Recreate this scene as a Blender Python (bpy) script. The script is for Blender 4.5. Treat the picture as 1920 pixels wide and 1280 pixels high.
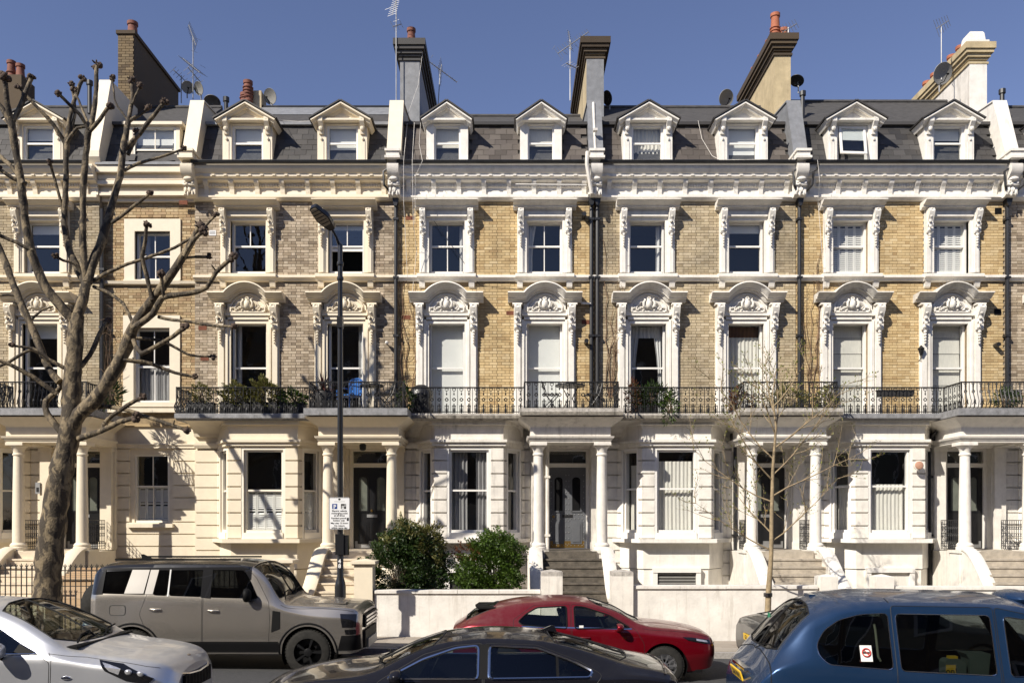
import bpy, bmesh, math, random
import numpy as np
from mathutils import Vector, Matrix
from mathutils.geometry import delaunay_2d_cdt
random.seed(7)
R = math.radians
SC = bpy.context.scene
COL = SC.collection
for _o in list(bpy.data.objects): bpy.data.objects.remove(_o)
# ------------------------------------------------------------------ camera, sky, sun, exposure
D, S, CZ, CU, CV = 22.3, 1564 / 22.3, 2.65, 960.0, 977.0       # distance of the facades, survey scale, eye height
cam = bpy.data.cameras.new('camera'); camo = bpy.data.objects.new('camera', cam); COL.objects.link(camo)
camo.location = (0, 0, CZ); camo.rotation_euler = (R(90), 0, 0)
cam.sensor_width = 36; cam.lens = 1564 / 1920 * 36; cam.shift_y = 337 / 1920
cam.clip_start = .1; cam.clip_end = 2000
SC.camera = camo
SUN_EL, SUN_AZ = 38.0, 45.0      # light travels to +x and +y: the sun stands behind the camera on the left
w = bpy.data.worlds.new('World'); SC.world = w; w.use_nodes = True
nt = w.node_tree; nt.nodes.clear()
sky = nt.nodes.new('ShaderNodeTexSky'); sky.sky_type = 'NISHITA'; sky.sun_disc = False
sky.sun_elevation = R(SUN_EL); sky.sun_rotation = R(180 + SUN_AZ)
sky.altitude = 0; sky.air_density = 1.0; sky.dust_density = 0.0; sky.ozone_density = 1.5
bg = nt.nodes.new('ShaderNodeBackground'); bg.inputs[1].default_value = .08
wo = nt.nodes.new('ShaderNodeOutputWorld')
tint = nt.nodes.new('ShaderNodeMix'); tint.data_type = 'RGBA'; tint.blend_type = 'MULTIPLY'; tint.inputs[0].default_value = 1; tint.inputs[7].default_value = (1.05, .93, 1.08, 1)
nt.links.new(sky.outputs[0], tint.inputs[6]); nt.links.new(tint.outputs[2], bg.inputs[0]); nt.links.new(bg.outputs[0], wo.inputs[0])
sl = bpy.data.lights.new('sun', 'SUN'); sl.energy = 5.0; sl.angle = R(.53); sl.color = (1, .93, .82)
so = bpy.data.objects.new('sun', sl); COL.objects.link(so)
_d = Vector((math.sin(R(SUN_AZ)) * math.cos(R(SUN_EL)), math.cos(R(SUN_AZ)) * math.cos(R(SUN_EL)), -math.sin(R(SUN_EL))))
so.rotation_euler = _d.to_track_quat('-Z', 'Y').to_euler(); so.location = (-30, -30, 40)
vs = SC.view_settings; vs.view_transform = 'Standard'; vs.look = 'None'; vs.gamma = 1; vs.use_curve_mapping = False
vs.exposure = .48
SC.cycles.max_bounces = 8; SC.cycles.transparent_max_bounces = 16

# ------------------------------------------------------------------ materials
def N(t, typ, **kw):
    n = t.nodes.new(typ)
    for k, v in kw.items(): setattr(n, k, v)
    return n
def mat(name, col, rough=.6, metal=0, var=.12, vscale=3, bump=0, bscale=40, coat=0, streak=0, grime=None, spec=.5, stretch=None, rvar=0):
    m = bpy.data.materials.new(name); m.use_nodes = True; t = m.node_tree
    b = t.nodes['Principled BSDF']; L = t.links.new
    b.inputs['Roughness'].default_value = rough; b.inputs['Metallic'].default_value = metal
    b.inputs['Coat Weight'].default_value = coat; b.inputs['Coat Roughness'].default_value = .04
    b.inputs['Specular IOR Level'].default_value = spec
    geo = N(t, 'ShaderNodeNewGeometry'); pos = geo.outputs['Position']
    if stretch:
        mp = N(t, 'ShaderNodeMapping'); mp.inputs['Scale'].default_value = stretch; L(pos, mp.inputs[0]); pos = mp.outputs[0]
    c = None
    if var:
        n = N(t, 'ShaderNodeTexNoise'); n.inputs['Scale'].default_value = vscale; n.inputs['Detail'].default_value = 6; n.inputs['Roughness'].default_value = .65
        L(pos, n.inputs['Vector'])
        r = N(t, 'ShaderNodeValToRGB'); e = r.color_ramp.elements
        e[0].position = .3; e[1].position = .7
        e[0].color = [x * (1 - var) for x in col] + [1]; e[1].color = [min(1, x * (1 + var)) for x in col] + [1]
        L(n.outputs['Fac'], r.inputs[0]); c = r.outputs[0]
        if rvar:
            mr = N(t, 'ShaderNodeMapRange'); mr.inputs['To Min'].default_value = rough - rvar; mr.inputs['To Max'].default_value = rough + rvar
            mr.inputs['From Min'].default_value = .3; mr.inputs['From Max'].default_value = .7
            L(n.outputs['Fac'], mr.inputs['Value']); L(mr.outputs[0], b.inputs['Roughness'])
    if streak:
        mp = N(t, 'ShaderNodeMapping'); mp.inputs['Scale'].default_value = (7, 7, .7); L(geo.outputs['Position'], mp.inputs[0])
        n = N(t, 'ShaderNodeTexNoise'); n.inputs['Scale'].default_value = 1; n.inputs['Detail'].default_value = 8; n.inputs['Roughness'].default_value = .7
        L(mp.outputs[0], n.inputs['Vector'])
        r = N(t, 'ShaderNodeValToRGB'); r.color_ramp.elements[0].position = .52; r.color_ramp.elements[1].position = .74
        r.color_ramp.elements[0].color = (0, 0, 0, 1); r.color_ramp.elements[1].color = (streak,) * 3 + (1,)
        L(n.outputs['Fac'], r.inputs[0])
        mx = N(t, 'ShaderNodeMix', data_type='RGBA'); L(r.outputs[0], mx.inputs[0])
        if c: L(c, mx.inputs[6])
        else: mx.inputs[6].default_value = (*col, 1)
        mx.inputs[7].default_value = (*(grime or (.16, .14, .12)), 1); c = mx.outputs[2]
    if c: L(c, b.inputs['Base Color'])
    else: b.inputs['Base Color'].default_value = (*col, 1)
    if bump:
        n = N(t, 'ShaderNodeTexNoise'); n.inputs['Scale'].default_value = bscale; n.inputs['Detail'].default_value = 5
        L(pos, n.inputs['Vector'])
        bp = N(t, 'ShaderNodeBump'); bp.inputs['Strength'].default_value = bump; bp.inputs['Distance'].default_value = .02
        L(n.outputs['Fac'], bp.inputs['Height']); L(bp.outputs[0], b.inputs['Normal'])
    return m
def piece_mat(name, cols, rough=.85, dirt=.35, dscale=.9, bump=.4, bscale=60, dcol=(.07, .06, .05)):
    """colour picked per piece (per object and per loose island), with soot in broad clouds"""
    m = bpy.data.materials.new(name); m.use_nodes = True; t = m.node_tree; L = t.links.new
    b = t.nodes['Principled BSDF']; b.inputs['Roughness'].default_value = rough; b.inputs['Specular IOR Level'].default_value = .25
    geo = N(t, 'ShaderNodeNewGeometry'); oi = N(t, 'ShaderNodeObjectInfo')
    ad = N(t, 'ShaderNodeMath', operation='ADD'); L(geo.outputs['Random Per Island'], ad.inputs[0]); L(oi.outputs['Random'], ad.inputs[1])
    fr = N(t, 'ShaderNodeMath', operation='FRACT'); L(ad.outputs[0], fr.inputs[0])
    r = N(t, 'ShaderNodeValToRGB'); L(fr.outputs[0], r.inputs[0]); cr = r.color_ramp
    while len(cr.elements) < len(cols): cr.elements.new(.5)
    for i, c in enumerate(cols): cr.elements[i].position = i / (len(cols) - 1); cr.elements[i].color = (*c, 1)
    n = N(t, 'ShaderNodeTexNoise'); n.inputs['Scale'].default_value = dscale; n.inputs['Detail'].default_value = 8; n.inputs['Roughness'].default_value = .68
    L(geo.outputs['Position'], n.inputs['Vector'])
    r2 = N(t, 'ShaderNodeValToRGB'); r2.color_ramp.elements[0].position = .42; r2.color_ramp.elements[1].position = .72
    r2.color_ramp.elements[0].color = (0, 0, 0, 1); r2.color_ramp.elements[1].color = (dirt,) * 3 + (1,)
    L(n.outputs['Fac'], r2.inputs[0])
    mx = N(t, 'ShaderNodeMix', data_type='RGBA'); L(r2.outputs[0], mx.inputs[0]); L(r.outputs[0], mx.inputs[6]); mx.inputs[7].default_value = (*dcol, 1)
    L(mx.outputs[2], b.inputs['Base Color'])
    n3 = N(t, 'ShaderNodeTexNoise'); n3.inputs['Scale'].default_value = bscale; n3.inputs['Detail'].default_value = 4; L(geo.outputs['Position'], n3.inputs['Vector'])
    bp = N(t, 'ShaderNodeBump'); bp.inputs['Strength'].default_value = bump; bp.inputs['Distance'].default_value = .01
    L(n3.outputs['Fac'], bp.inputs['Height']); L(bp.outputs[0], b.inputs['Normal'])
    return m
def glass(name, tint=(.8, .84, .85), wavy=.0, f0=.05, rough=.012):
    """thin pane: clear sheet with Schlick reflection (facing term, same from both sides)"""
    m = bpy.data.materials.new(name); m.use_nodes = True; t = m.node_tree; t.nodes.clear(); L = t.links.new
    o = N(t, 'ShaderNodeOutputMaterial'); mx = N(t, 'ShaderNodeMixShader'); fr = N(t, 'ShaderNodeLayerWeight'); fr.inputs[0].default_value = .5
    pw = N(t, 'ShaderNodeMath', operation='POWER'); pw.inputs[1].default_value = 5
    mu = N(t, 'ShaderNodeMath', operation='MULTIPLY_ADD'); mu.inputs[1].default_value = 1 - f0; mu.inputs[2].default_value = f0; mu.use_clamp = True
    tr = N(t, 'ShaderNodeBsdfTransparent'); tr.inputs[0].default_value = (*tint, 1)
    gl = N(t, 'ShaderNodeBsdfGlossy'); gl.inputs['Roughness'].default_value = rough
    L(fr.outputs['Facing'], pw.inputs[0]); L(pw.outputs[0], mu.inputs[0]); L(mu.outputs[0], mx.inputs[0]); L(tr.outputs[0], mx.inputs[1]); L(gl.outputs[0], mx.inputs[2]); L(mx.outputs[0], o.inputs[0])
    if wavy:
        g = N(t, 'ShaderNodeNewGeometry'); n = N(t, 'ShaderNodeTexNoise'); n.inputs['Scale'].default_value = 2.2; L(g.outputs['Position'], n.inputs['Vector'])
        bp = N(t, 'ShaderNodeBump'); bp.inputs['Strength'].default_value = wavy; bp.inputs['Distance'].default_value = .02
        L(n.outputs['Fac'], bp.inputs['Height']); L(bp.outputs[0], gl.inputs['Normal'])
    return m
M = {}
M['white'] = mat('white_stucco', (.735, .70, .635), .65, var=.10, vscale=5, bump=.15, streak=.38, grime=(.3, .27, .23))
M['white_worn'] = mat('worn_white_stucco', (.69, .65, .585), .7, var=.13, vscale=4, bump=.25, streak=.55)
M['cream'] = mat('cream_stucco', (.71, .625, .48), .6, var=.05, vscale=5, bump=.08, streak=.08, grime=(.35, .28, .2))
M['lichen'] = mat('lichened_white_stone', (.6, .57, .51), .8, var=.2, vscale=7, bump=.3, streak=.75, grime=(.2, .19, .16))
M['white_gloss'] = mat('white_gloss_paint', (.76, .735, .69), .4, var=.04)
M['cream_gloss'] = mat('cream_gloss_paint', (.8, .74, .62), .4, var=.04)
M['slab'] = mat('weathered_lead_slab', (.22, .22, .225), .7, var=.3, vscale=9, bump=.3, streak=.5, grime=(.06, .055, .05))
M['slab_white'] = mat('flaking_slab', (.42, .39, .35), .8, var=.35, vscale=12, bump=.4, streak=.8, grime=(.045, .04, .035))
M['slab_moss'] = mat('mossy_drip_edge', (.20, .18, .15), .9, var=.5, vscale=9, bump=.4, streak=1.0, grime=(.035, .03, .022))
M['stone_step'] = mat('worn_york_stone', (.10, .085, .066), .85, var=.5, vscale=6, bump=.5, streak=.4, grime=(.06, .05, .04))
M['cream_step'] = mat('cream_stone_step', (.62, .53, .4), .75, var=.15, vscale=6, bump=.2)
M['beige_step'] = mat('beige_stone_step', (.4, .35, .28), .8, var=.25, vscale=6, bump=.3)
M['mortar'] = mat('mortar', (.23, .2, .16), .95, var=.3, vscale=8, bump=.3)
M['mortar_y'] = mat('yellow_mortar', (.27, .2, .115), .95, var=.3, vscale=8, bump=.3)
M['brick_grey'] = piece_mat('grey_stock_brick', [(.2, .155, .11), (.41, .33, .235), (.48, .40, .295), (.35, .28, .195), (.27, .205, .14), (.54, .45, .34), (.43, .345, .245)], dirt=.5)
M['brick_yellow'] = piece_mat('yellow_stock_brick', [(.4, .27, .13), (.6, .45, .235), (.55, .40, .205), (.65, .51, .295), (.48, .34, .165), (.6, .46, .25)], dirt=.4)
M['brick_mid'] = piece_mat('pale_stock_brick', [(.35, .275, .17), (.52, .43, .28), (.45, .365, .235), (.56, .47, .325), (.47, .38, .25), (.39, .31, .2)], dirt=.7, dscale=.7)
M['brick_tan'] = piece_mat('tan_stock_brick', [(.25, .17, .09), (.48, .36, .2), (.4, .28, .15), (.52, .41, .25), (.34, .22, .12), (.5, .38, .22)], dirt=.35)
M['brick_dark'] = piece_mat('dark_shade_brick', [(.05, .036, .024), (.085, .062, .04), (.12, .09, .055), (.07, .05, .033)], dirt=.6)  # colour darkened for the shaded flank of the link house stack; also caps
M['brick_soot'] = piece_mat('brown_stack_brick', [(.1, .07, .04), (.2, .145, .08), (.15, .105, .055), (.25, .19, .11)], dirt=.5)
M['tan_render'] = mat('tan_render', (.46, .37, .22), .85, var=.2, vscale=3, bump=.2, streak=.4, grime=(.2, .15, .09))
M['red_brick'] = mat('red_air_brick', (.15, .05, .025), .9, var=.3)
M['slate'] = piece_mat('roof_slate', [(.036, .035, .036), (.055, .053, .053), (.078, .074, .072), (.048, .045, .044), (.062, .06, .058)], rough=.6, dirt=.3, bump=.2)
M['slate_b'] = piece_mat('brownish_slate', [(.065, .055, .048), (.1, .086, .076), (.135, .117, .102), (.085, .072, .065), (.115, .1, .09)], rough=.65, dirt=.35, bump=.2)
M['roofing'] = mat('upper_roof_slating', (.055, .052, .05), .8, var=.4, vscale=6, bump=.5, bscale=14, stretch=(1, 4, 1))
M['terracotta_dark'] = mat('sooty_terracotta', (.17, .062, .04), .8, var=.3, vscale=9)
M['lead'] = mat('lead_sheet', (.19, .195, .205), .6, metal=0, var=.2, vscale=6, bump=.15, bscale=10, streak=.3)
M['iron'] = mat('black_iron', (.012, .012, .013), .45, var=.3)
M['pipe'] = mat('black_pipe', (.018, .018, .019), .4, var=.3)
M['terracotta'] = mat('terracotta', (.33, .11, .055), .8, var=.25, vscale=9)
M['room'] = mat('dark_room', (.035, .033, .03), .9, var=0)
M['blind'] = mat('white_blind', (.74, .73, .70), .8, var=.03)
M['net'] = mat('net_curtain', (.66, .63, .57), .9, var=.1, vscale=14, stretch=(4, 4, .3))
M['curtain'] = mat('pale_curtain', (.6, .59, .58), .9, var=.15, vscale=9, stretch=(5, 5, .3))
M['curtain_grey'] = mat('grey_curtain', (.26, .25, .25), .9, var=.25, vscale=9, stretch=(6, 6, .3))
M['pink'] = mat('pink_cloth', (.5, .05, .12), .9, var=.1)
M['valance'] = mat('brown_valance', (.13, .06, .03), .9, var=.2)
M['glass'] = glass('window_glass', (.9, .92, .92), wavy=.1, f0=.08)
M['black_door'] = mat('black_door_paint', (.01, .01, .011), .3, var=.1, coat=.3)
M['grey_door'] = mat('studded_grey_door', (.11, .115, .125), .35, var=.1, coat=.2)
M['brass'] = mat('brass', (.3, .19, .06), .4, metal=.8, var=.1)
M['steel'] = mat('galvanised_steel', (.3, .3, .3), .5, metal=.6, var=.2)
M['frost'] = mat('frosted_door_glass', (.12, .13, .11), .2, var=.2)
M['dish'] = mat('grey_dish', (.22, .215, .2), .6, var=.1)
M['dish_dark'] = mat('dark_dish', (.03, .03, .035), .5, var=.1)
M['plastic_black'] = mat('black_plastic', (.007, .007, .0075), .6, var=.1, spec=.12)
M['rubber'] = mat('tyre_rubber', (.022, .021, .019), .85, var=.3, vscale=20, spec=.2)
M['rim_dark'] = mat('black_alloy', (.015, .015, .016), .35, metal=.5, var=0)
M['rim'] = mat('silver_alloy', (.5, .5, .51), .3, metal=.9, var=0)
M['chrome'] = mat('chrome', (.75, .75, .76), .12, metal=1, var=0)
M['gap'] = mat('panel_gap', (.006, .006, .006), .7, var=0)

# ------------------------------------------------------------------ mesh builder
class MB:
    def __init__(s): s.v = []; s.f = []
    def add(s, v, f):
        o = len(s.v); s.v += [tuple(p) for p in v]; s.f += [tuple(i + o for i in q) for q in f]; return s
    def box(s, x0, x1, y0, y1, z0, z1):
        return s.add([(x0, y0, z0), (x1, y0, z0), (x1, y1, z0), (x0, y1, z0), (x0, y0, z1), (x1, y0, z1), (x1, y1, z1), (x0, y1, z1)],
                     [(0, 3, 2, 1), (4, 5, 6, 7), (0, 1, 5, 4), (1, 2, 6, 5), (2, 3, 7, 6), (3, 0, 4, 7)])
    def prism(s, poly, a, b, axis):
        n = len(poly)
        mk = {'x': lambda p, c: (c, p[0], p[1]), 'y': lambda p, c: (p[0], c, p[1]), 'z': lambda p, c: (p[0], p[1], c)}[axis]
        return s.add([mk(p, a) for p in poly] + [mk(p, b) for p in poly],
                     [tuple(range(n)), tuple(range(2 * n - 1, n - 1, -1))] + [(i, n + i, n + (i + 1) % n, (i + 1) % n) for i in range(n)])
    def lathe(s, prof, c=(0, 0, 0), n=12, axis='z', caps=True):
        v = []; f = []
        for r, h in prof:
            for k in range(n):
                a = 2 * math.pi * k / n; p, q = r * math.cos(a), r * math.sin(a)
                v.append({'z': (c[0] + p, c[1] + q, c[2] + h), 'y': (c[0] + p, c[1] + h, c[2] + q), 'x': (c[0] + h, c[1] + p, c[2] + q)}[axis])
        m = len(prof)
        for i in range(m - 1):
            for k in range(n):
                k2 = (k + 1) % n; f.append((i * n + k, i * n + k2, (i + 1) * n + k2, (i + 1) * n + k))
        if caps:
            if prof[0][0] > 1e-4: f.append(tuple(range(n - 1, -1, -1)))
            if prof[-1][0] > 1e-4: f.append(tuple((m - 1) * n + k for k in range(n)))
        return s.add(v, f)
    def tube(s, pts, r, n=6, wob=0):
        P = [Vector(p) for p in pts]; m = len(P)
        rs = r if hasattr(r, '__len__') else [r] * m
        v = []; f = []; up = None
        for i in range(m):
            t = (P[min(i + 1, m - 1)] - P[max(i - 1, 0)])
            t = t.normalized() if t.length > 1e-9 else Vector((0, 0, 1))
            if up is None: up = Vector((0, 0, 1)) if abs(t.z) < .9 else Vector((1, 0, 0))
            a = t.cross(up).normalized(); b = a.cross(t).normalized(); up = b
            for k in range(n):
                an = 2 * math.pi * k / n; rr = rs[i] * (1 + (random.uniform(-wob, wob) if wob else 0))
                v.append(P[i] + a * (rr * math.cos(an)) + b * (rr * math.sin(an)))
        for i in range(m - 1):
            for k in range(n):
                k2 = (k + 1) % n; f.append((i * n + k, i * n + k2, (i + 1) * n + k2, (i + 1) * n + k))
        f.append(tuple(range(n - 1, -1, -1))); f.append(tuple((m - 1) * n + k for k in range(n)))
        return s.add(v, f)
    def ball(s, c, r, n=8, m=5):
        rx, ry, rz = r if hasattr(r, '__len__') else (r, r, r)
        v = [(c[0], c[1], c[2] - rz)]; f = []
        for i in range(1, m):
            th = math.pi * i / m
            for k in range(n):
                a = 2 * math.pi * k / n; v.append((c[0] + rx * math.sin(th) * math.cos(a), c[1] + ry * math.sin(th) * math.sin(a), c[2] - rz * math.cos(th)))
        v.append((c[0], c[1], c[2] + rz)); e = len(v) - 1
        for k in range(n):
            k2 = (k + 1) % n; f.append((0, 1 + k2, 1 + k)); f.append((e, e - n + k, e - n + k2))
            for i in range(m - 2): f.append((1 + i * n + k, 1 + i * n + k2, 1 + (i + 1) * n + k2, 1 + (i + 1) * n + k))
        return s.add(v, f)
    def torus(s, c, R_, r, n=12, m=5, axis='y', sy=1.0):
        v = []; f = []
        for i in range(n):
            a = 2 * math.pi * i / n
            for k in range(m):
                b = 2 * math.pi * k / m; q = R_ + r * math.cos(b); h = r * math.sin(b)
                p = (q * math.cos(a), q * math.sin(a) * sy)
                v.append({'y': (c[0] + p[0], c[1] + h, c[2] + p[1]), 'z': (c[0] + p[0], c[1] + p[1], c[2] + h), 'x': (c[0] + h, c[1] + p[0], c[2] + p[1])}[axis])
        for i in range(n):
            i2 = (i + 1) % n
            for k in range(m):
                k2 = (k + 1) % m; f.append((i * m + k, i2 * m + k, i2 * m + k2, i * m + k2))
        return s.add(v, f)
    def sweep(s, path, prof):
        """moulding: profile of (lift, y) carried along an (x, z) path with mitred normals, ends capped"""
        P = [Vector((p[0], p[1])) for p in path]; m = len(P); k = len(prof); v = []; f = []
        for i in range(m):
            d1 = (P[i] - P[i - 1]).normalized() if i else None
            d2 = (P[i + 1] - P[i]).normalized() if i < m - 1 else None
            d1 = d1 or d2; d2 = d2 or d1
            n1 = Vector((-d1.y, d1.x)); n2 = Vector((-d2.y, d2.x)); nn = (n1 + n2).normalized(); nn = nn / max(.4, nn.dot(n1))
            for (l, y) in prof: q = P[i] + nn * l; v.append((q.x, y, q.y))
        for i in range(m - 1):
            for j in range(k):
                j2 = (j + 1) % k; f.append((i * k + j, i * k + j2, (i + 1) * k + j2, (i + 1) * k + j))
        f.append(tuple(range(k))); f.append(tuple((m - 1) * k + j for j in range(k - 1, -1, -1)))
        return s.add(v, f)
    def xf(s, mtx):
        s.v = [tuple(mtx @ Vector(p)) for p in s.v]; return s
    def mesh(s, name, smooth=0, fix=True):
        me = bpy.data.meshes.new(name); me.from_pydata(s.v, [], s.f)
        if fix:
            bm = bmesh.new(); bm.from_mesh(me); bmesh.ops.recalc_face_normals(bm, faces=bm.faces); bm.to_mesh(me); bm.free()
        if smooth:
            me.polygons.foreach_set('use_smooth', [True] * len(me.polygons))
            if smooth < 180: me.set_sharp_from_angle(angle=R(smooth))
        me.materials.append(None)
        return me
def ob(name, me, m, parent=None, loc=(0, 0, 0), rot=None, scale=None, kind=None, smooth=0, fix=True):
    if isinstance(me, MB): me = me.mesh(name, smooth, fix)
    o = bpy.data.objects.new(name, me); COL.objects.link(o)
    if len(me.materials) == 0: me.materials.append(None)
    o.material_slots[0].link = 'OBJECT'; o.material_slots[0].material = M[m] if isinstance(m, str) else m
    o.location = loc
    if rot: o.rotation_euler = rot
    if scale: o.scale = scale
    if parent: o.parent = parent
    if kind: o['kind'] = kind
    return o
def tag(o, label=None, cat=None, group=None, kind=None):
    if label: o['label'] = label
    if cat: o['category'] = cat
    if group: o['group'] = group
    if kind: o['kind'] = kind
    return o
def thing(name, label, cat, loc=(0, 0, 0), rz=0, group=None):
    o = bpy.data.objects.new(name, None); COL.objects.link(o); o.location = loc; o.rotation_euler = (0, 0, rz); o.empty_display_size = .1
    return tag(o, label, cat, group)
def X(u, d=D): return (u - CU) * d / 1564
def Z(v, d=D): return CZ + (CV - v) * d / 1564
def zg(x): return -.013 * max(-25, min(25, x))
UNIT = MB().box(-.5, .5, -.5, .5, -.5, .5).mesh('unit_block')
def block(name, m, par, x0, x1, y0, y1, z0, z1, rz=0):
    return ob(name, UNIT, m, par, ((x0 + x1) / 2, (y0 + y1) / 2, (z0 + z1) / 2), (0, 0, rz) if rz else None, (x1 - x0, y1 - y0, z1 - z0))
def text_mesh(txt, size, align='CENTER', depth=.0006, bold=0):
    cu = bpy.data.curves.new('lettering', 'FONT'); cu.body = txt; cu.size = size; cu.align_x = align; cu.extrude = depth; cu.offset = bold
    cu.resolution_u = 2
    o = bpy.data.objects.new('lettering', cu); COL.objects.link(o)
    dg = bpy.context.evaluated_depsgraph_get(); me = bpy.data.meshes.new_from_object(o.evaluated_get(dg))
    bpy.data.objects.remove(o); me.materials.clear(); me.materials.append(None); return me
# ------------------------------------------------------------------ the terrace
FZ = 5.40                                # balcony floor
Z2B, Z2T = Z(512), Z(414)                # second floor opening
Z1B, Z1T = FZ, Z(604)                    # first floor opening
ZFR, ZEV = Z(374), 11.97                 # frieze bottom, eaves
def holed(xa, xb, za, zb, y0, y1, holes):
    mb = MB(); xs = sorted({xa, xb, *[h[0] for h in holes], *[h[1] for h in holes]})
    for a, b in zip(xs, xs[1:]):
        hz = sorted([(h[2], h[3]) for h in holes if h[0] < b - 1e-6 and h[1] > a + 1e-6]); z = za
        for h0, h1 in hz:
            if h0 > z + 1e-6: mb.box(a, b, y0, y1, z, h0)
            z = max(z, h1)
        if zb > z + 1e-6: mb.box(a, b, y0, y1, z, zb)
    return mb
BR = {}
def brick_mesh(w_):
    k = round(w_, 3)
    if k not in BR: BR[k] = MB().box(-w_ / 2, w_ / 2, -.012, .02, -.0325, .0325).mesh('brick')
    return BR[k]
def lay_bricks(wall, xa, xb, za, zb, keep_out, m, root, cap=300):
    rnd = random.Random(hash((round(xa, 2), round(za, 2))) & 0xffff); items = []
    n = int((zb - za) / .075)
    for r in range(n):
        z = za + .0375 + r * .075; x = xa + (0 if r % 2 == 0 else -.2); k = 0
        while x < xb:
            w_ = .215 if k % 2 == 0 else .1025
            a, b = max(x, xa + .005), min(x + w_, xb - .005); x += w_ + .01; k += 1
            if b - a < .04: continue
            segs = [(a, b)]
            for (h0, h1, g0, g1) in keep_out:
                if g0 - .02 < z < g1 + .02:
                    ns = []
                    for (p, q) in segs:
                        if q <= h0 or p >= h1: ns.append((p, q)); continue
                        if h0 - p > .03: ns.append((p, h0))
                        if q - h1 > .03: ns.append((h1, q))
                    segs = ns
            for (p, q) in segs: items.append(((p + q) / 2, z, q - p, rnd.uniform(-.003, .006)))
    cx = -root.location.x
    items.sort(key=lambda t: (t[0] - cx) ** 2 * .15 + (t[1] - 5) ** 2)
    std = [i for i in items if abs(i[2] - .215) < .002][:cap]; ss = set(std)
    for (x, z, w_, dy) in std: ob('brick', brick_mesh(.215), m, wall, (x, dy, z))
    v = []; f = []
    for it in items:
        if it in ss: continue
        x, z, w_, dy = it; o = len(v)
        v += [(x - w_ / 2, dy - .012, z - .0325), (x + w_ / 2, dy - .012, z - .0325), (x + w_ / 2, dy - .012, z + .0325), (x - w_ / 2, dy - .012, z + .0325),
              (x - w_ / 2, dy + .02, z - .0325), (x + w_ / 2, dy + .02, z - .0325), (x + w_ / 2, dy + .02, z + .0325), (x - w_ / 2, dy + .02, z + .0325)]
        f += [(o, o + 1, o + 2, o + 3), (o + 1, o + 5, o + 6, o + 2), (o + 5, o + 4, o + 7, o + 6), (o + 4, o, o + 3, o + 7), (o + 3, o + 2, o + 6, o + 7), (o + 4, o + 5, o + 1, o)]
    mb = MB(); mb.v = v; mb.f = f
    ob('bricks', mb, m, wall, kind='stuff', fix=False)
def fold_curtain(w_, h, taper=0, n=28, amp=.02, seed=0):
    """hanging cloth: a wavy sheet w_ wide, h high, origin bottom left; taper pulls the hem sideways"""
    rnd = random.Random(seed); mb = MB(); v = []; f = []; rows = 7; ph = rnd.uniform(0, 6)
    for j in range(rows):
        t = j / (rows - 1); k = 1 - taper * math.sin(min(1, (1 - t) * 1.5) * math.pi / 2)
        for i in range(n + 1):
            s = i / n; v.append((w_ * s * k, amp * math.sin(ph + s * w_ * 62 + .4 * math.sin(3 * t)) + amp * .4 * math.sin(s * 31), h * t))
    for j in range(rows - 1):
        for i in range(n): f.append((j * (n + 1) + i, j * (n + 1) + i + 1, (j + 1) * (n + 1) + i + 1, (j + 1) * (n + 1) + i))
    mb.v = v; mb.f = f; return mb
def shutters(par, w_, z0, z1, y, m='white_gloss', leaves=4):
    lw = w_ / leaves
    for i in range(leaves):
        a = -w_ / 2 + i * lw + .004; b = a + lw - .008; mb = MB()
        mb.box(a, a + .03, y, y + .03, z0, z1); mb.box(b - .03, b, y, y + .03, z0, z1)
        zs = [z0, (z0 + z1) / 2, z1]
        for q in (z0, (z0 + z1) / 2 - .02, z1 - .04): mb.box(a + .03, b - .03, y + .001, y + .029, q, q + .04)
        z = z0 + .07
        while z < z1 - .07:
            if abs(z - (z0 + z1) / 2) > .05: mb.add([(a + .03, y, z - .022), (b - .03, y, z - .022), (b - .03, y + .03, z + .036), (a + .03, y + .03, z + .036)], [(0, 1, 2, 3)])
            z += .055
        ob('shutter', mb, m, par, fix=False)
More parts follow.
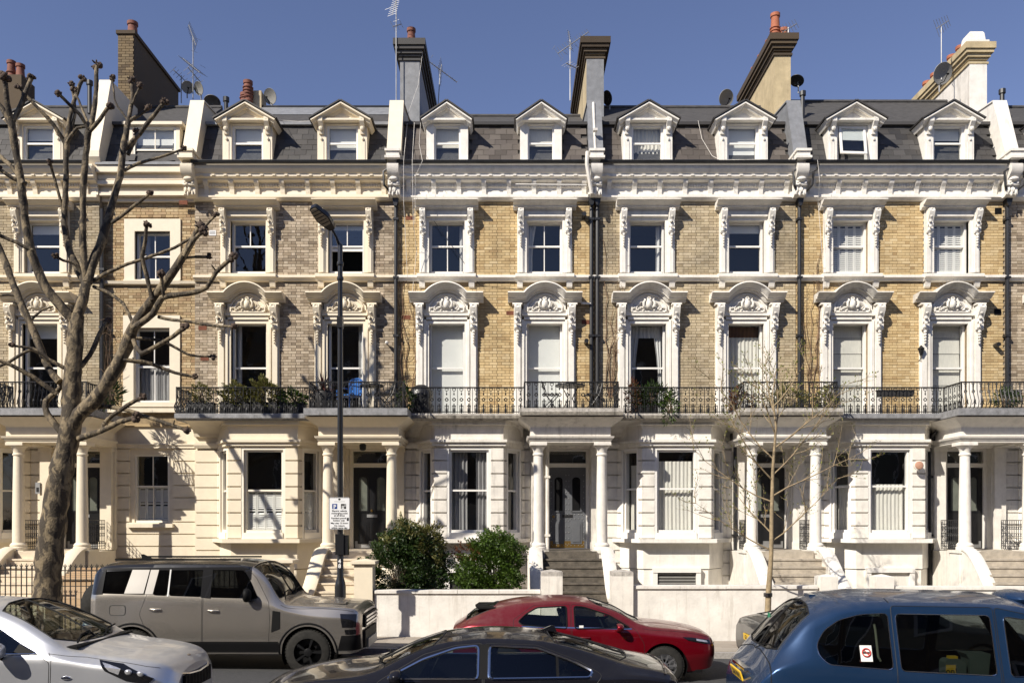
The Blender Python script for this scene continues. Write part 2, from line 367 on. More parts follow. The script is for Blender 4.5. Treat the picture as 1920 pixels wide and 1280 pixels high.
def sash(house, cx, z0, z1, w_, y=.10, panes=(1, 1), mid=.5, paint='white_gloss', fill=(), open_=0, name='sash_window', depth=1.3, flare=.4, rot=None, loc=None):
    """box sash window; origin at the middle of its sill. panes = columns in the upper and lower sash"""
    h = z1 - z0; zm = h * mid
    fr = MB(); t = .055
    fr.box(-w_ / 2 - .02, -w_ / 2 + t, 0, .12, 0, h); fr.box(w_ / 2 - t, w_ / 2 + .02, 0, .12, 0, h)
    fr.box(-w_ / 2 + t, w_ / 2 - t, .002, .118, h - .05, h + .02); fr.box(-w_ / 2 + t, w_ / 2 - t, -.02, .118, 0, .07)
    fr.box(-w_ / 2 + t, w_ / 2 - t, .03, .075, zm, zm + .045)
    iw = w_ / 2 - t
    def bars(c, za, zb, yy):
        for i in range(1, c): x = -iw + 2 * iw * i / c; fr.box(x - .012, x + .012, yy - .012, yy + .012, za, zb)
    lo = open_ * zm
    bars(panes[0], zm + .045, h - .05, .05); bars(panes[1], .07 + lo, zm, .08)
    if open_: fr.box(-iw, iw, .06, .1, .07 + lo - .055, .07 + lo + .02)
    W = ob(name, fr, paint, house, loc or (cx, y, z0), rot)
    def pane(c, za, zb, yy):
        for i in range(c):
            a = -iw + 2 * iw * i / c; b = -iw + 2 * iw * (i + 1) / c; e = random.uniform(-.003, .003)
            ob('pane', MB().add([(a, yy, za), (b, yy, za), (b, yy, zb), (a, yy, zb)], [(0, 1, 2, 3)]).xf(Matrix.Rotation(e, 4, 'Z')), 'glass', W, fix=False)
    pane(panes[0], zm + .045, h - .05, .05); pane(panes[1], .07 + lo, zm + lo * .98, .085)
    ob('room', MB().add([(-iw - .1, .14, -.05), (iw + .1, .14, -.05), (iw + .1, .14, h + .05), (-iw - .1, .14, h + .05), (-iw - .1 - flare, depth, -.05), (iw + .1 + flare, depth, -.05), (iw + .1 + flare, depth, h + .05), (-iw - .1 - flare, depth, h + .05)],
                        [(0, 1, 5, 4), (1, 2, 6, 5), (2, 3, 7, 6), (3, 0, 4, 7), (4, 5, 6, 7)]), 'room', W, fix=False)
    for fl in fill:
        k = fl[0]
        if k == 'blind':                                     # roller blind let down to a share of the height
            ob('roller_blind', MB().box(-iw, iw, .15, .156, h * (1 - fl[1]) + .06 * (fl[1] > .95), h - .05), fl[2] if len(fl) > 2 else 'blind', W)
        elif k == 'roman':
            mb = MB(); n = 6
            for i in range(n):
                a = h * i / n + .06; b = h * (i + 1) / n + .05; mb.add([(-iw, .16, a), (iw, .16, a), (iw, .175, b), (-iw, .175, b)], [(0, 1, 2, 3)])
            ob('roman_blind', mb, 'net', W, fix=False)
        elif k == 'curtain':                                 # (side, width, material, taper)
            c = fold_curtain(fl[2], h - .1, fl[4] if len(fl) > 4 else 0, seed=int(cx * 10))
            mt = Matrix.Translation((-iw, .2, .06)) if fl[1] < 0 else Matrix.Translation((iw, .2, .06)) @ Matrix.Scale(-1, 4, (1, 0, 0))
            ob('curtain', c.xf(mt), fl[3], W, smooth=180)
        elif k == 'net': ob('net_curtain', fold_curtain(2 * iw, h * fl[1], 0, 60, .014, 3).xf(Matrix.Translation((-iw, .18, .06))), fl[2] if len(fl) > 2 else 'net', W, smooth=180)
        elif k == 'shutters': shutters(W, 2 * iw, .08, h * fl[1], .115)
        elif k == 'valance': ob('valance', fold_curtain(2 * iw, .3, 0, 40, .012, 1).xf(Matrix.Translation((-iw, .19, h - .36))), fl[1], W, smooth=180)
        elif k == 'pink': ob('folded_cloth', MB().box(-iw, iw, .16, .25, .07, .16), 'pink', W)
    return W
# carved ornament shared by every house
def console_mesh():
    mb = MB(); w_ = .085
    mb.prism([(0, 0), (-.06, 0), (-.1, .06), (-.085, .16), (-.13, .22), (-.1, .3), (-.15, .38), (-.22, .5), (-.24, .58), (-.2, .66), (0, .66)], -w_, w_, 'x')
    for z, r in ((.6, .055), (.28, .05)): mb.torus((0, -.22 if z > .5 else -.12, z), .045, .022, 10, 5)
    for i in range(7): mb.ball((random.uniform(-.05, .05), -.1 - .07 * (i % 2), .1 + .07 * i), (.05, .04, .045), 6, 4)
    for i in range(5): mb.ball((0, -.05, -.04 - .075 * i), (.05 - .006 * i, .05, .042 - .004 * i), 7, 4)
    for s in (-1, 1): mb.box(s * w_ - .008, s * w_ + .008, -.09, 0, .02, .6)
    return mb.mesh('carved_console', 40)
def crest_mesh():
    mb = MB()
    mb.prism([(-.5, 0), (.5, 0), (.5, .17), (-.5, .17)], -.06, 0, 'y')
    for s in (-1, 1):
        mb.box(s * .49 - .02, s * .49 + .02, -.085, -.055, .02, .17); mb.box(s * .26 - .25, s * .26 + .25, -.08, -.055, .15, .175)
    mb.box(-.47, .47, -.08, -.055, 0, .025)
    mb.ball((0, -.1, .24), (.1, .09, .15), 10, 7)
    mb.torus((0, -.12, .4), .045, .02, 10, 5); mb.ball((0, -.12, .36), (.05, .05, .05), 7, 4)
    for s in (-1, 1):
        mb.tube([(s * .05, -.08, .12), (s * .15, -.13, .18), (s * .16, -.14, .28), (s * .11, -.13, .36), (s * .15, -.1, .41)], [.03, .04, .035, .03, .018], 6)
        mb.tube([(s * .14, -.08, .33), (s * .25, -.1, .29), (s * .32, -.08, .2), (s * .36, -.08, .12)], [.02, .032, .03, .015], 6)
        rr = random.Random(5)
        for i in range(13): mb.ball((s * (.06 + .032 * i), -.075, .06 + rr.uniform(0, .09)), (.034, .034, rr.uniform(.02, .04)), 6, 4)
    return mb.mesh('carved_crest', 50)
def modillion_mesh():
    return MB().prism([(0, 0), (-.05, .0), (-.07, .08), (-.08, .16), (-.13, .25), (-.22, .34), (-.25, .40), (-.25, .43), (0, .43)], -.06, .06, 'x').mesh('modillion')
def end_console_mesh():
    mb = MB(); mb.prism([(0, 0), (-.12, .0), (-.2, .06), (-.2, .3), (-.28, .36), (-.26, .55), (-.36, .65), (-.46, .8), (-.46, 1.02), (-.36, 1.1), (-.3, 1.2), (0, 1.2)], -.15, .15, 'x')
    for i in range(14):
        a = random.uniform(-.12, .12); mb.ball((a, -.21 - .02 * random.random(), .05 + .27 * random.random()), (.025, .03, .09), 5, 4)
    mb.torus((0, -.36, .9), .1, .04, 12, 5); mb.ball((0, -.3, .56), (.13, .08, .09), 8, 5)
    for i in range(8): mb.ball((random.uniform(-.11, .11), -.27, .4 + .03 * i), (.045, .045, .045), 6, 4)
    return mb.mesh('carved_end_console', 40)
CONSOLE, CREST, MODIL, ENDCON = console_mesh(), crest_mesh(), modillion_mesh(), end_console_mesh()
def baluster_mesh(flat=False):
    mb = MB(); h = .66; t = .007
    mb.box(-.095 - t, -.095 + t, -t, t, 0, h)                              # plain bar
    for s in (-1, 1): mb.tube([(s * .045, 0, h - .02), (s * .04, 0, h - .06), (0, 0, h - .085)], .008, 4)
    mb.box(-.05, .05, -t, t, h - .028, h - .014); mb.box(-t, t, -t, t, h - .17, h - .08); mb.ball((0, 0, h - .16), (.02, .014, .03), 6, 4)
    for a, b in (((-.045, .36), (0, .405)), ((0, .405), (.045, .36)), ((.045, .36), (0, .315)), ((0, .315), (-.045, .36))):
        mb.tube([(a[0], 0, a[1]), (b[0], 0, b[1])], .012, 4)
    for s in (-1, 1): mb.box(s * .045 - .007, s * .045 + .007, -t, t, 0, .2); mb.ball((s * .045, 0, .2), (.012, .012, .02), 5, 3)
    mb.box(-.05, .05, -t, t, .19, .205); mb.ball((0, 0, .23), (.018, .014, .035), 6, 4); mb.lathe([(.012, 0), (.025, .03), (.03, .1), (.014, .17), (.022, .19)], (0, 0, 0), 6)
    return mb.mesh('baluster', 0, True)
def baluster_curved():
    mb = MB()
    for x in (-.095, 0):
        mb.tube([(x, 0, 0), (x, -.07, .08), (x, -.09, .2), (x, -.03, .36), (x, 0, .5), (x, 0, .66)], .011 if x else .016, 4)
    mb.torus((0, -.01, .44), .035, .011, 8, 4); mb.ball((0, -.08, .2), (.03, .02, .05), 6, 4); mb.ball((0, 0, .58), (.022, .015, .03), 6, 4)
    mb.tube([(-.05, -.05, .12), (0, -.09, .2), (.045, -.06, .12)], .009, 4); mb.tube([(-.045, 0, .64), (0, 0, .6), (.045, 0, .64)], .009, 4)
    return mb.mesh('baluster')
BAL, BALC = baluster_mesh(), baluster_curved()
def railing(house, pts, z=FZ, curved=(), base_y=0):
    """ornamental balcony railing along plan points; each unit of bar and ornament is one baluster"""
    top = MB()
    for p, q in zip(pts, pts[1:]):
        top.tube([(*p, z + .67), (*q, z + .67)], .018, 4); top.tube([(*p, z + .05), (*q, z + .05)], .011, 4)
    for p in pts: top.box(p[0] - .013, p[0] + .013, p[1] - .013, p[1] + .013, z, z + .69)
    rl = ob('railing', top, 'iron', house)
    for i, (p, q) in enumerate(zip(pts, pts[1:])):
        L_ = math.dist(p, q); n = max(1, round(L_ / .19)); a = math.atan2(q[1] - p[1], q[0] - p[0])
        for k in range(n):
            t = (k + .5) / n; ob('baluster', BALC if i in curved else BAL, 'iron', rl, (p[0] + (q[0] - p[0]) * t, p[1] + (q[1] - p[1]) * t, z + .002), (0, 0, a))
    return rl
def rustic(par, xa, xb, za, zb, y, m, openings=(), hgt=.327, thick=.2, name='stucco_block'):
    """channelled stucco: one block per course between the openings, joints sunk 2 cm"""
    n = max(1, round((zb - za) / hgt)); hh = (zb - za) / n
    for i in range(n):
        a, b = za + i * hh, za + (i + 1) * hh; segs = [(xa, xb)]
        for (h0, h1, g0, g1) in openings:
            if g0 < (a + b) / 2 < g1:
                ns = []
                for p, q in segs:
                    if q <= h0 or p >= h1: ns.append((p, q)); continue
                    if h0 - p > .02: ns.append((p, h0))
                    if q - h1 > .02: ns.append((h1, q))
                segs = ns
        for p, q in segs: block(name, m, par, p, q, y, y + thick, a + .015, b - .015)
def pipe(house, pts, r=.05, m='pipe', name='downpipe'):
    mb = MB().tube(pts, r, 8)
    for p, q in zip(pts, pts[1:]):
        if abs(p[2] - q[2]) > 1.5:
            z = min(p[2], q[2]) + .6
            while z < max(p[2], q[2]) - .2: mb.box(p[0] - r - .02, p[0] + r + .02, p[1] - r - .01, p[1] + r + .05, z, z + .06); z += 1.55
    return ob(name, mb, m, house, smooth=40)
HOODM = {}
def first_floor_window(house, cx, m, fill, panes=(1, 1)):
    w_ = .95; W = sash(house, cx, Z1B + .02, Z1T, w_, .12, panes, .52, fill=fill)
    def sp(name, mb, smooth=0): return ob(name, mb, m, W, (0, -.12, -Z1B - .02), smooth=smooth)
    mb = MB(); zt = 8.02
    for s in (-1, 1):                                                   # jambs in steps, outer pilaster strip
        a, b = s * (w_ / 2), s * (w_ / 2 + .07); mb.box(min(a, b), max(a, b), -.05, .14, Z1B, zt - .02)
        a, b = s * (w_ / 2 + .07), s * (w_ / 2 + .13); mb.box(min(a, b), max(a, b), -.09, .0, Z1B, zt)
        a, b = s * (w_ / 2 + .13), s * .82; mb.box(min(a, b), max(a, b), -.06, .0, Z1B, 8.42)
        a, b = s * (w_ / 2 + .17), s * .78; mb.box(min(a, b), max(a, b), -.10, -.05, Z1B, 8.3)
    mb.box(-.545, .545, -.09, .0, zt, zt + .08); mb.box(-.475, .475, -.05, .14, zt - .02 - .08, zt - .021)
    mb.prism([(0, zt + .08), (-.13, zt + .1), (-.13, zt + .16), (-.05, zt + .17), (-.05, 8.3), (0, 8.3)], -.6, .6, 'x')
    sp('surround', mb)
    arch = []; Rr = .72; half = .56; zc = 8.65 + .30 - Rr
    a0 = math.asin(half / Rr)
    for i in range(15): a = a0 - 2 * a0 * i / 14; arch.append((-Rr * math.sin(a), zc + Rr * math.cos(a)))
    path = [(-.98, arch[0][1]), (arch[0][0] - .02, arch[0][1])] + arch + [(arch[-1][0] + .02, arch[-1][1]), (.98, arch[-1][1])]
    prof = [(0, 0), (0, -.42), (-.03, -.43), (-.05, -.37), (-.09, -.33), (-.13, -.25), (-.145, -.25), (-.15, -.17), (-.21, -.13), (-.21, 0)]
    ob('hood', MB().sweep(path, prof), HOODM.get(id(house), m), W, (0, -.12, -Z1B - .02), smooth=35)
    ty = MB(); pl = [(-.56, 8.26), (.56, 8.26)] + [(p[0], p[1] - .1) for p in reversed(arch)]
    ty.prism(pl, -.06, .02, 'y'); sp('tympanum', ty)
    ar2 = []
    for i in range(13): a = math.pi * (1 - i / 12); ar2.append((.5 * math.cos(a), 8.27 + .45 * math.sin(a)))
    sp('tympanum_moulding', MB().sweep(ar2, [(0, -.04), (0, -.09), (-.05, -.1), (-.07, -.06)]))
    ob('crest', CREST, m, W, (0, -.12 - .06, 8.2 - Z1B - .02), None, (.92, 1, .88))
    for s in (-1, 1): ob('console', CONSOLE, m, W, (s * .72, -.12 - .10, 7.72 - Z1B - .02), None, (1, 1, 1.0))
    for s in (-1, 1): sp('impost', MB().box(s * .73 - .13, s * .73 + .13, -.24, 0, 8.385, 8.43))
    return W
def second_floor_window(house, cx, m, fill, panes=(1, 1), open_=0):
    w_ = .95; W = sash(house, cx, Z2B, Z2T, w_, .12, panes, .525, fill=fill, open_=open_)
    def sp(name, mb, smooth=0): return ob(name, mb, m, W, (0, -.12, -Z2B), smooth=smooth)
    mb = MB()
    for s in (-1, 1):
        a, b = s * (w_ / 2), s * (w_ / 2 + .07); mb.box(min(a, b), max(a, b), -.05, .14, Z2B, Z2T + .06)
        a, b = s * (w_ / 2 + .07), s * .73; mb.box(min(a, b), max(a, b), -.07, 0, Z2B, 10.95)
        a, b = s * (w_ / 2 + .11), s * .69; mb.box(min(a, b), max(a, b), -.10, -.06, Z2B, 10.9)
    mb.box(-.475, .475, -.05, .14, Z2T - .01, Z2T + .06); mb.box(-.55, .55, -.05, 0, Z2T + .06, 11.02)
    mb.prism([(-.05, Z2T + .06), (-.13, Z2T + .08), (-.13, Z2T + .115), (-.05, Z2T + .12)], -.54, .54, 'x')
    sp('surround', mb)
    prof = [(0, 0), (0, -.4), (-.025, -.41), (-.04, -.36), (-.08, -.3), (-.11, -.2), (-.15, -.19), (-.155, -.13), (-.19, -.1), (-.19, 0)]
    sp('hood', MB().sweep([(-.84, 11.13), (.84, 11.13)], prof))
    for s in (-1, 1): ob('console', CONSOLE, m, W, (s * .635, -.12 - .09, 10.3 - Z2B), None, (.85, .85, .95))
    return W
def dormer(house, cx, m, fill, carved=True, panes=(1, 1), tilt=False):
    w_, zb, zt = .80, 12.20, 13.24
    kx = 1 if carved else .84
    o = ob('dormer', MB().box(-.66, -.42, -.1, .02, zb - .08, 13.26).box(.42, .66, -.1, .02, zb - .08, 13.26).box(-.42, .42, -.098, .02, 13.2, 13.26).box(-.42, .42, -.12, .02, zb - .08, zb + .02)
           .box(-.66, -.58, .02, .9, zb - .08, 13.26).box(.58, .66, .02, .9, zb - .08, 13.26), m, house, (cx, 0, 0))
    W = sash(o, 0, zb + .02, 13.2, .84, -.04, panes, .5, fill=fill, name='dormer_window', depth=.7) if not tilt else None
    if tilt:                                                                    # top-hung casement standing open
        fr = MB().box(-.42, -.36, 0, .08, 0, 1).box(.36, .42, 0, .08, 0, 1).box(-.36, .36, 0, .08, .94, 1).box(-.36, .36, -.02, .08, 0, .06)
        W = ob('dormer_window', fr, 'white_gloss', o, (0, -.04, zb + .02))
        rt = Matrix.Translation((0, 0, .94)) @ Matrix.Rotation(R(-14), 4, 'X') @ Matrix.Rotation(R(2), 4, 'Y')
        ob('casement', MB().box(-.35, -.29, -.02, .02, -.82, 0).box(.29, .35, -.02, .02, -.82, 0).box(-.29, .29, -.02, .02, -.06, 0).box(-.29, .29, -.02, .02, -.82, -.76).xf(rt), 'white_gloss', W)
        ob('pane', MB().box(-.29, .29, -.003, .003, -.76, -.06).xf(rt), 'glass', W)
        ob('roller_blind', MB().box(-.29, .29, .012, .016, -.4, -.06).xf(rt), 'blind', W)
        ob('room', MB().box(-.4, .4, .12, .7, 0, 1), 'room', W)
    gp = [(-.64, 13.27), (.64, 13.27), (0, 13.63)]
    def sp(name, mb, mm=m): return ob(name, mb, mm, o)
    sp('pediment', MB().prism(gp, -.12, 0, 'y').prism([(-.12, 13.24), (-.26, 13.25), (-.26, 13.3), (-.12, 13.31)], -.7, .7, 'x'))
    o.scale = (kx, 1, 1)
    for s in (-1, 1):
        sp('raking_cornice', MB().sweep([(-.8, 13.24), (0, 13.70)] if s < 0 else [(0, 13.70), (.8, 13.24)], [(0, .9), (0, -.34), (-.04, -.35), (-.06, -.28), (-.1, -.24), (-.1, -.18), (-.15, -.14), (-.15, .9)]))
        sp('slate_covering', MB().sweep([(-.83, 13.24), (0, 13.718)] if s < 0 else [(0, 13.718), (.83, 13.24)], [(.003, 1.3), (.003, -.37), (.04, -.37), (.04, 1.3)]), 'slate')
        if carved:
            c = MB().prism([(0, 0), (-.05, 0), (-.07, .1), (-.12, .18), (-.2, .28), (-.2, .4), (0, .4)], -.06, .06, 'x').ball((0, -.1, .12), (.06, .05, .06), 7, 4).ball((0, -.16, .33), (.07, .05, .06), 7, 4).ball((0, -.03, -.12), (.035, .03, .05), 6, 4)
            ob('bracket', c, m, o, (s * .55, -.1, 12.93))
            sp('pilaster_strip', MB().box(s * .55 - .06, s * .55 + .06, -.115, -.09, zb, 12.75))
    return o
def mansard(house, wd, dorm, m, lead_top=False, zr=14.98):
    a, b = (-.14, 11.93), (.46, 13.42); ln = math.dist(a, b); an = math.atan2(b[1] - a[1], b[0] - a[0])
    top = MB().prism([(a[0] + .03, a[1]), (b[0] + .03, b[1]), (2.6, zr), (6, 12.5), (6, 12.06)], .17, wd - .17, 'x')
    rf = ob('mansard_roof', top, 'roofing', house)
    sw, ex = .31, .185; n = int(ln / ex)
    me = MB().box(-sw / 2 + .004, sw / 2 - .004, -.014, .0, 0, ex * 1.25).mesh('slate')
    for r in range(n + 1):
        x = .17 + (sw / 2 if r % 2 else 0)
        while x < wd - .2:
            t = r * ex; zc = a[1] + math.sin(an) * t; yc = a[0] + math.cos(an) * t
            if not any(abs(x - c) < .53 for c in dorm):
                e = max(min(x + sw / 2, wd - .17) - max(x - sw / 2, .17), .05) / sw
                xc = (max(x - sw / 2, .17) + min(x + sw / 2, wd - .17)) / 2
                ob('slate', me, m, rf, (xc, yc - .012 + random.uniform(-.004, .002), zc), (-(math.pi / 2 - an) - .03 + random.uniform(-.012, .012), 0, random.uniform(-.006, .006)), (e, 1, 1))
            x += sw
    ob('ridge_flashing', MB().box(.17, wd - .17, .33, .52, 13.41, 13.49), 'lead' if lead_top else 'slate', rf)
    if lead_top: ob('lead_flat', MB().add([(.17, 1.75, zr - .61), (wd - .17, 1.75, zr - .61), (wd - .17, 2.6, zr + .03), (.17, 2.6, zr + .03)], [(0, 1, 2, 3)]), 'lead', rf)
    ob('ridge_capping', MB().tube([(.17, 2.6, zr), (wd - .17, 2.6, zr)], .07, 6), 'pipe' if lead_top else 'roofing', rf)
    return rf
def pot(ch, x, y, z, h=.55, r=.13, rings=0, m='terracotta'):
    pr = [(r * 1.12, 0), (r * 1.12, .06), (r, .08)] + [q for i in range(rings) for q in ((r, .12 + i * .09), (r * 1.22, .14 + i * .09), (r * 1.22, .165 + i * .09), (r, .18 + i * .09))] + [(r * .88, h - .1), (r * 1.08, h - .09), (r * 1.08, h), (r * .8, h), (r * .8, h - .2)]
    return ob('chimney_pot', MB().lathe(pr, (x, y, z), 12), m, ch, smooth=40)
def chimney(house, xc, w_, y0, dep, zt, body, capm, pots=(), cap=True, face=None):
    o = ob('chimney', MB().box(xc - w_ / 2, xc + w_ / 2, y0, y0 + dep, 12.5, zt - (.55 if cap else .1)), body, house)
    if face: ob('front_facing', MB().box(xc - w_ / 2 + .002, xc + w_ / 2 - .002, y0 - .025, y0 - .001, 13.2, zt - .55), face, o)
    h = w_ / 2
    if cap:
        for (k, a, b) in ((.04, .62, .56), (.03, .50, .44), (.08, .44, .34), (.14, .34, .24), (.18, .24, .06), (.06, .06, 0)):
            ob('cap_course', MB().box(xc - h - k, xc + h + k, y0 - k, y0 + dep + k, zt - a, zt - b), capm, o)
    else: ob('cap_course', MB().box(xc - h - .05, xc + h + .05, y0 - .05, y0 + dep + .05, zt - .1, zt), capm, o)
    for p in pots: pot(o, xc + p[0], y0 + p[1], zt, *p[2:])
    return o
def door(porch, cx, style, paint):
    z0, z1 = 1.92, 4.1; y = .3
    o = ob('front_door', MB().box(-.5, .5, 0, .06, 0, z1 - z0), 'grey_door' if style == 'stud' else 'black_door', porch, (cx, y, z0))
    def sp(name, mb, m): return ob(name, mb, m, o)
    for s in (-1, 1):
        x = s * .24
        arch = [(x - .13, 1.0), (x + .13, 1.0), (x + .13, 1.85)] + [(x + .13 * math.cos(R(a)), 1.85 + .1 * math.sin(R(a))) for a in range(30, 180, 30)] + [(x - .13, 1.85)]
        sp('glazed_panel', MB().prism(arch, -.006, .002, 'y'), 'frost' if style == 'glazed' else 'plastic_black')
        mb = MB().sweep(arch + [arch[0]], [(-.02, 0), (-.02, -.025), (.02, -.025), (.02, 0)]); sp('panel_moulding', mb, 'black_door' if style != 'stud' else 'grey_door')
        sp('lower_panel', MB().box(x - .15, x + .15, -.02, .002, .12, .72).box(x - .1, x + .1, -.035, -.02, .17, .67), 'black_door' if style != 'stud' else 'grey_door')
    if style == 'stud':
        mb = MB()
        for i in range(13):
            for x in (-.44, -.04, .04, .44): mb.ball((x, -.005, .12 + i * .155), (.014, .014, .014), 6, 4)
        for i in range(9):
            for z in (.08, .8, .92): mb.ball((-.4 + i * .1, -.005, z), (.014, .014, .014), 6, 4)
        ob('stud_heads', mb, 'steel', o, kind='stuff')
    sp('letter_plate', MB().box(-.14, .14, -.015, 0, .84, .92), 'steel' if style == 'glazed' else 'pipe')
    sp('knob', MB().ball((.0 if style == 'glazed' else -.38, -.05, 1.02 if style == 'glazed' else .86), .035), 'brass')
    sp('kick_plate', MB().box(-.46, .46, -.006, .001, .02, .2), 'brass' if style == 'stud' else 'steel')
    fr = ob('door_frame', MB().box(-.6, -.505, -.04, .1, 0, 2.68).box(.505, .6, -.04, .1, 0, 2.68).box(-.505, .505, -.05, .1, z1 - z0 + .01, z1 - z0 + .12).box(-.505, .505, -.04, .1, 2.62, 2.68), paint, porch, (cx, y - .01, z0))
    ob('transom_pane', MB().box(-.5, .5, .02, .026, 2.32, 2.61), 'glass', fr)
    ob('hall', MB().box(-.6, .6, .09, .9, 2.2, 2.7), 'room', fr)
    return o
def column_mesh():
    return MB().lathe([(.21, 0), (.21, .07), (.19, .09), (.2, .13), (.17, .17), (.145, .19), (.142, .6), (.138, 1.2), (.12, 2.25), (.118, 2.36), (.14, 2.38), (.14, 2.41), (.12, 2.43), (.13, 2.5), (.17, 2.58), (.2, 2.6), (.2, 2.66)], (0, 0, 0), 20).box(-.215, .215, -.215, .215, 2.62, 2.69).mesh('column', 35)
COLM = column_mesh()
def grid_panel(par, xa, xb, y, z0, z1, along='x'):
    """square cast-iron guard panel with lattice and scrolls"""
    mb = MB(); L_ = xb - xa
    def bar(a, b): mb.tube([a, b], .009, 4)
    P = (lambda t, z: (xa + t, y, z)) if along == 'x' else (lambda t, z: (y, xa + t, z))
    for z in (z0, z0 + .08, z1 - .1, z1): bar(P(0, z), P(L_, z))
    n = max(2, int(L_ / .09))
    for i in range(n + 1):
        bar(P(L_ * i / n, z0), P(L_ * i / n, z1))
    for i in range(n):
        c = P(L_ * (i + .5) / n, (z0 + z1) / 2); mb.torus(c, .04, .008, 8, 4, 'y' if along == 'x' else 'x'); c = P(L_ * (i + .5) / n, z0 + .17); mb.torus(c, .035, .008, 8, 4, 'y' if along == 'x' else 'x')
        c = P(L_ * (i + .5) / n, z1 - .2); mb.torus(c, .035, .008, 8, 4, 'y' if along == 'x' else 'x')
    return ob('guard_panel', mb, 'iron', par)
def cheek(porch, xs, m, flare, drop=1.0, y_end=-3.35):
    """stair cheek wall: sweeps outward and down in an S with a rounded coping"""
    pts = []; n = 16
    for i in range(n + 1):
        t = i / n; s = t * t * (3 - 2 * t); y = -1.55 + (y_end + 1.55) * t
        pts.append((xs + flare * t ** 2.2, y, 2.02 - drop * s))
    v = []; f = []; w_ = .13
    sec = [(-w_, None), (-w_, -.1), (-w_ - .03, -.09), (-w_ - .03, -.04), (-w_ * .6, 0), (w_ * .6, 0), (w_ + .03, -.04), (w_ + .03, -.09), (w_, -.1), (w_, None)]
    for p in pts:
        for (dx, dz) in sec: v.append((p[0] + dx, p[1], -.1 if dz is None else p[2] + dz))
    k = len(sec)
    for i in range(n):
        for j in range(k - 1): f.append((i * k + j, i * k + j + 1, (i + 1) * k + j + 1, (i + 1) * k + j))
    f.append(tuple(range(k))); f.append(tuple(n * k + j for j in range(k - 1, -1, -1)))
    mb = MB(); mb.v = v; mb.f = f
    ob('stair_cheek', mb, m, porch, smooth=50)
def bay_front(house, h, bx, m, gl, fills):
    """canted ground-floor bay with rusticated piers, sill, entablature and half-basement"""
    fw, p, run = h.get('bw', 1.78), .72, .55
    zs, ze = 2.2, 4.56
    bay = ob('bay_window', MB().prism([(bx - fw / 2 - run, 0), (bx - fw / 2 - .06, -p - .06), (bx + fw / 2 + .06, -p - .06), (bx + fw / 2 + run, 0)], 4.60, 4.69, 'z')
             .prism([(bx - fw / 2 - run - .05, 0), (bx - fw / 2 - .1, -p - .12), (bx + fw / 2 + .1, -p - .12), (bx + fw / 2 + run + .05, 0)], 4.69, 4.76, 'z')
             .prism([(bx - fw / 2 - run, 0), (bx - fw / 2, -p), (bx + fw / 2, -p), (bx + fw / 2 + run, 0)], 4.76, 5.06, 'z')
             .prism([(bx - fw / 2 - run, 0), (bx - fw / 2, -p + .02), (bx + fw / 2, -p + .02), (bx + fw / 2 + run, 0)], 4.555, 4.60, 'z'), m, house)
    sp = lambda name, mb, mm=m: ob(name, mb, mm, bay)
    sp('bay_sill', MB().prism([(bx - fw / 2 - run - .14, 0), (bx - fw / 2 - .1, -p - .22), (bx + fw / 2 + .1, -p - .22), (bx + fw / 2 + run + .14, 0)], 2.10, 2.2, 'z'))
    faces = [((bx - fw / 2, -p), (bx + fw / 2, -p), 1.02, fills[0]), ((bx - fw / 2 - run, 0), (bx - fw / 2, -p), .50, fills[1]), ((bx + fw / 2, -p), (bx + fw / 2 + run, 0), .50, fills[2])]
    for i, (a, b, ow, fl) in enumerate(faces):
        ln = math.dist(a, b); an = math.atan2(b[1] - a[1], b[0] - a[0]); ux, uy = math.cos(an), math.sin(an); nx, ny = -uy, ux
        z0, z1 = 2.36, 4.5
        back = holed(-ln / 2 + .02, ln / 2 - .02, zs, ze, .045, .16, [(-ow / 2, ow / 2, z0 - .1, z1)]); c = ((a[0] + b[0]) / 2, (a[1] + b[1]) / 2, 0)
        ob('bay_wall', back, m, bay, c, (0, 0, an))
        n = 7; hh = (ze - zs) / n
        for r in range(n):
            za, zb = zs + r * hh + .018, zs + (r + 1) * hh - .018
            for (p0, p1) in ((-ln / 2, -ow / 2 - .06), (ow / 2 + .06, ln / 2)):
                mx_ = (p0 + p1) / 2
                ob('stucco_block', UNIT, m, bay, (c[0] + ux * mx_ + nx * .07, c[1] + uy * mx_ + ny * .07, (za + zb) / 2), (0, 0, an), (p1 - p0, .16, zb - za))
        ob('window_surround', MB().box(-ow / 2 - .06, -ow / 2, .0, .15, zs, z1).box(ow / 2, ow / 2 + .06, .0, .15, zs, z1).box(-ow / 2 - .06, ow / 2 + .06, .001, .15, z1, ze - .002).box(-ow / 2, ow / 2, -.03, .15, zs + .001, z0), gl, bay, c, (0, 0, an))
        sash(bay, 0, z0, z1, ow, 0, (1, 1), h.get('bmid', .5), gl, fl, loc=(c[0] + nx * .06, c[1] + ny * .06, z0), rot=(0, 0, an), depth=.3 if i else 1.2, flare=-.1 if i else .2)
    # half-basement
    q = .06
    bp = [(bx - fw / 2 - run + q, 0), (bx - fw / 2 + q / 2, -p + q), (bx + fw / 2 - q / 2, -p + q), (bx + fw / 2 + run - q, 0)]
    sp('basement_wall', MB().prism(bp, 1.42, 2.098, 'z').prism([(bp[0][0] + .03, 0), (bp[1][0] + .02, bp[1][1] + .03), (bp[2][0] - .02, bp[2][1] + .03), (bp[3][0] - .03, 0)], -.6, 1.40, 'z'))
    sp('basement_window', MB().box(bx - .62, bx - .5, -p - .03, -p + q + .03, .2, 1.33).box(bx + .5, bx + .62, -p - .03, -p + q + .03, .2, 1.33).box(bx - .62, bx + .62, -p - .05, -p + q + .03, 1.33, 1.45), gl)
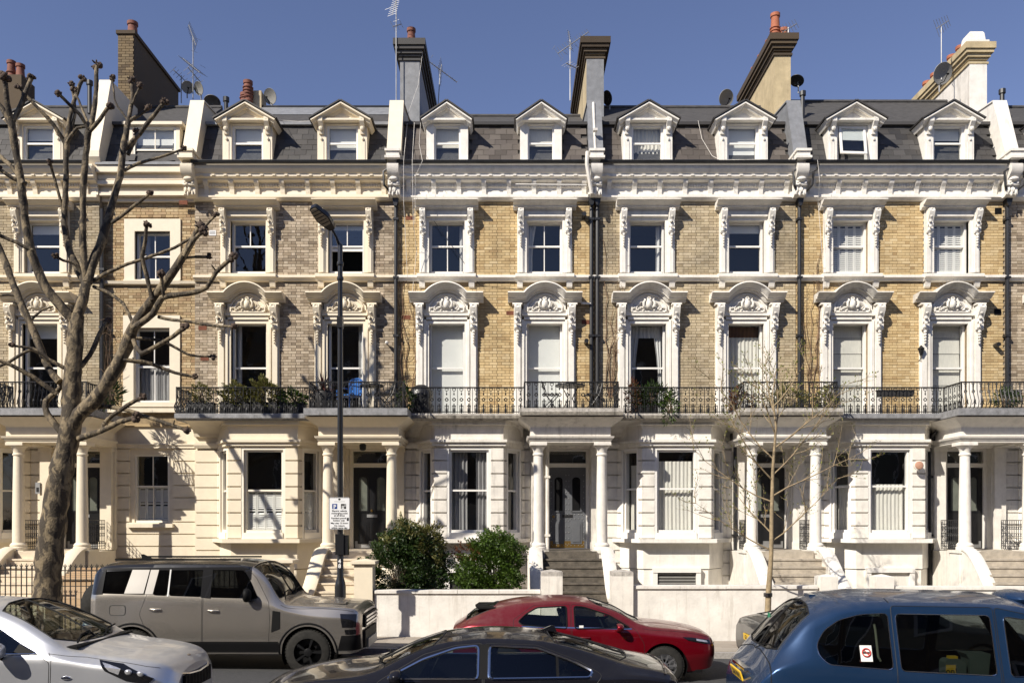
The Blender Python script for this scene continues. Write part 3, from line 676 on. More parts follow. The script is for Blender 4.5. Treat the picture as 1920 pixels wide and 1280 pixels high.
    ob('basement_infill', MB().box(bx - .5, bx + .5, -p + .04, -p + .055, .2, 1.33), h.get('basefill', 'room'), bay)  # dark sheet stands in for the unlit room; net where a fill is given
    if h.get('baseslats'):
        mb = MB()
        for i in range(14): mb.box(bx - .5, bx + .5, -p + .02, -p + .038, .25 + i * .078, .29 + i * .078)
        ob('vent_slats', mb, 'dish', bay)
    return bay
LIPS = 0
def house(h):
    xa, xb = X(h['x'][0]), X(h['x'][1]); wd = xb - xa
    root = thing('terraced_house', h['label'], 'house', (xa, D, 0), 0, 'terraced houses in the row')
    if h.get('hoodm'): HOODM[id(root)] = h['hoodm']
    m, gl = h['paint'], h['gloss']; mu = h.get('upper', m)
    c2 = [X(u) - xa for u in h['w2']]; c1 = [X(u) - xa for u in h['w1']]; cd = [X(u) - xa for u in h['wd']]
    holes = [(c - .475, c + .475, Z2B - .02, Z2T) for c in c2] + [(c - .475, c + .475, Z1B - .01, Z1T) for c in c1]
    wall = ob('brick_wall', holed(.003, wd - .003, FZ - .1, ZFR + .1, .015, .3, holes), h['mortar'], root)
    ko = [(c - .72, c + .72, Z2B - .3, 11.3) for c in c2] + [(c - .81, c + .81, FZ - .2, 8.4) for c in c1] + [(c - .5, c + .5, 8.3, 8.78) for c in c1] + [(0, wd, 9.03, 9.23)]
    lay_bricks(wall, .003, wd - .003, FZ, ZFR, ko, h['brick'], root)
    for (u, v) in h.get('airbricks', ()):
        ob('air_brick', MB().box(-.11, .11, -.016, .01, -.055, .055), 'red_brick', wall, (X(u) - xa, 0, Z(v)))
    for c, f_, pn, op in zip(c2, h['f2'], h['p2'], h.get('o2', (0, 0))): second_floor_window(root, c, mu, f_, pn, op)
    for c, f_ in zip(c1, h['f1']): first_floor_window(root, c, mu, f_)
    # string course under the second floor with sill breaks
    st = MB().prism([(0, 9.05), (-.07, 9.06), (-.09, 9.1), (-.14, 9.13), (-.14, 9.18), (-.11, 9.2), (0, 9.23)], .002, wd - .002, 'x')
    for c in c2:
        st.prism([(0, 9.03), (-.12, 9.045), (-.15, 9.1), (-.22, 9.13), (-.22, 9.2), (-.19, 9.22), (0, 9.245)], c - .78, c + .78, 'x')
        for s in (-1, 1): st.prism([(0, 8.87), (-.06, 8.9), (-.11, 9.03), (0, 9.03)], c + s * .66 - .075, c + s * .66 + .075, 'x')
    ob('string_course', st, mu, root)
    # main cornice
    zf = ZFR
    co = ob('cornice', MB().prism([(.1, zf - .07), (-.1, zf - .06), (-.14, zf - .02), (-.17, zf), (-.17, zf + .07), (-.09, zf + .09), (-.08, zf + .27), (-.115, zf + .285), (-.115, zf + .37), (-.17, zf + .39),
            (-.26, zf + .42), (-.26, zf + .45), (-.34, zf + .48), (-.345, zf + .55), (-.38, zf + .57), (-.44, zf + .65), (-.46, zf + .72), (.1, zf + .72)], .004, wd - .004, 'x'), mu, root)
    nb = 8
    for i in range(nb): ob('modillion', MODIL, mu, co, (wd * (i + .55) / nb, -.085, zf + .088), None, (1, .7, .76))
    dn = MB()
    i = .25
    while i < wd - .25: dn.box(i, i + .035, -.155, -.11, zf + .295, zf + .365); i += .07
    ob('dentils', dn, mu, co, kind='stuff')
    i = .3
    bl = MB().box(-.04, .04, -.455, -.40, 0, .032).mesh('cornice_block')
    while i < wd - .25: ob('cornice_block', bl, mu, co, (i, .075, zf + .49)); i += .32
    gz = ZEV + .03
    ob('gutter', MB().prism([(-.455, gz), (-.455, gz + .07), (-.565, gz + .07), (-.575, gz + .05), (-.555, gz), (-.505, gz - .025)], .1, wd - .16, 'x'), 'pipe', root)
    ob('eaves_board', MB().box(.004, wd - .004, -.4, .0, zf + .721, gz + .03), mu, root)
    rf = mansard(root, wd, cd, h['slate'], h.get('lead_top', False), h.get('ridge', 14.98))
    for i, (c, f_) in enumerate(zip(cd, h['fd'])): dormer(root, c, h.get('dpaint', mu), f_, h.get('carved', True), tilt=(h.get('tilt') == i))
    # party wall at the left boundary: coping, end console
    pm = h['party']
    pw = ob('party_wall', MB().prism([(-.36, 12.1), (-.36, 12.3), (.2, 13.95), (1.9, 14.15), (1.9, 12.0), (-.2, 12.0)], -.16, .16, 'x'), pm, root)
    ob('coping', MB().prism([(-.385, 12.08), (-.385, 12.33), (.185, 13.99), (1.9, 14.2), (1.9, 14.16), (.2, 13.955), (-.36, 12.32), (-.36, 12.08)], -.19, .19, 'x'), pm, pw)
    ob('end_console', ENDCON, h.get('conpaint', mu), root, (0, -.16, zf - .04), None, (1, 1, .72))
    ob('console_cap', MB().box(-.2, .2, -.68, 0, zf + .83, zf + .89).box(-.17, .17, -.62, 0, zf + .89, zf + 1.02).box(-.2, .2, -.66, 0, zf + 1.02, zf + 1.08), h.get('conpaint', mu), root)
    if h.get('chim'): chimney(root, *h['chim'][:-1], **h['chim'][-1])
    # balcony slab, porch and bay
    bx, pxx = X(h['bay'], D - .8) - xa, h['porch'] - xa
    pw2 = 1.27; sm = h['slabm']
    def slab_sec(p): return [(0, FZ - .16), (-p + .12, FZ - .16), (-p + .1, FZ - .13), (-p, FZ - .12), (-p, FZ - .012), (-p + .01, FZ - .001), (0, FZ - .001)]
    sl_ = MB().prism(slab_sec(1.05), -.12 if h.get('slab_left') else .0, pxx - pw2 + .2, 'x')
    bal = ob('balcony_slab', sl_, sm, root)
    if sm != 'slab': ob('drip_edge', MB().box(.02, pxx - pw2 + .18, -1.054, -.97, FZ - .125, FZ - .05), 'slab_moss', bal)
    # cove under the slab
    def cove(x0, x1, p0, p1, z0, z1):
        pr = [(0, z0)] + [(-(p0 + (p1 - p0) * (1 - math.cos(R(a)))), z0 + (z1 - z0) * math.sin(R(a))) for a in range(0, 91, 15)] + [(0, z1)]
        return MB().prism(pr, x0, x1, 'x')
    ob('cove', cove(.02, pxx - pw2 + .1, .10, .8, 4.9, FZ - .162), m, bal)
    fw = h.get('bw', 1.78)
    ob('bay_cove', MB().prism([(bx - fw / 2 - .55, 0), (bx - fw / 2 - .02, -.74), (bx + fw / 2 + .02, -.74), (bx + fw / 2 + .55, 0)], 5.061, 5.14, 'z').prism([(bx - fw / 2 - .6, 0), (bx - fw / 2 - .06, -.84), (bx + fw / 2 + .06, -.84), (bx + fw / 2 + .6, 0)], 5.14, FZ - .163, 'z'), m, bal)
    if h.get('coved_dentils'):
        dn = MB(); i = bx - fw / 2
        while i < bx + fw / 2: dn.box(i, i + .025, -.84, -.74, 5.15, 5.2); i += .05
        ob('cove_dentils', dn, m, bal, kind='stuff')
    pd = 1.50
    po = ob('porch', MB().box(pxx - 1.0, pxx + 1.0, -pd, -pd + .34, 4.62, 5.0).box(pxx - 1.0, pxx - .66, -pd + .34, 0, 4.62, 5.0).box(pxx + .66, pxx + 1.0, -pd + .34, 0, 4.62, 5.0)
            .box(pxx - .66, pxx + .66, -pd + .34, .25, 4.8, 4.9), m, root)
    sp = lambda name, mb, mm=m: ob(name, mb, mm, po)
    def ring(k0, z0, k1, z1):          # moulding round three sides, splayed from k0 to k1
        a, b, c_, d_ = pxx - 1.0, pxx + 1.0, -pd, 0
        v = [(a - k0, d_, z0), (a - k0, c_ - k0, z0), (b + k0, c_ - k0, z0), (b + k0, d_, z0), (a - k1, d_, z1), (a - k1, c_ - k1, z1), (b + k1, c_ - k1, z1), (b + k1, d_, z1)]
        return MB().add(v, [(0, 1, 5, 4), (1, 2, 6, 5), (2, 3, 7, 6), (0, 3, 2, 1), (4, 5, 6, 7), (0, 4, 7, 3)])
    sp('architrave_moulding', ring(.02, 4.66, .05, 4.72)); sp('taenia', ring(.07, 4.721, .09, 4.77))
    sp('porch_cornice', ring(.0, 5.0, .06, 5.06)); sp('porch_cove', ring(.07, 5.061, .3, FZ - .18))
    ps = MB().box(pxx - pw2, pxx + pw2, -pd - .40, -1.055, FZ - .15, FZ + .02); ob('porch_slab', ps.box(pxx - pw2, pxx + pw2, -1.055, 0, FZ - .15, FZ + .019), sm, po)
    if sm != 'slab': ob('drip_edge', MB().box(pxx - pw2 + .01, pxx + pw2 - .01, -pd - .404, -pd - .3, FZ - .145, FZ - .07), 'slab_moss', po)
    for s in (-1, 1):
        ob('column', COLM, m, po, (pxx + s * .8, -pd + .2, 1.93))
        sp('pilaster', MB().box(pxx + s * .8 - .15, pxx + s * .8 + .15, -.1, .05, 1.9, 4.5).box(pxx + s * .8 - .18, pxx + s * .8 + .18, -.13, .05, 4.5, 4.62).box(pxx + s * .8 - .18, pxx + s * .8 + .18, -.13, .05, 1.9, 2.1))
        sp('pedestal', MB().box(pxx + s * .82 - .25, pxx + s * .82 + .25, -pd - .03, -pd + .43, -.1, 1.86).box(pxx + s * .82 - .28, pxx + s * .82 + .28, -pd - .06, -pd + .46, 1.86, 1.925))
        sp('plinth_wall', MB().box(pxx + s * .82 - .2, pxx + s * .82 + .2, -pd + .43, 0, -.1, 1.88))
        cheek(po, pxx + s * .88, h.get('cheekm', m), s * h.get('flare', 0.0), h.get('drop', 1.0))
        if h.get('guards', True): grid_panel(po, -pd + .42, -.14, pxx + s * .8, 1.93, 2.68, 'y')
    if h.get('fguard'): grid_panel(po, pxx + .95, pxx + 1.5, -.9, 1.6, 2.3)
    sp('landing', MB().box(pxx - .64, pxx + .64, -pd - .1, .3, 1.72, 1.91), h['step'])
    sp('hall_wall', MB().box(pxx - .98, pxx - .55, .03, .36, 1.9, 4.9).box(pxx + .63, pxx + .98, .03, .36, 1.9, 4.9).box(pxx - .55, pxx + .63, .03, .36, 4.6, 4.9))
    door(po, pxx + .04, h['door'], gl)
    ns = 10
    for i in range(ns):
        z = 1.91 - .178 * (i + 1); y = -pd - .1 - .262 * i
        ob('step', MB().box(pxx - .76 - .02 * i, pxx + .76 + .02 * i, y - .262, y + .05, z - .176, z - .04).box(pxx - .76 - .02 * i, pxx + .76 + .02 * i, y - .285, y + .04, z - .04, z), h['step'], po)
    if h.get('lantern'): ob('porch_lamp', MB().tube([(pxx, -.9, 4.8), (pxx, -.9, 4.65)], .012, 5).lathe([(.03, 0), (.08, .03), (.09, .15), (.03, .2)], (pxx, -.9, 4.46), 8), 'iron', po)
    # rendered ground floor either side
    gw = ob('ground_floor_wall', MB().box(.01, bx - fw / 2 - .4, .06, .3, -.6, 5.3).box(bx + fw / 2 + .4, pxx - .9, .06, .3, -.6, 5.3).box(pxx + .95, wd - .01, .06, .3, -.6, 5.3), m, root)
    rustic(gw, .0, bx - fw / 2 - .42, .2, 4.56, .012, m); rustic(gw, bx + fw / 2 + .42, pxx - .98, .2, 4.56, .012, m, thick=.1)
    if wd - pxx - 1 > .05: rustic(gw, pxx + .99, wd - .0, .2, 4.56, .012, m, thick=.1)
    fh = ob('floor_band', MB().prism([(.02, 4.6), (-.04, 4.6), (-.08, 4.68), (-.08, 4.74), (.02, 4.76)], .01, wd - .01, 'x').box(.01, wd - .01, .0, .29, 4.76, 4.9), m, root)
    bay_front(root, h, bx, m, gl, h['fb'])
    # railing
    yb = -.96; e = h.get('rail_left', .02)
    pts = [(e, -.05), (e, yb), (pxx - pw2 + .12, yb), (pxx - pw2 + .12, -pd - .29), (pxx + pw2 - .12, -pd - .29), (pxx + pw2 - .12, -1.0)]
    if h.get('rail_left') is None: pts = pts[1:]
    railing(root, pts, curved=h.get('curved', ()))
    return root, xa, wd
# ------------------------------------------------------------------ ground
def strip(name, y0, y1, dz, m, thick=None, xs=60):
    v = []; f = []; n = 24
    for i in range(n + 1):
        x = -xs + 2 * xs * i / n
        v += [(x, y0, zg(x) + dz), (x, y1, zg(x) + dz)] + ([(x, y0, zg(x) + dz - thick), (x, y1, zg(x) + dz - thick)] if thick else [])
    k = 4 if thick else 2
    for i in range(n):
        a, b = i * k, (i + 1) * k; f.append((a, b, b + 1, a + 1))
        if thick: f += [(a, a + 2, b + 2, b), (a + 1, b + 1, b + 3, a + 3)]
    mb = MB(); mb.v = v; mb.f = f; return ob(name, mb, m, kind='structure')
M['asphalt'] = mat('asphalt', (.05, .05, .052), .85, var=.25, vscale=14, bump=.5, bscale=220)
M['flag'] = piece_mat('pavement_flag', [(.27, .23, .19), (.34, .3, .25), (.3, .26, .215), (.38, .335, .28)], rough=.85, dirt=.3, dscale=1.3, dcol=(.12, .1, .085), bump=.15)
M['kerb'] = mat('granite_kerb', (.3, .28, .26), .8, var=.25, vscale=20, bump=.2)
M['earth'] = mat('garden_soil', (.07, .055, .04), .95, var=.4, vscale=12, bump=.8, bscale=20)
gv = [(-400, -400, -1.2), (400, -400, -1.2), (400, 600, -1.2), (-400, 600, -1.2)]
ob('ground', MB().add(gv, [(0, 1, 2, 3)]), 'earth', kind='structure')
strip('road', 6.2, 16.45, 0, 'asphalt')
M['near_flag'] = mat('shaded_paving', (.14, .125, .11), .9, var=.3, vscale=2)  # flags darkened in colour for tree shade and to cut bounced light
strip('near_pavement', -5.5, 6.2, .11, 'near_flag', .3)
strip('kerb', 16.45, 16.62, .115, 'kerb', .3)
pav = strip('pavement', 16.62, 18.1, .1, 'kerb', .3)
strip('garden_ground', 18.1, 24, .02, 'earth')
FLG = MB().box(-.297, .297, -.24, .24, -.03, 0).mesh('paving_slab')
for r in range(3):
    x = -8 + (.3 if r % 2 else 0)
    while x < 9:
        ob('paving_slab', FLG, 'flag', pav, (x, 16.62 + .25 + r * .49, zg(x) + .125 + random.uniform(-.004, .004)), (random.uniform(-.006, .006), R(.74), random.uniform(-.004, .004))); x += .6
# ------------------------------------------------------------------ the houses
BL, CU_ = ('blind', 1.0), 'curtain'
half = ('blind', .45)
COMMON = dict(gloss='white_gloss', mortar='mortar', slate='slate', step='beige_step', door='glazed')
def hh(**k): d = dict(COMMON); d.update(k); return d
HZ = hh(x=(-192, 187), label='cream and grey brick house cut by the left edge behind the bare plane tree', w2=(-104, 80), w1=(-106, 76), wd=(-104, 75), paint='cream', gloss='cream_gloss', brick='brick_mid', bay=-82, porch=-11.62,
        f2=[(), (('blind', .2),)], p2=[(1, 1), (1, 1)], f1=[(), (('blind', .15),)], fd=[(half,), (('blind', .35),)], fb=[(), (), ()], slabm='slab', step='cream_step', party='cream', curved=(0, 1, 2, 3, 4), flare=0.0)
HA = hh(x=(365, 742), label='cream stucco house with grey brick and plants along its balcony, behind the lamp post', w2=(466, 649), w1=(467, 648), wd=(466, 643), paint='cream', gloss='cream_gloss', brick='brick_grey', bay=492, porch=-3.83,
        f2=[(), (('blind', .12),)], p2=[(2, 1), (2, 1)], o2=(0, .85), f1=[((CU_, -1, .13, 'curtain'),), ((CU_, 1, .12, 'curtain'),)], fd=[(half,), (('blind', .6),)],
        fb=[(('shutters', .5),), (), (('shutters', .5),)], slabm='slab', step='cream_step', party='cream', lead_top=True, slab_left=True, lantern=True, curved=(0,), rail_left=-.1, flare=0.0, guards=False,
        airbricks=((344, 380), (380, 615), (384, 672)))
HB = hh(x=(742, 1115), label='yellow brick house with white window blinds, creeper stems and a studded grey door', w2=(838, 1021), w1=(838, 1021), wd=(839, 1014), paint='white_worn', upper='white', gloss='white_gloss', brick='brick_yellow', mortar='mortar_y', bay=879, porch=1.46,
        f2=[((CU_, 1, .1, 'curtain'),), ((CU_, -1, .2, 'curtain', .5), ('blind', .0))], p2=[(2, 2), (2, 2)], f1=[(BL,), (BL,)], fd=[(('blind', .55, 'net'),), (('blind', .5, 'net'),)], carved=False,
        fb=[((CU_, -1, .4, 'curtain_grey'), (CU_, 1, .28, 'curtain_grey')), (), ()], slabm='slab_white', step='stone_step', party='cream', conpaint='white_worn', door='stud', slate='slate_b', ridge=14.72, flare=0.0, drop=1.1, guards=False,
        airbricks=((769, 409), (762, 595), (957, 587), (1098, 604)), chim=(.18, .56, 1.6, 4.0, 16.45, 'lead', 'slate', dict(pots=[(0, .35, .5, .12, 1, 'terracotta_dark')])))
HC = hh(x=(1115, 1492), label='pale brick house behind the young tree, with white stucco and net curtains', w2=(1213, 1399), w1=(1215, 1398), wd=(1213, 1391), paint='white', brick='brick_mid', bay=1270, porch=6.84,
        f2=[((CU_, 1, .13, 'curtain'),), (('blind', .18),)], p2=[(1, 1), (1, 1)], f1=[(('valance', 'curtain'), (CU_, -1, .26, 'curtain', .6), (CU_, 1, .26, 'curtain', .6)), (('net', .84), ('valance', 'valance'))], fd=[(('net', 1),), (BL, ('pink',))],
        fb=[(('net', .84), ('blind', .0)), (('net', .8),), ()], slabm='slab_white', party='lead', conpaint='white', chim=(.17, .5, 1.6, 3.8, 16.5, 'tan_render', 'brick_dark', dict(pots=[], face='lead')), coved_dentils=True, flare=0.0, bmid=.52, baseslats=True, slate='slate_b')
HD = hh(x=(1492, 1882), label='yellow brick house with white shutters upstairs and a black studded door', w2=(1594, 1783), w1=(1594, 1780), wd=(1596, 1776), paint='white', brick='brick_yellow', mortar='mortar_y', bay=1672, porch=12.2,
        f2=[(('shutters', .98),), (('shutters', .98),)], p2=[(1, 1), (1, 1)], f1=[(('roman',),), (('roman',),)], fd=[(), (('blind', .35),)], tilt=0, ridge=15.15,
        fb=[(('net', .56, 'net'),), (('net', .56, 'net'),), ()], slabm='slab', party='lead', chim=(.17, .46, 1.6, 3.2, 16.6, 'tan_render', 'brick_dark', dict(pots=[(-.12, .3, .75, .13, 3), (.12, .3, .3, .15), (0, 1.2, .5), (0, 2.0, .5), (0, 2.7, .5)])), flare=0.0, drop=1.45, bmid=.55,
        basefill='net', fguard=True, hoodm='lichen', curved=(2, 3, 4))
HE = hh(x=(1882, 2262), label='grey brick house cut off by the right edge of the row', w2=(1985, 2170), w1=(1985, 2170), wd=(1985, 2170), paint='white', brick='brick_grey', bay=2050, porch=17.7,
        f2=[(), ()], p2=[(1, 1), (1, 1)], f1=[(), ()], fd=[(), ()], fb=[(), (), ()], slabm='slab', party='white', chim=(.2, .5, 1.6, 3.2, 16.35, 'white_worn', 'tan_render', dict(pots=[(0, .9, .4, .14), (0, 1.4, .4, .14), (0, 1.9, .4, .14), (0, 2.4, .4, .14), (0, 2.9, .4, .14)], face='white')), curved=(0, 1))
roots = {}
for k_, h_ in (('Z', HZ), ('A', HA), ('B', HB), ('C', HC), ('D', HD), ('E', HE)): roots[k_] = house(h_)
# white cap on the right-hand stack
rE = roots['E'][0]
ob('chimney_cap', MB().lathe([(.43, -.02), (.43, .06), (.33, .1), (.3, .3), (.26, .36), (.0, .37)], (.2, 1.85, 16.35), 4).xf(Matrix.Translation((.2, 1.85, 0)) @ Matrix.Rotation(R(45), 4, 'Z') @ Matrix.Translation((-.2, -1.85, 0))), 'white', rE)
# downpipes (part of the house they drain)
for k_, x_, top in (('B', .02, 11.2), ('C', .06, 11.2), ('C', -.1, 11.0), ('D', .06, 11.2), ('E', .03, 11.2)):
    r_, xa_, wd_ = roots[k_]
    pipe(r_, [(x_, -.1, FZ + .0), (x_, -.1, top)], .052)
    ob('rain_head', MB().prism([(-.09, 11.3), (.09, 11.3), (.07, 11.12), (.03, 11.0), (-.03, 11.0), (-.07, 11.12)], -.22, -.04, 'y').xf(Matrix.Translation((x_, 0, 0))), 'pipe', r_)
    if k_ in 'DEB': pipe(r_, [(x_ - .12, -.5, 12.0), (x_ - .12, -.48, 11.9), (x_ - .28, -.46, 11.8), (x_ - .26, -.46, 11.45), (x_ - .03, -.15, 11.25)], .03, name='gutter_outlet')
    if k_ in 'DE': pipe(r_, [(x_ + .35, -.6, 12.0), (x_ + .33, -.5, 11.85), (x_ + .25, -.46, 11.8), (x_ + .22, -.46, 11.45), (x_ + .03, -.15, 11.25)], .03, name='gutter_outlet')
for k_, x_ in (('B', 4.05), ('C', 3.72), ('D', 3.52)):
    r_, xa_, wd_ = roots[k_]; m_ = {'B': 'white_worn', 'C': 'pipe', 'D': 'pipe'}[k_]
    pipe(r_, [(x_, -.12, .1), (x_, -.12, 4.75), (x_, -.45, 5.0)], .05, m_); ob('rain_head', MB().box(x_ - .11, x_ + .11, -.24, -.02, 4.78, 4.98), m_, r_)
# soil stacks and vent stubs on the wall of the second house
r_, xa_, wd_ = roots['B']
for u, v in ((1094, 408), (1098, 643)): ob('boiler_flue', MB().lathe([(.05, 0), (.05, .25), (.06, .25), (.06, .3), (.0, .3)], (X(u) - xa_, 0, Z(v)), 8, 'y').xf(Matrix.Scale(-1, 4, (0, 1, 0))), 'pipe', r_)
pipe(r_, [(4.95, -.1, 8.45), (5.2, -.12, 8.43)], .03, 'white_worn', 'overflow_pipe')
pipe(r_, [(wd_ - .25, -.6, 12.25), (wd_ - .27, -.68, 11.9), (wd_ - .2, -.55, 11.6), (wd_ - .13, -.5, 11.2)], .05, 'white_worn', 'white_soil_pipe')
pipe(r_, [(3.2, -.58, 11.42), (5.05, -.58, 11.40)], .017, 'white', 'white_conduit')
pipe(r_, [(wd_ - .02, -.38, 12.3), (wd_ - .02, .14, 13.9)], .035, 'white_worn', 'vent_pipe')
r_, xa_, wd_ = roots['D']
for u, v in ((1871, 396), (1870, 585)): ob('vent_grille', MB().box(-.09, .09, -.02, .01, -.08, .08), 'plastic_black', r_, (X(u) - xa_, 0, Z(v)))
ob('boiler_flue', MB().lathe([(.06, 0), (.06, .2), (.0, .2)], (X(1865) - xa_, 0, Z(648)), 8, 'y').xf(Matrix.Scale(-1, 4, (0, 1, 0))), 'pipe', r_)
for c in (X(1594) - xa_, X(1780) - xa_):                                        # bird spikes over the two hoods
    mb = MB()
    for i in range(16):
        a = R(40 + 100 * i / 15); mb.tube([(c + .72 * math.cos(a), -.3, 8.18 + .72 * math.sin(a)), (c + .86 * math.cos(a), -.3, 8.18 + .86 * math.sin(a))], .004, 3)
    ob('bird_spikes', mb, 'steel', r_, kind='stuff')
# ------------------------------------------------------------------ narrow linking house
xl0, xl1 = X(187), X(365); wl = xl1 - xl0; yL = .18
LK = thing('link_house', 'narrow yellow brick house without balcony, set between the two cream houses', 'house', (xl0, D, 0), 0, 'terraced houses in the row')
l2, l1, l0_ = (X(248) - xl0, X(315) - xl0, Z(522), Z(430)), (X(246) - xl0, X(314) - xl0, Z(753), Z(612)), (X(245) - xl0, X(311) - xl0, Z(980), Z(850))
wall = ob('brick_wall', holed(0.003, wl - .003, 5.2, 11.25, yL + .015, yL + .3, [(*l2,), (*l1,)]), 'mortar_y', LK)
ko = [(X(228) - xl0, X(330) - xl0, Z(528), Z(405)), (X(225) - xl0, X(328) - xl0, 5.2, Z(586)), (0, wl, Z(533), Z(524))]
_w = ob('brick_course', MB().box(.003, wl - .003, yL - .01, yL + .02, 5.2, 5.27), 'brick_tan', wall)
# bricks of this house sit on its own, slightly recessed plane
_sv = bpy.data.objects.new('brick_facing', None); COL.objects.link(_sv); _sv.parent = LK; _sv.location = (0, yL, 0)
lay_bricks(_sv, .003, wl - .003, 5.28, 11.25, ko, 'brick_tan', LK)
def lkwin(rc, panes, fill, mid, sw=.28):
    a, b, z0, z1 = rc; c = (a + b) / 2; W = sash(LK, c, z0, z1, b - a, yL + .1, panes, mid, 'white_gloss', fill)
    mb = MB(); q = (b - a) / 2
    for s in (-1, 1): p0, p1 = s * q, s * (q + sw); mb.box(min(p0, p1), max(p0, p1), -.15, .1, 0, z1 - z0)
    mb.box(-q - sw, q + sw, -.15, .1, z1 - z0, z1 - z0 + sw + .05); mb.box(-q - sw, q + sw, -.2, .1, -.12, 0)
    ob('surround', mb, 'cream', W); return W
lkwin(l2, (2, 2), (('curtain', -1, .22, 'curtain_grey'),), .5); lkwin(l1, (2, 2), (('net', .5, 'curtain_grey'),), .48)
ob('string_course', MB().prism([(yL, Z(532)), (yL - .1, Z(530)), (yL - .12, Z(525)), (yL, Z(524))], .01, wl - .01, 'x'), 'cream', LK)
fb = MB()
for i, (v0, v1, p) in enumerate(((308, 322, .42), (322, 336, .30), (337, 345, .34), (346, 358, .18), (358, 366, .24), (367, 378, .1))): fb.box(.01, wl - .01, yL - p, yL + .1, Z(v1, D + yL - p), Z(v0, D + yL - p) - .004)
ob('banded_frieze', fb, 'cream', LK)
ob('parapet_gutter', MB().box(.01, wl - .01, yL - .46, yL + .1, Z(308, D - .28), Z(303, D - .28)), 'lead', LK)
gw = ob('ground_floor_wall', holed(.01, wl - .01, -.6, 5.25, yL + .05, yL + .3, [(*l0_,)]), 'cream', LK)
rustic(gw, .02, wl - .02, 1.0, 4.6, yL + .0, 'cream', [(l0_[0] - .12, l0_[1] + .12, l0_[2] - .1, l0_[3] + .2)], thick=.1)
ob('floor_band', MB().box(.01, wl - .01, yL - .03, yL + .1, 4.62, 4.7).box(.01, wl - .01, yL - .06, yL + .1, 4.7, 4.74).box(.01, wl - .01, yL - .12, yL + .1, Z(772), Z(764)), 'cream', LK)
Wg = sash(LK, (l0_[0] + l0_[1]) / 2, l0_[2], l0_[3], l0_[1] - l0_[0], yL + .08, (2, 2), .52, 'cream_gloss', (('shutters', .52),))
ob('window_sill', MB().box(-.62, .62, -.2, .05, -.12, -.02), 'cream', Wg)
_r = mansard(LK, wl, [X(290) - xl0], 'slate')
dl = ob('dormer', MB().box(-.68, -.58, -.02, 1.2, 11.9, 13.25).box(.58, .68, -.02, 1.2, 11.9, 13.25).box(-.78, .78, -.12, 1.5, 13.25, 13.33), 'cream', LK, (X(287) - xl0, .1, 0))
sash(dl, 0, 12.02, 13.23, 1.16, -.01, (2, 2), .48, 'cream_gloss', (('blind', .5), ('shutters', .45)), name='dormer_window', depth=.8)
pw = ob('party_wall', MB().prism([(-.36, 12.24), (-.36, 12.4), (.3, 14.6), (1.9, 14.6), (1.9, 12.0), (-.2, 12.0)], -.16, .16, 'x'), 'cream', LK)
chimney(LK, -.08, .45, 1.7, 3.2, 16.75, 'brick_dark', 'brick_dark', [(.05, .3, .42, .14, 0, 'terracotta_dark')], cap=False)
# brickwork you can pick out on that stack
ch_ = [c for c in LK.children if c.name.startswith('chimney')][0]
for r in range(40):
    x = -.305 + (0 if r % 2 else -.11)
    while x < .145:
        a, b = max(x, -.305), min(x + .21, .145); x += .22
        if b - a > .04: ob('brick', brick_mesh(.215), 'brick_soot', ch_, ((a + b) / 2, 1.69, 13.6 + r * .076), None, ((b - a) / .215, 1, 1))
pipe(LK, [(.06, .02, 1.0), (.06, .02, 11.0)], .05)
# ------------------------------------------------------------------ front walls, gate piers, fences
def pier(x, y, wd_, zt, m, cap, label, flare=0.0):
    t = thing('gate_pier', label, 'gate pier', (x, y, zg(x)), 0, 'gate piers along the pavement')
    ob('shaft', MB().box(-wd_ / 2, wd_ / 2, -wd_ / 2, wd_ / 2, .02, zt - .12 - zg(x)), m, t)
    z = zt - zg(x)
    cp = MB().box(-wd_ / 2 - flare * .6, wd_ / 2 + flare * .6, -wd_ / 2 - flare * .6, wd_ / 2 + flare * .6, z - .12, z - .09).box(-wd_ / 2 - flare, wd_ / 2 + flare, -wd_ / 2 - flare, wd_ / 2 + flare, z - .09, z - .03)
    h = wd_ / 2 + flare - .01
    cp.add([(-h, -h, z - .03), (h, -h, z - .03), (h, h, z - .03), (-h, h, z - .03), (0, 0, z + .02)], [(0, 1, 4), (1, 2, 4), (2, 3, 4), (3, 0, 4)])
    ob('cap', cp, cap, t); return t
YF = 18.3
pier(X(531, YF), YF, .38, Z(1046, YF), 'cream', 'cream', 'flat topped cream pier beside the curved stair, left of the lamp post', .09)
pier(X(684, YF), YF, .40, Z(1048, YF), 'cream', 'cream', 'cream pier right of the lamp post, joined to the shrubs garden wall', .07)
pier(X(1034, YF), YF, .46, Z(1068, YF), 'white_worn', 'slab_white', 'stained white pier left of the dark worn stone steps')
pier(X(1165, YF), YF, .46, Z(1068, YF), 'white_worn', 'slab_white', 'stained white pier right of the dark worn stone steps')
pier(X(1549, YF), YF, .38, Z(1077, YF), 'white', 'white', 'small white pier right of the young tree, above the taxi roof')
pier(X(1653, YF), YF, .38, Z(1077, YF), 'white', 'white', 'small white pier before the net-curtained basement window, above the taxi roof')
def gwall(u0, u1, v, m, label):
    a, b = X(u0, YF), X(u1, YF); z = Z(v, YF)
    t = thing('garden_wall', label, 'wall', ((a + b) / 2, YF, 0)); L_ = (b - a) / 2
    ob('wall_face', MB().box(-L_, L_, -.12, .12, -.5, z - .07), m, t); n = max(2, round(2 * L_ / .95))
    for i in range(n):
        e = random.uniform(-.004, .004); ob('coping_stone', MB().prism([(-.16, z - .07 + e), (-.16, z - .01 + e), (-.12, z + e), (.12, z + e), (.16, z - .01 + e), (.16, z - .07 + e)], -L_ + 2 * L_ * i / n + .004, -L_ + 2 * L_ * (i + 1) / n - .004, 'x'), m, t)
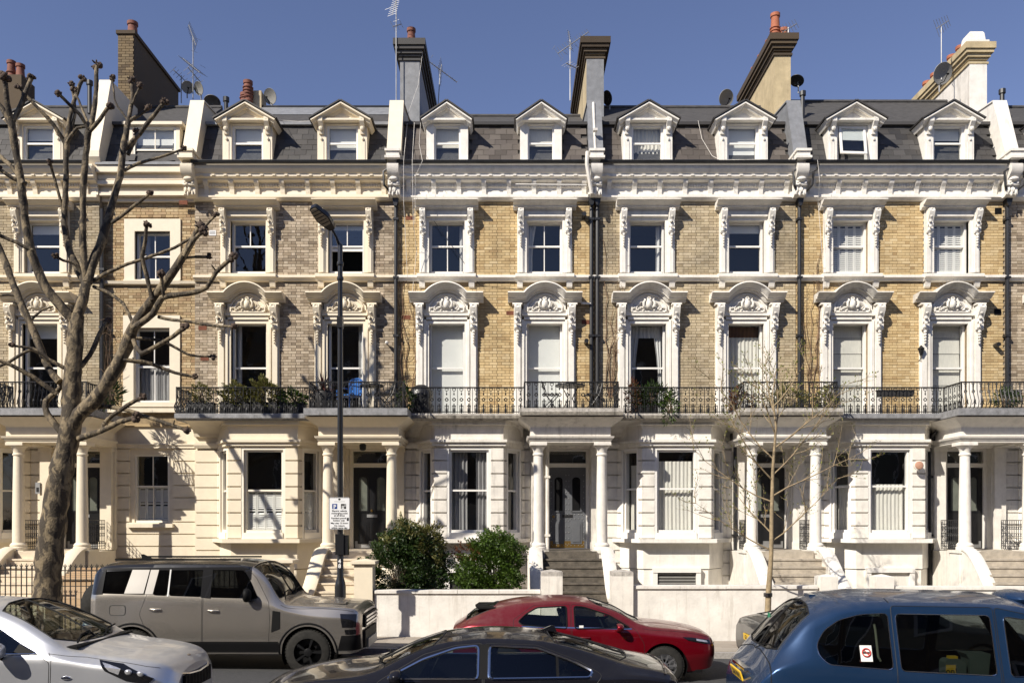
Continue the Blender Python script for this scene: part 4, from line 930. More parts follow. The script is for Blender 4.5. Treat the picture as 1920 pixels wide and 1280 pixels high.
M['wall_render'] = mat('garden_wall_render', (.69, .655, .60), .75, var=.16, vscale=2.2, bump=.25, bscale=25, streak=.6, grime=(.33, .29, .23))
gwall(704, 1013, 1105, 'wall_render', 'low white rendered garden wall in front of the two green shrubs')
gwall(1187, 1529, 1096, 'wall_render', 'low white rendered garden wall behind the young tree')
gwall(1673, 1960, 1098, 'white', 'low white rendered garden wall hidden behind the blue taxi roof')
def fence(u0, u1, vtop, y, label):
    a, b = X(u0, y), X(u1, y); zt = Z(vtop, y); t = thing('iron_railing', label, 'fence', (a, y, 0), 0); L_ = b - a
    zb = zg(a) + .05
    ob('rail', MB().box(0, L_, -.012, .012, zt - .16, zt - .14).box(0, L_, -.012, .012, zt - .5, zt - .485).box(0, L_, -.012, .012, zb + .12, zb + .14), 'iron', t)
    pm = MB().box(-.009, .009, -.009, .009, zb, zt - .1)
    pm.tube([(0, 0, zt - .12), (0, 0, zt - .06)], [.02, .008], 6).prism([(-.018, zt - .07), (0, zt - .04), (.018, zt - .07), (0, zt)], -.006, .006, 'y')
    for s in (-1, 1): pm.tube([(0, 0, zt - .09), (s * .03, 0, zt - .06), (s * .035, 0, zt - .035)], .007, 4)
    me = pm.mesh('picket'); n = int(L_ / .115)
    for i in range(n + 1): ob('picket', me, 'iron', t, (L_ * i / n, 0, 0))
fence(-90, 70, 1055, 18.2, 'black iron railing with spear heads left of the plane tree trunk')
fence(112, 520, 1056, 18.2, 'black iron railing with spear heads right of the plane tree, behind the grey off-roader')
# timber bin store behind the railing
M['timber'] = piece_mat('pale_timber', [(.42, .28, .16), (.5, .36, .22), (.46, .32, .19), (.55, .4, .26)], rough=.75, dirt=.2, bump=.2)
ts = thing('bin_store', 'pale timber bin store with a sloping board lid behind the iron railing', 'bin store', (X(180, 19), 18.75, zg(-9)))
for i in range(8): ob('plank', MB().box(-.62, .62, 0, .02, .1 + i * .14, .232 + i * .14), 'timber', ts, (0, 0, 0))
for i in range(8): ob('plank', MB().box(.62, .64, .02, .8, .1 + i * .14, .232 + i * .14), 'timber', ts)
for i in range(6): ob('lid_board', MB().box(-.7 + i * .005, .72, -.06 + i * .15, .082 + i * .15, 1.24 + i * .035, 1.27 + i * .035), 'timber', ts)

# ------------------------------------------------------------------ the terrace across the street, behind the viewer (unseen, added to block low sky; shows in paint and glass)
M['opp_brick'] = mat('opposite_brick', (.22, .17, .12), .9, var=.3, vscale=2)
M['opp_glass'] = mat('opposite_window_glass', (.03, .035, .04), .05, var=0)
opm = MB().box(-2.95, 2.95, -10, 0, -1.2, 13.4).prism([(0, 13.4), (-1, 15.6), (-9, 15.6), (-10, 13.4)], -2.95, 2.95, 'x').mesh('opposite_house')
opw = MB().box(-.6, .6, 0, .06, 0, 2.0).mesh('window'); opg = MB().box(-.5, .5, .06, .07, .1, 1.9).mesh('pane'); opp = MB().box(-2.95, 2.95, 0, .05, -1.1, 3.6).mesh('stucco_base')
for i in range(-7, 8):
    t = tag(ob('opposite_house', opm, 'opp_brick', None, (i * 5.9, -5.5, 0)), 'unseen brick house added across the street, behind the viewer, to block low sky', 'house', 'houses across the street')
    ob('stucco_base', opp, 'cream', t)
    for z in (1.2, 4.6, 7.8, 10.2):
        for x in (-1.5, 1.4):
            wd_ = ob('window', opw, 'white_gloss', t, (x, .05 if z < 4 else 0, z)); ob('pane', opg, 'opp_glass', wd_)
# ------------------------------------------------------------------ vehicles
def pchip(x, y, q):
    """monotone cubic interpolation, y may have trailing axes"""
    x = np.asarray(x, float); y = np.asarray(y, float); h = np.diff(x); sh = (-1,) + (1,) * (y.ndim - 1)
    d = np.diff(y, axis=0) / h.reshape(sh); m = np.zeros_like(y); m[0] = d[0]; m[-1] = d[-1]
    if len(x) > 2:
        w1 = (2 * h[1:] + h[:-1]).reshape(sh); w2 = (h[1:] + 2 * h[:-1]).reshape(sh)
        ok = d[1:] * d[:-1] > 0
        with np.errstate(divide='ignore', invalid='ignore'): hm = (w1 + w2) / (w1 / d[:-1] + w2 / d[1:])
        m[1:-1] = np.where(ok, hm, 0)
    q = np.clip(np.asarray(q, float), x[0], x[-1]); i = np.clip(np.searchsorted(x, q, 'right') - 1, 0, len(x) - 2)
    t = ((q - x[i]) / h[i]).reshape(sh); hi = h[i].reshape(sh)
    return (2 * t**3 - 3 * t**2 + 1) * y[i] + (t**3 - 2 * t**2 + t) * hi * m[i] + (-2 * t**3 + 3 * t**2) * y[i + 1] + (t**3 - t**2) * hi * m[i + 1]
def inside(px, py, poly):
    r = np.zeros(px.shape, bool); n = len(poly); j = n - 1
    for i in range(n):
        xi, yi = poly[i]; xj, yj = poly[j]
        c = (yi > py) != (yj > py)
        if yi != yj: r ^= c & (px < (xj - xi) * (py - yi) / (yj - yi) + xi)
        j = i
    return r
def dens(poly, step, closed=True):
    out = []; n = len(poly)
    for i in range(n if closed else n - 1):
        a, b = poly[i], poly[(i + 1) % n]; k = max(1, int(math.dist(a, b) / step))
        out += [(a[0] + (b[0] - a[0]) * t / k, a[1] + (b[1] - a[1]) * t / k) for t in range(k)]
    return out if closed else out + [poly[-1]]
def rounded(poly, r, n=4):
    """round the corners of a polygon"""
    out = []; m = len(poly)
    for i in range(m):
        p = Vector(poly[i]); a = Vector(poly[i - 1]) - p; b = Vector(poly[(i + 1) % m]) - p
        q = min(r, a.length * .45, b.length * .45); A = p + a.normalized() * q; B = p + b.normalized() * q
        for k in range(n + 1): t = k / n; v = A * (1 - t)**2 + p * (2 * t * (1 - t)) + B * t**2; out.append((v.x, v.y))
    return out
class Shell:
    """car body as a lofted half shell; stations: x, zs, ws, zm, wm, zb, wb, zr, wr, zt (sill, waist, belt, roof rail, centre top)"""
    T = 2.4
    def __init__(s, st, belt_r=.18, rail_r=.22, crown=.35):
        st = sorted(st); xs = [q[0] for q in st]; C = []
        for (x, zs, ws, zm, wm, zb, wb, zr, wr, zt) in st:
            p = [Vector(v) for v in ((ws, zs), (wm, zm), (wb, zb), (wr, zr), (wr * .5, zr + (zt - zr) * (1 - crown * .55)), (0, zt))]
            c = [p[0], p[0].lerp(p[1], .5), p[1], p[1].lerp(p[2], 1 - belt_r), p[2], p[2].lerp(p[3], belt_r), p[2].lerp(p[3], .5), p[3].lerp(p[2], rail_r), p[3], p[3].lerp(p[4], rail_r * 1.3), p[4], p[5]]
            for _ in range(2):
                n = [c[0]]
                for a, b in zip(c, c[1:]): n += [a.lerp(b, .25), a.lerp(b, .75)]
                n.append(c[-1]); c = n
            C.append([(v.x, v.y) for v in c])
        s.x0, s.x1 = xs[0], xs[-1]; C = np.array(C); s.nx = 160; s.gx = np.linspace(s.x0, s.x1, s.nx)
        s.G = pchip(xs, C, s.gx); s.m = s.G.shape[1]
        s.tr = 8.5 / 11 if False else None
        # parameter along the section proportional to index, remapped to mean arc length
        arc = np.concatenate([[0], np.cumsum(np.linalg.norm(np.diff(C.mean(0), axis=0), axis=1) + .004)]); s.tt = arc / arc[-1]
        s.t_rail = float(np.interp(8.0 / 11 * (s.m - 1), np.arange(s.m), s.tt))
    def P(s, x, t):
        x = np.asarray(x, float); t = np.clip(np.asarray(t, float), 0, 1)
        fi = np.clip((x - s.x0) / (s.x1 - s.x0), 0, 1) * (s.nx - 1); i = np.clip(fi.astype(int), 0, s.nx - 2); a = (fi - i)[:, None]
        fj = np.interp(t, s.tt, np.arange(s.m)); j = np.clip(fj.astype(int), 0, s.m - 2); b = (fj - j)[:, None]
        g = s.G; v = (g[i, j] * (1 - a) + g[i + 1, j] * a) * (1 - b) + (g[i, j + 1] * (1 - a) + g[i + 1, j + 1] * a) * b
        return np.column_stack([x, v[:, 0], v[:, 1]])
    def t_of(s, x, z):
        fi = min(max((x - s.x0) / (s.x1 - s.x0), 0), 1) * (s.nx - 1); i = min(int(fi), s.nx - 2); a = fi - i
        row = s.G[i] * (1 - a) + s.G[i + 1] * a; zz = np.maximum.accumulate(row[:, 1] + np.arange(s.m) * 1e-6)
        if z < zz[0]: return -.04
        return float(np.interp(z, zz, s.tt))
    def side(s, poly, step=.05): return [(x, s.t_of(x, z)) for x, z in dens(poly, step)]
    def normal(s, x, t):
        e = 1e-3; a = s.P(x + e, t) - s.P(x - e, t); b = s.P(x, np.minimum(t + e, 1)) - s.P(x, np.maximum(t - e, 0))
        n = np.cross(a, b); n /= np.maximum(np.linalg.norm(n, axis=1), 1e-9)[:, None]
        return -n * np.sign(-n[:, 1:2] + 1e-9) * -1 if False else n * np.where(n[:, 1:2] < -1e-6, -1, 1)
    def split(s, regions, nx=84, nt_=34):
        """triangulate the half shell with region outlines as constraints; returns {name: (verts2d, tris)}"""
        T = s.T; pts = []; edges = []; k = 0; segs = []
        for nm, poly in regions:
            q = [(x, t * T) for x, t in poly]; o = len(pts); pts += q; edges += [(o + i, o + (i + 1) % len(q)) for i in range(len(q))]
        B = np.array(pts) if pts else np.zeros((0, 2))
        gx = np.linspace(s.x0, s.x1, nx); gt = np.linspace(0, 1, nt_)
        X_, T_ = np.meshgrid(gx, gt, indexing='ij'); g = np.column_stack([X_.ravel(), T_.ravel() * T])
        if len(B):
            d = np.sqrt(((g[:, None, :] - B[None, :, :])**2).sum(2)).min(1); bd = (g[:, 1] < 1e-9) | (g[:, 1] > T - 1e-9) | (g[:, 0] < s.x0 + 1e-9) | (g[:, 0] > s.x1 - 1e-9)
            g = g[(d > .018) | (bd & (d > 1e-4))]
        vs_, es, fs, *_r = delaunay_2d_cdt([Vector(p) for p in pts] + [Vector(p) for p in g], edges, [], 0, 1e-5)
        V = np.array([(v.x, v.y) for v in vs_]); F = np.array([f for f in fs if len(f) == 3]); cen = V[F].mean(1)
        lab = np.full(len(F), -1)
        lab[(cen[:, 1] < 0) | (cen[:, 1] > T)] = -2
        for i, (nm, poly) in reversed(list(enumerate(regions))):
            q = [(x, t * T) for x, t in poly]; hit = inside(cen[:, 0], cen[:, 1], q) & (lab > -2); lab[hit] = i
        out = {}
        for i in range(-1, len(regions)):
            f = F[lab == i]
            if len(f): out['body' if i < 0 else i] = (V, f)
        return out
    def mesh(s, name, V, F, off=0.0, sides='both'):
        used = np.unique(F); mp = np.full(len(V), -1); mp[used] = np.arange(len(used)); x, t = V[used, 0], np.clip(V[used, 1] / s.T, 0, 1)
        p = s.P(x, t)
        if off: p = p + s.normal(x, t) * off
        f = mp[F]; vv = []; ff = []
        for sd in ((1, -1) if sides == 'both' else (sides,)):
            o = len(vv); q = p.copy(); q[:, 1] *= sd; vv += [tuple(r) for r in q]; ff += [tuple(int(i) + o for i in (tr if sd > 0 else tr[::-1])) for tr in f]
        me = bpy.data.meshes.new(name); me.from_pydata(vv, [], ff)
        bm = bmesh.new(); bm.from_mesh(me)
        if sides == 'both': bmesh.ops.remove_doubles(bm, verts=[v for v in bm.verts if abs(v.co.y) < 2e-3], dist=4e-3)
        bmesh.ops.recalc_face_normals(bm, faces=bm.faces); bm.to_mesh(me); bm.free()
        # outward test
        c = 0
        for pl in list(me.polygons)[:200]: c += pl.normal.y * pl.center.y + pl.normal.z * (pl.center.z - .8)
        if c < 0: me.flip_normals()
        me.polygons.foreach_set('use_smooth', [True] * len(me.polygons)); me.set_sharp_from_angle(angle=R(50)); me.materials.append(None); return me
    def patch(s, poly, off=.004, step=.03):
        """a panel lying on the shell: outline in (x, t)"""
        T = s.T; q = [(x, t * T) for x, t in dens([(x, t) for x, t in poly], step / 2)]
        a = np.array(q); lo, hi = a.min(0), a.max(0); st = max(.02, step); gx = np.arange(lo[0], hi[0], st); gy = np.arange(lo[1], hi[1], st)
        g = [(x, y) for x in gx for y in gy]; G_ = np.array(g) if g else np.zeros((0, 2))
        if len(G_):
            ins = inside(G_[:, 0], G_[:, 1], q); d = np.sqrt(((G_[:, None] - a[None])**2).sum(2)).min(1); G_ = G_[ins & (d > st * .4)]
        v, e, f, *_r = delaunay_2d_cdt([Vector(p) for p in q] + [Vector(p) for p in G_], [(i, (i + 1) % len(q)) for i in range(len(q))], [], 1, 1e-5)
        return np.array([(p.x, p.y) for p in v]), np.array([t for t in f if len(t) == 3])
    def line(s, poly, r, off=0, closed=False, sides=(1, -1), n=5, step=.05):
        mb = MB(); q = dens(poly, step, closed)
        if closed: q = q + [q[0]]
        x = np.array([p[0] for p in q]); t = np.array([p[1] for p in q]); p = s.P(x, t) + (s.normal(x, t) * off if off else 0)
        for sd in sides: mb.tube([(a[0], a[1] * sd, a[2]) for a in p], r, n)
        return mb
def wheel(root, x, y, r, rimm, style, side, w_=.22):
    o = ob('wheel', MB().lathe([(r * .62, -w_ / 2), (r * .9, -w_ / 2), (r * .97, -w_ * .42), (r, -w_ * .3), (r, w_ * .3), (r * .97, w_ * .42), (r * .9, w_ / 2), (r * .62, w_ / 2)], (0, 0, 0), 36, 'y', False), 'rubber', root, (x, y, r), smooth=40)
    rm = MB().lathe([(r * .64, -w_ * .5), (r * .62, -w_ * .3), (r * .58, w_ * .1), (r * .3, w_ * .1)], (0, 0, 0), 36, 'y', False); k = {'five': 5, 'six': 6, 'ten': 10}[style]
    for i in range(k):
        a = 2 * math.pi * i / k; bw = .05 if k < 8 else .028
        rm.add([(math.cos(a + d) * q, yy, math.sin(a + d) * q) for q, e in ((r * .14, bw * 4.5), (r * .63, bw * 1.9)) for d in (-e, e) for yy in (-w_ * .44, -w_ * .3)], [(0, 4, 6, 2), (0, 1, 5, 4), (2, 6, 7, 3), (0, 2, 3, 1), (4, 5, 7, 6)])
    rm.lathe([(r * .18, -w_ * .3), (r * .18, -w_ * .46), (r * .1, -w_ * .5), (0, -w_ * .5)], (0, 0, 0), 16, 'y')
    rim = ob('rim', rm, rimm, o, smooth=35)
    for q in (rim, o): pass
    if side > 0: o.rotation_euler = (0, 0, math.pi)
    mb = MB()
    for i in range(44):                                                          # tread blocks
        a = 2 * math.pi * i / 44
        for yy in (-w_ * .3, 0, w_ * .3):
            mb.add([(math.cos(a + d) * (r + h), yy + e, math.sin(a + d) * (r + h)) for h in (-.01, .006) for d in (-.045, .045) for e in (-w_ * .12, w_ * .12)], [(4, 5, 7, 6), (0, 1, 5, 4), (2, 6, 7, 3), (0, 4, 6, 2), (1, 3, 7, 5)])
    ob('tread', mb, 'rubber', o, kind='stuff', fix=False)
    return o
def seat(root, x, y, m='plastic_black', z=.3, back=.5):
    mb = MB().box(-.26, .26, -.25, .25, 0, .2); mb.prism([(-.2, .12), (-.36, .12 + back), (-.24, .14 + back), (-.06, .16)], -.24, .24, 'y')
    mb.prism([(-.36, .16 + back), (-.42, .36 + back), (-.33, .37 + back), (-.26, .16 + back)], -.13, .13, 'y')
    o = ob('seat', mb, m, root, (x, y, z)); md = o.modifiers.new('soft', 'BEVEL'); md.width = .04; md.segments = 3; return o
def vehicle(name, label, cat, loc, rz, st, paint, doors=(), windows=(), screens=(), wheels=(), wr=.34, rimm='rim', rstyle='five', group='cars parked along the street', seats=(), glassm='car_glass', arch=1.18, belt_r=.18, rail_r=.22, trim=None, arch_trim=None, sill_trim=None, crown=.35, wy=None, roofm=None, seatm='plastic_black', dash=None):
    """doors/windows are side-view (x, z) outlines, screens are (x, share from rail to centre line) outlines"""
    root = thing(name, label, cat, loc, rz, group); sh = Shell(st, belt_r, rail_r, crown)
    reg = []; info = []
    for w_ in windows: reg.append(('window', sh.side(rounded(w_, .05)))); info.append('window')
    for nm, sc_ in screens:
        reg.append((nm, [(x, sh.t_rail + (1 - sh.t_rail) * f) for x, f in dens(sc_, .06)])); info.append(nm)
    ar = wr * arch
    for wx in wheels:
        c = [(wx + ar * math.cos(a), wr + ar * math.sin(a)) for a in np.linspace(-.55, math.pi + .55, 30)]; reg.append(('arch', [(x, sh.t_of(x, z)) for x, z in c])); info.append('arch')
    if roofm: reg.append(('roof', [(x, sh.t_rail + (1 - sh.t_rail) * f) for x, f in dens(roofm[0], .06)])); info.append('roof')
    for d in doors: reg.append(('door', sh.side(rounded(d, .04)))); info.append('door')
    parts = sh.split(reg)
    body_v, body_f = parts['body']
    bm_ = sh.mesh('body', body_v, body_f); body = ob('body', bm_, paint, root)
    for xe, nm_ in ((sh.x0, 'rear_panel'), (sh.x1, 'nose_panel')):
        caps = MB()
        row = sh.P(np.full(24, xe), np.linspace(0, 1, 24)); lp = [(xe, r_[1], r_[2]) for r_ in row] + [(xe, -r_[1], r_[2]) for r_ in row[::-1][1:]]
        caps.add(lp, [tuple(range(len(lp)))]); ob(nm_, caps, paint, root)
    door_objs = []
    for i, nm in enumerate(info):
        if nm == 'door' and i in parts:
            for sd in (1, -1): door_objs.append((i, sd, ob('door', sh.mesh('door', *parts[i], sides=sd), paint, root)))
    for i, nm in enumerate(info):
        if nm == 'window' and i in parts:
            cx = np.mean([p[0] for p in reg[i][1]])
            for sd in (1, -1):
                par = root
                for (j, s2, o) in door_objs:
                    dx = [p[0] for p in reg[j][1]]
                    if s2 == sd and min(dx) < cx < max(dx): par = o
                wv = ob('side_window', sh.mesh('side_window', *parts[i], off=-.004, sides=sd), glassm, par)
                if trim: ob('window_trim', sh.line(reg[i][1], trim[1], .002, True, (sd,), step=.2), trim[0], wv, smooth=60)
        elif nm not in ('window', 'arch', 'door', 'body') and i in parts:
            ob(nm, sh.mesh(nm, *parts[i], off=-.004 if nm != 'roof' else 0), glassm if nm != 'roof' else roofm[1], root)
            if nm != 'roof':
                pl = reg[i][1]; edge = [p for p in pl if p[1] < .9995]
                ob('seal', sh.line(pl, .009, 0, True, step=.3), 'gap', root)
    for (j, s2, o) in door_objs: ob('panel_gap', sh.line(reg[j][1], .0045, -.001, True, (s2,), 4, step=.3), 'gap', o)
    # arches, liners, floor, interior
    wy = wy or (max(q[4] for q in st) - .13)
    for i, wx in enumerate(wheels):
        for sd in (1, -1):
            wheel(root, wx, sd * (wy if sd else wy), wr, rimm, rstyle, sd)
            ln = [(wx + ar * math.cos(a), wr + ar * math.sin(a)) for a in np.linspace(-.5, math.pi + .5, 18)]
            mb = MB(); yo, yi = sd * (wy + .1), sd * (wy - .28)
            v = [(x, yo, z) for x, z in ln] + [(x, yi, z) for x, z in ln]; k = len(ln)
            mb.add(v, [(q, q + 1, k + q + 1, k + q) for q in range(k - 1)] + [tuple(range(k, 2 * k))]); ob('arch_liner', mb, 'plastic_black', root)
            if arch_trim:
                pl = [p for p in reg[info.index('arch') + i][1] if p[1] > -.01]; m2 = sh.line(pl, arch_trim[1], .0, False, (sd,), 6, step=.06); ob('arch_trim', m2, arch_trim[0], root, smooth=60)
    zs = min(q[1] for q in st[2:-2]); xa, xb = sh.x0 + .25, sh.x1 - .25; wm = min(q[2] for q in st[3:-3]) - .03
    ob('floor_pan', MB().box(xa, xb, -wm, wm, zs, zs + .05), 'plastic_black', root)
    for sx, sy in seats: seat(root, sx, sy, seatm)
    if dash:
        ob('dashboard', MB().prism([(dash - .25, .55), (dash - .25, .9), (dash - .12, .98), (dash + .35, .97), (dash + .35, .55)], -wm + .05, wm - .05, 'y'), 'plastic_black', root)
        ob('steering_wheel', MB().torus((0, 0, 0), .18, .015, 20, 6, 'x').box(-.01, .01, -.17, .17, -.02, .02), 'plastic_black', root, (dash - .38, -.36, .93), (0, R(-25), 0))
    return root, sh, door_objs
def on(root, sh, name, poly, m, off=.004, sides=(1, -1), z=True, step=.03, par=None):
    """panel resting on the body; poly in side view (x, z)"""
    V, F = sh.patch(sh.side(poly, .03) if z else poly, off, step)
    return [ob(name, sh.mesh(name, V, F, off, sd), m, par or root) for sd in sides]
def mirror(root, x, y, z, m, s, shape=(.1, .09, .075)):
    for sd in (1, -1):
        mb = MB().ball((0, 0, 0), shape, 14, 9); mb.v = [(min(p[0], .8 * shape[0]) if True else 0, p[1], p[2]) for p in mb.v]
        mb.v = [(max(p[0], -.45 * shape[0]), p[1], p[2]) for p in mb.v]
        o = ob('door_mirror', mb, m, root, (x, sd * (y + shape[1]), z), smooth=60)
        ob('mirror_glass', MB().lathe([(0, 0), (shape[2] * .8, .0)], (0, 0, 0), 14, 'x', False), 'chrome', o, (-.46 * shape[0], 0, 0), None, (1, 1, .95))
        ob('mirror_foot', MB().tube([(0, -sd * shape[1] * .6, -shape[2] * .6), (-.01, -sd * (shape[1] + .07), -shape[2] - .03)], .022, 6), 'plastic_black', o)
def handles(root, sh, doors, spots, m, chromed=False):
    for (x, z) in spots:
        for sd in (1, -1):
            t = sh.t_of(x, z); p = sh.P(np.array([x - .1, x, x + .1]), np.array([t, t, t]))
            par = root
            for (j, s2, o) in doors:
                xs = [v.co.x for v in o.data.vertices]
                if s2 == sd and min(xs) < x < max(xs): par = o
            h = ob('handle', MB().tube([(p[0][0], sd * (p[0][1] + .0), p[0][2]), (p[0][0] + .03, sd * (p[0][1] + .035), p[0][2]), (p[2][0] - .03, sd * (p[2][1] + .035), p[2][2]), (p[2][0], sd * p[2][1], p[2][2])], [.012, .016, .016, .012], 8), m, par, smooth=60)
def carpaint(name, col, metal=.6, rough=.32, dust=.25, dcol=(.35, .33, .29)):
    m = mat(name, col, rough, metal, var=.03, vscale=2, coat=.9, rvar=0, spec=.25)
    t = m.node_tree; b = t.nodes['Principled BSDF']; L = t.links.new; b.inputs['Coat Weight'].default_value = .6
    # settled dust and pollen on faces that look up
    b.inputs['Coat Weight'].default_value = .75; g = N(t, 'ShaderNodeNewGeometry'); sp = N(t, 'ShaderNodeSeparateXYZ'); L(g.outputs['Normal'], sp.inputs[0])
    mr = N(t, 'ShaderNodeMapRange'); mr.inputs['From Min'].default_value = .45; mr.inputs['From Max'].default_value = .98; mr.inputs['To Max'].default_value = dust; L(sp.outputs[2], mr.inputs[0])
    n = N(t, 'ShaderNodeTexNoise'); n.inputs['Scale'].default_value = 6; n.inputs['Detail'].default_value = 8; n.inputs['Roughness'].default_value = .75; L(g.outputs['Position'], n.inputs['Vector'])
    m2 = N(t, 'ShaderNodeMapRange'); m2.inputs['From Min'].default_value = .35; m2.inputs['From Max'].default_value = .65; m2.inputs['To Min'].default_value = .35; L(n.outputs['Fac'], m2.inputs[0])
    mu = N(t, 'ShaderNodeMath', operation='MULTIPLY'); L(mr.outputs[0], mu.inputs[0]); L(m2.outputs[0], mu.inputs[1])
    src = b.inputs['Base Color'].links[0].from_socket; mx = N(t, 'ShaderNodeMix', data_type='RGBA'); L(mu.outputs[0], mx.inputs[0]); L(src, mx.inputs[6]); mx.inputs[7].default_value = (*dcol, 1); L(mx.outputs[2], b.inputs['Base Color'])
    for inp, base in (('Metallic', metal), ('Coat Weight', .75)):
        s = N(t, 'ShaderNodeMath', operation='MULTIPLY_ADD'); s.inputs[1].default_value = -base; s.inputs[2].default_value = base; L(mu.outputs[0], s.inputs[0]); L(s.outputs[0], b.inputs[inp])
    b.inputs['Coat Roughness'].default_value = .015
    return m
M['car_glass'] = glass('car_glass', (.50, .55, .53), f0=.06)
M['clear_car_glass'] = glass('clear_car_glass', (.74, .79, .77), f0=.05)
M['car_glass_dark'] = glass('privacy_glass', (.12, .13, .14), f0=.07)
M['lens'] = mat('headlamp_lens', (.6, .6, .62), .08, metal=.6, var=.3, vscale=30, coat=1)
M['lamp_dark'] = mat('dark_headlamp', (.008, .008, .009), .1, var=.3, vscale=30, coat=.8, spec=.3)
M['red_lens'] = mat('red_lamp_lens', (.35, .01, .01), .15, var=.1, coat=1)
M['p_silver'] = carpaint('silver_paint', (.62, .63, .66), .75, .3, .75, (.40, .38, .33))
M['p_grey'] = carpaint('warm_grey_paint', (.42, .385, .34), .85, .26, .25)
M['p_panel'] = mat('satin_panel', (.27, .255, .235), .4, metal=.3, var=.03)
M['p_black'] = carpaint('black_paint', (.008, .008, .011), .05, .2, .04, (.25, .23, .2))
M['p_black'].node_tree.nodes['Principled BSDF'].inputs['Specular IOR Level'].default_value = .05
M['p_red'] = carpaint('red_paint', (.165, .002, .008), .5, .28, .25)
M['p_blue'] = carpaint('blue_paint', (.013, .038, .096), .42, .26, .15)
M['p_dark'] = carpaint('dark_grey_paint', (.03, .031, .033), .5, .3, .2)
M['roof_black'] = carpaint('black_roof_paint', (.01, .01, .011), .05, .2, .08)
M['plate_y'] = mat('yellow_plate', (.75, .47, .03), .45, var=.03)
M['plate_w'] = mat('white_plate', (.75, .75, .73), .45, var=.03)
M['ink'] = mat('black_ink', (.01, .01, .01), .6, var=0)
# --- silver crossover, near left
def rowst(*r): return [tuple(q) for q in r]
KIA = rowst((2.24, .38, .5, .55, .56, .70, .54, .80, .42, .86), (2.17, .30, .64, .52, .72, .74, .70, .88, .56, .94), (2.0, .25, .76, .5, .85, .82, .82, .96, .68, 1.01), (1.7, .22, .82, .5, .91, .92, .875, 1.02, .74, 1.07), (1.3, .22, .84, .5, .93, .98, .89, 1.07, .76, 1.12), (1.06, .22, .84, .5, .93, 1.02, .9, 1.12, .78, 1.16),
             (.8, .22, .84, .5, .93, 1.04, .9, 1.27, .74, 1.32), (.4, .22, .84, .5, .93, 1.05, .905, 1.47, .66, 1.53), (.1, .22, .84, .5, .93, 1.06, .905, 1.56, .625, 1.63), (-.6, .22, .84, .5, .93, 1.07, .905, 1.59, .61, 1.67), (-1.4, .24, .83, .5, .92, 1.10, .89, 1.54, .6, 1.62), (-1.9, .3, .8, .5, .9, 1.12, .85, 1.38, .6, 1.46), (-2.2, .4, .7, .6, .82, 1.05, .75, 1.15, .55, 1.2))
rt, sh, dr = vehicle('parked_car', 'silver crossover car seen from its front corner at the bottom left', 'car', (-6.12, 10.25, .07), 0, KIA, 'p_silver',
    doors=[[(.93, .3), (.93, 1.0), (.72, 1.14), (.13, 1.5), (-.25, 1.54), (-.25, .3)], [(-.27, .3), (-.27, 1.54), (-1.0, 1.53), (-1.3, 1.1), (-1.05, .7), (-1.0, .3)]],
    windows=[[(.78, 1.09), (.55, 1.20), (.1, 1.45), (-.2, 1.5), (-.2, 1.09)], [(-.32, 1.09), (-.32, 1.5), (-.95, 1.49), (-1.22, 1.12)]],
    screens=[('windscreen', [(.86, .05), (1.02, .5), (1.06, 1.0), (.12, 1.0), (.13, .5), (.22, .05)]), ('rear_window', [(-1.6, .1), (-1.55, 1.0), (-2.0, 1.0), (-1.98, .1)])],
    wheels=(1.33, -1.34), wr=.35, seats=((-.1, .38), (-.1, -.38), (-.95, .38), (-.95, -.38)), dash=.75, trim=('chrome', .008))
for sd in (1, -1): pass
on(rt, sh, 'headlamp', [(2.06, .80), (1.72, .97), (1.45, 1.015), (1.55, .90), (1.78, .79), (2.0, .74)], 'lamp_dark', .006)
on(rt, sh, 'daytime_lamp', [(1.58, .965), (1.50, .985), (1.60, .90), (1.70, .86), (1.72, .92)], 'lens', .012)
for x, z in ((1.80, .885), (1.92, .858)):
    for sd in (1, -1):
        t = sh.t_of(x, z); p = sh.P(np.array([x]), np.array([t]))[0]; nn = sh.normal(np.array([x]), np.array([t]))[0]
        ob('projector_lamp', MB().ball((p[0], sd * p[1], p[2]), (.045, .02, .034), 12, 8), 'lens', rt, smooth=60)
ob('bonnet_gap', sh.line([(x, sh.t_of(x, z)) for x, z in ((.9, 1.09), (1.3, 1.045), (1.6, 1.0), (1.95, .93), (2.08, .9))], .004, 0), 'gap', rt)
ob('wing_gap', sh.line([(x, sh.t_of(x, z)) for x, z in ((.95, .5), (.95, 1.03), (.9, 1.1))], .004, 0), 'gap', rt)
ob('grille', MB().box(2.2, 2.27, -.42, .42, .58, .76), 'plastic_black', rt); 
for i in range(9): ob('grille_bar', MB().box(2.265, 2.275, -.4 + .1 * i - .006, -.4 + .1 * i + .006, .59, .75), 'rim_dark', rt)
ob('grille_surround', MB().tube([(2.2, -.5, .8), (2.27, -.3, .77), (2.28, 0, .75), (2.27, .3, .77), (2.2, .5, .8)], .014, 6), 'chrome', rt)
for sd in (-1, 1): ob('side_badge', MB().ball((1.13, sd * .925, .83), (.055, .006, .022), 10, 5), 'chrome', rt)
ob('bonnet_badge', MB().ball((2.14, 0, .945), (.03, .06, .012), 12, 5), 'chrome', rt)
for y0, y1 in ((-.55, .0), (.1, .65)): ob('wiper', MB().tube([(1.07, y0, 1.175), (.97, (y0 + y1) / 2, 1.23), (.93, y1, 1.245)], .011, 5), 'plastic_black', rt)
ob('scuttle', MB().box(1.02, 1.14, -.7, .7, 1.125, 1.15), 'plastic_black', rt)
mirror(rt, .40, .92, 1.15, 'p_silver', 1, (.13, .14, .1))
on(rt, sh, 'door_corner_trim', [(.80, 1.08), (.55, 1.20), (.50, 1.08)], 'plastic_black', .004)
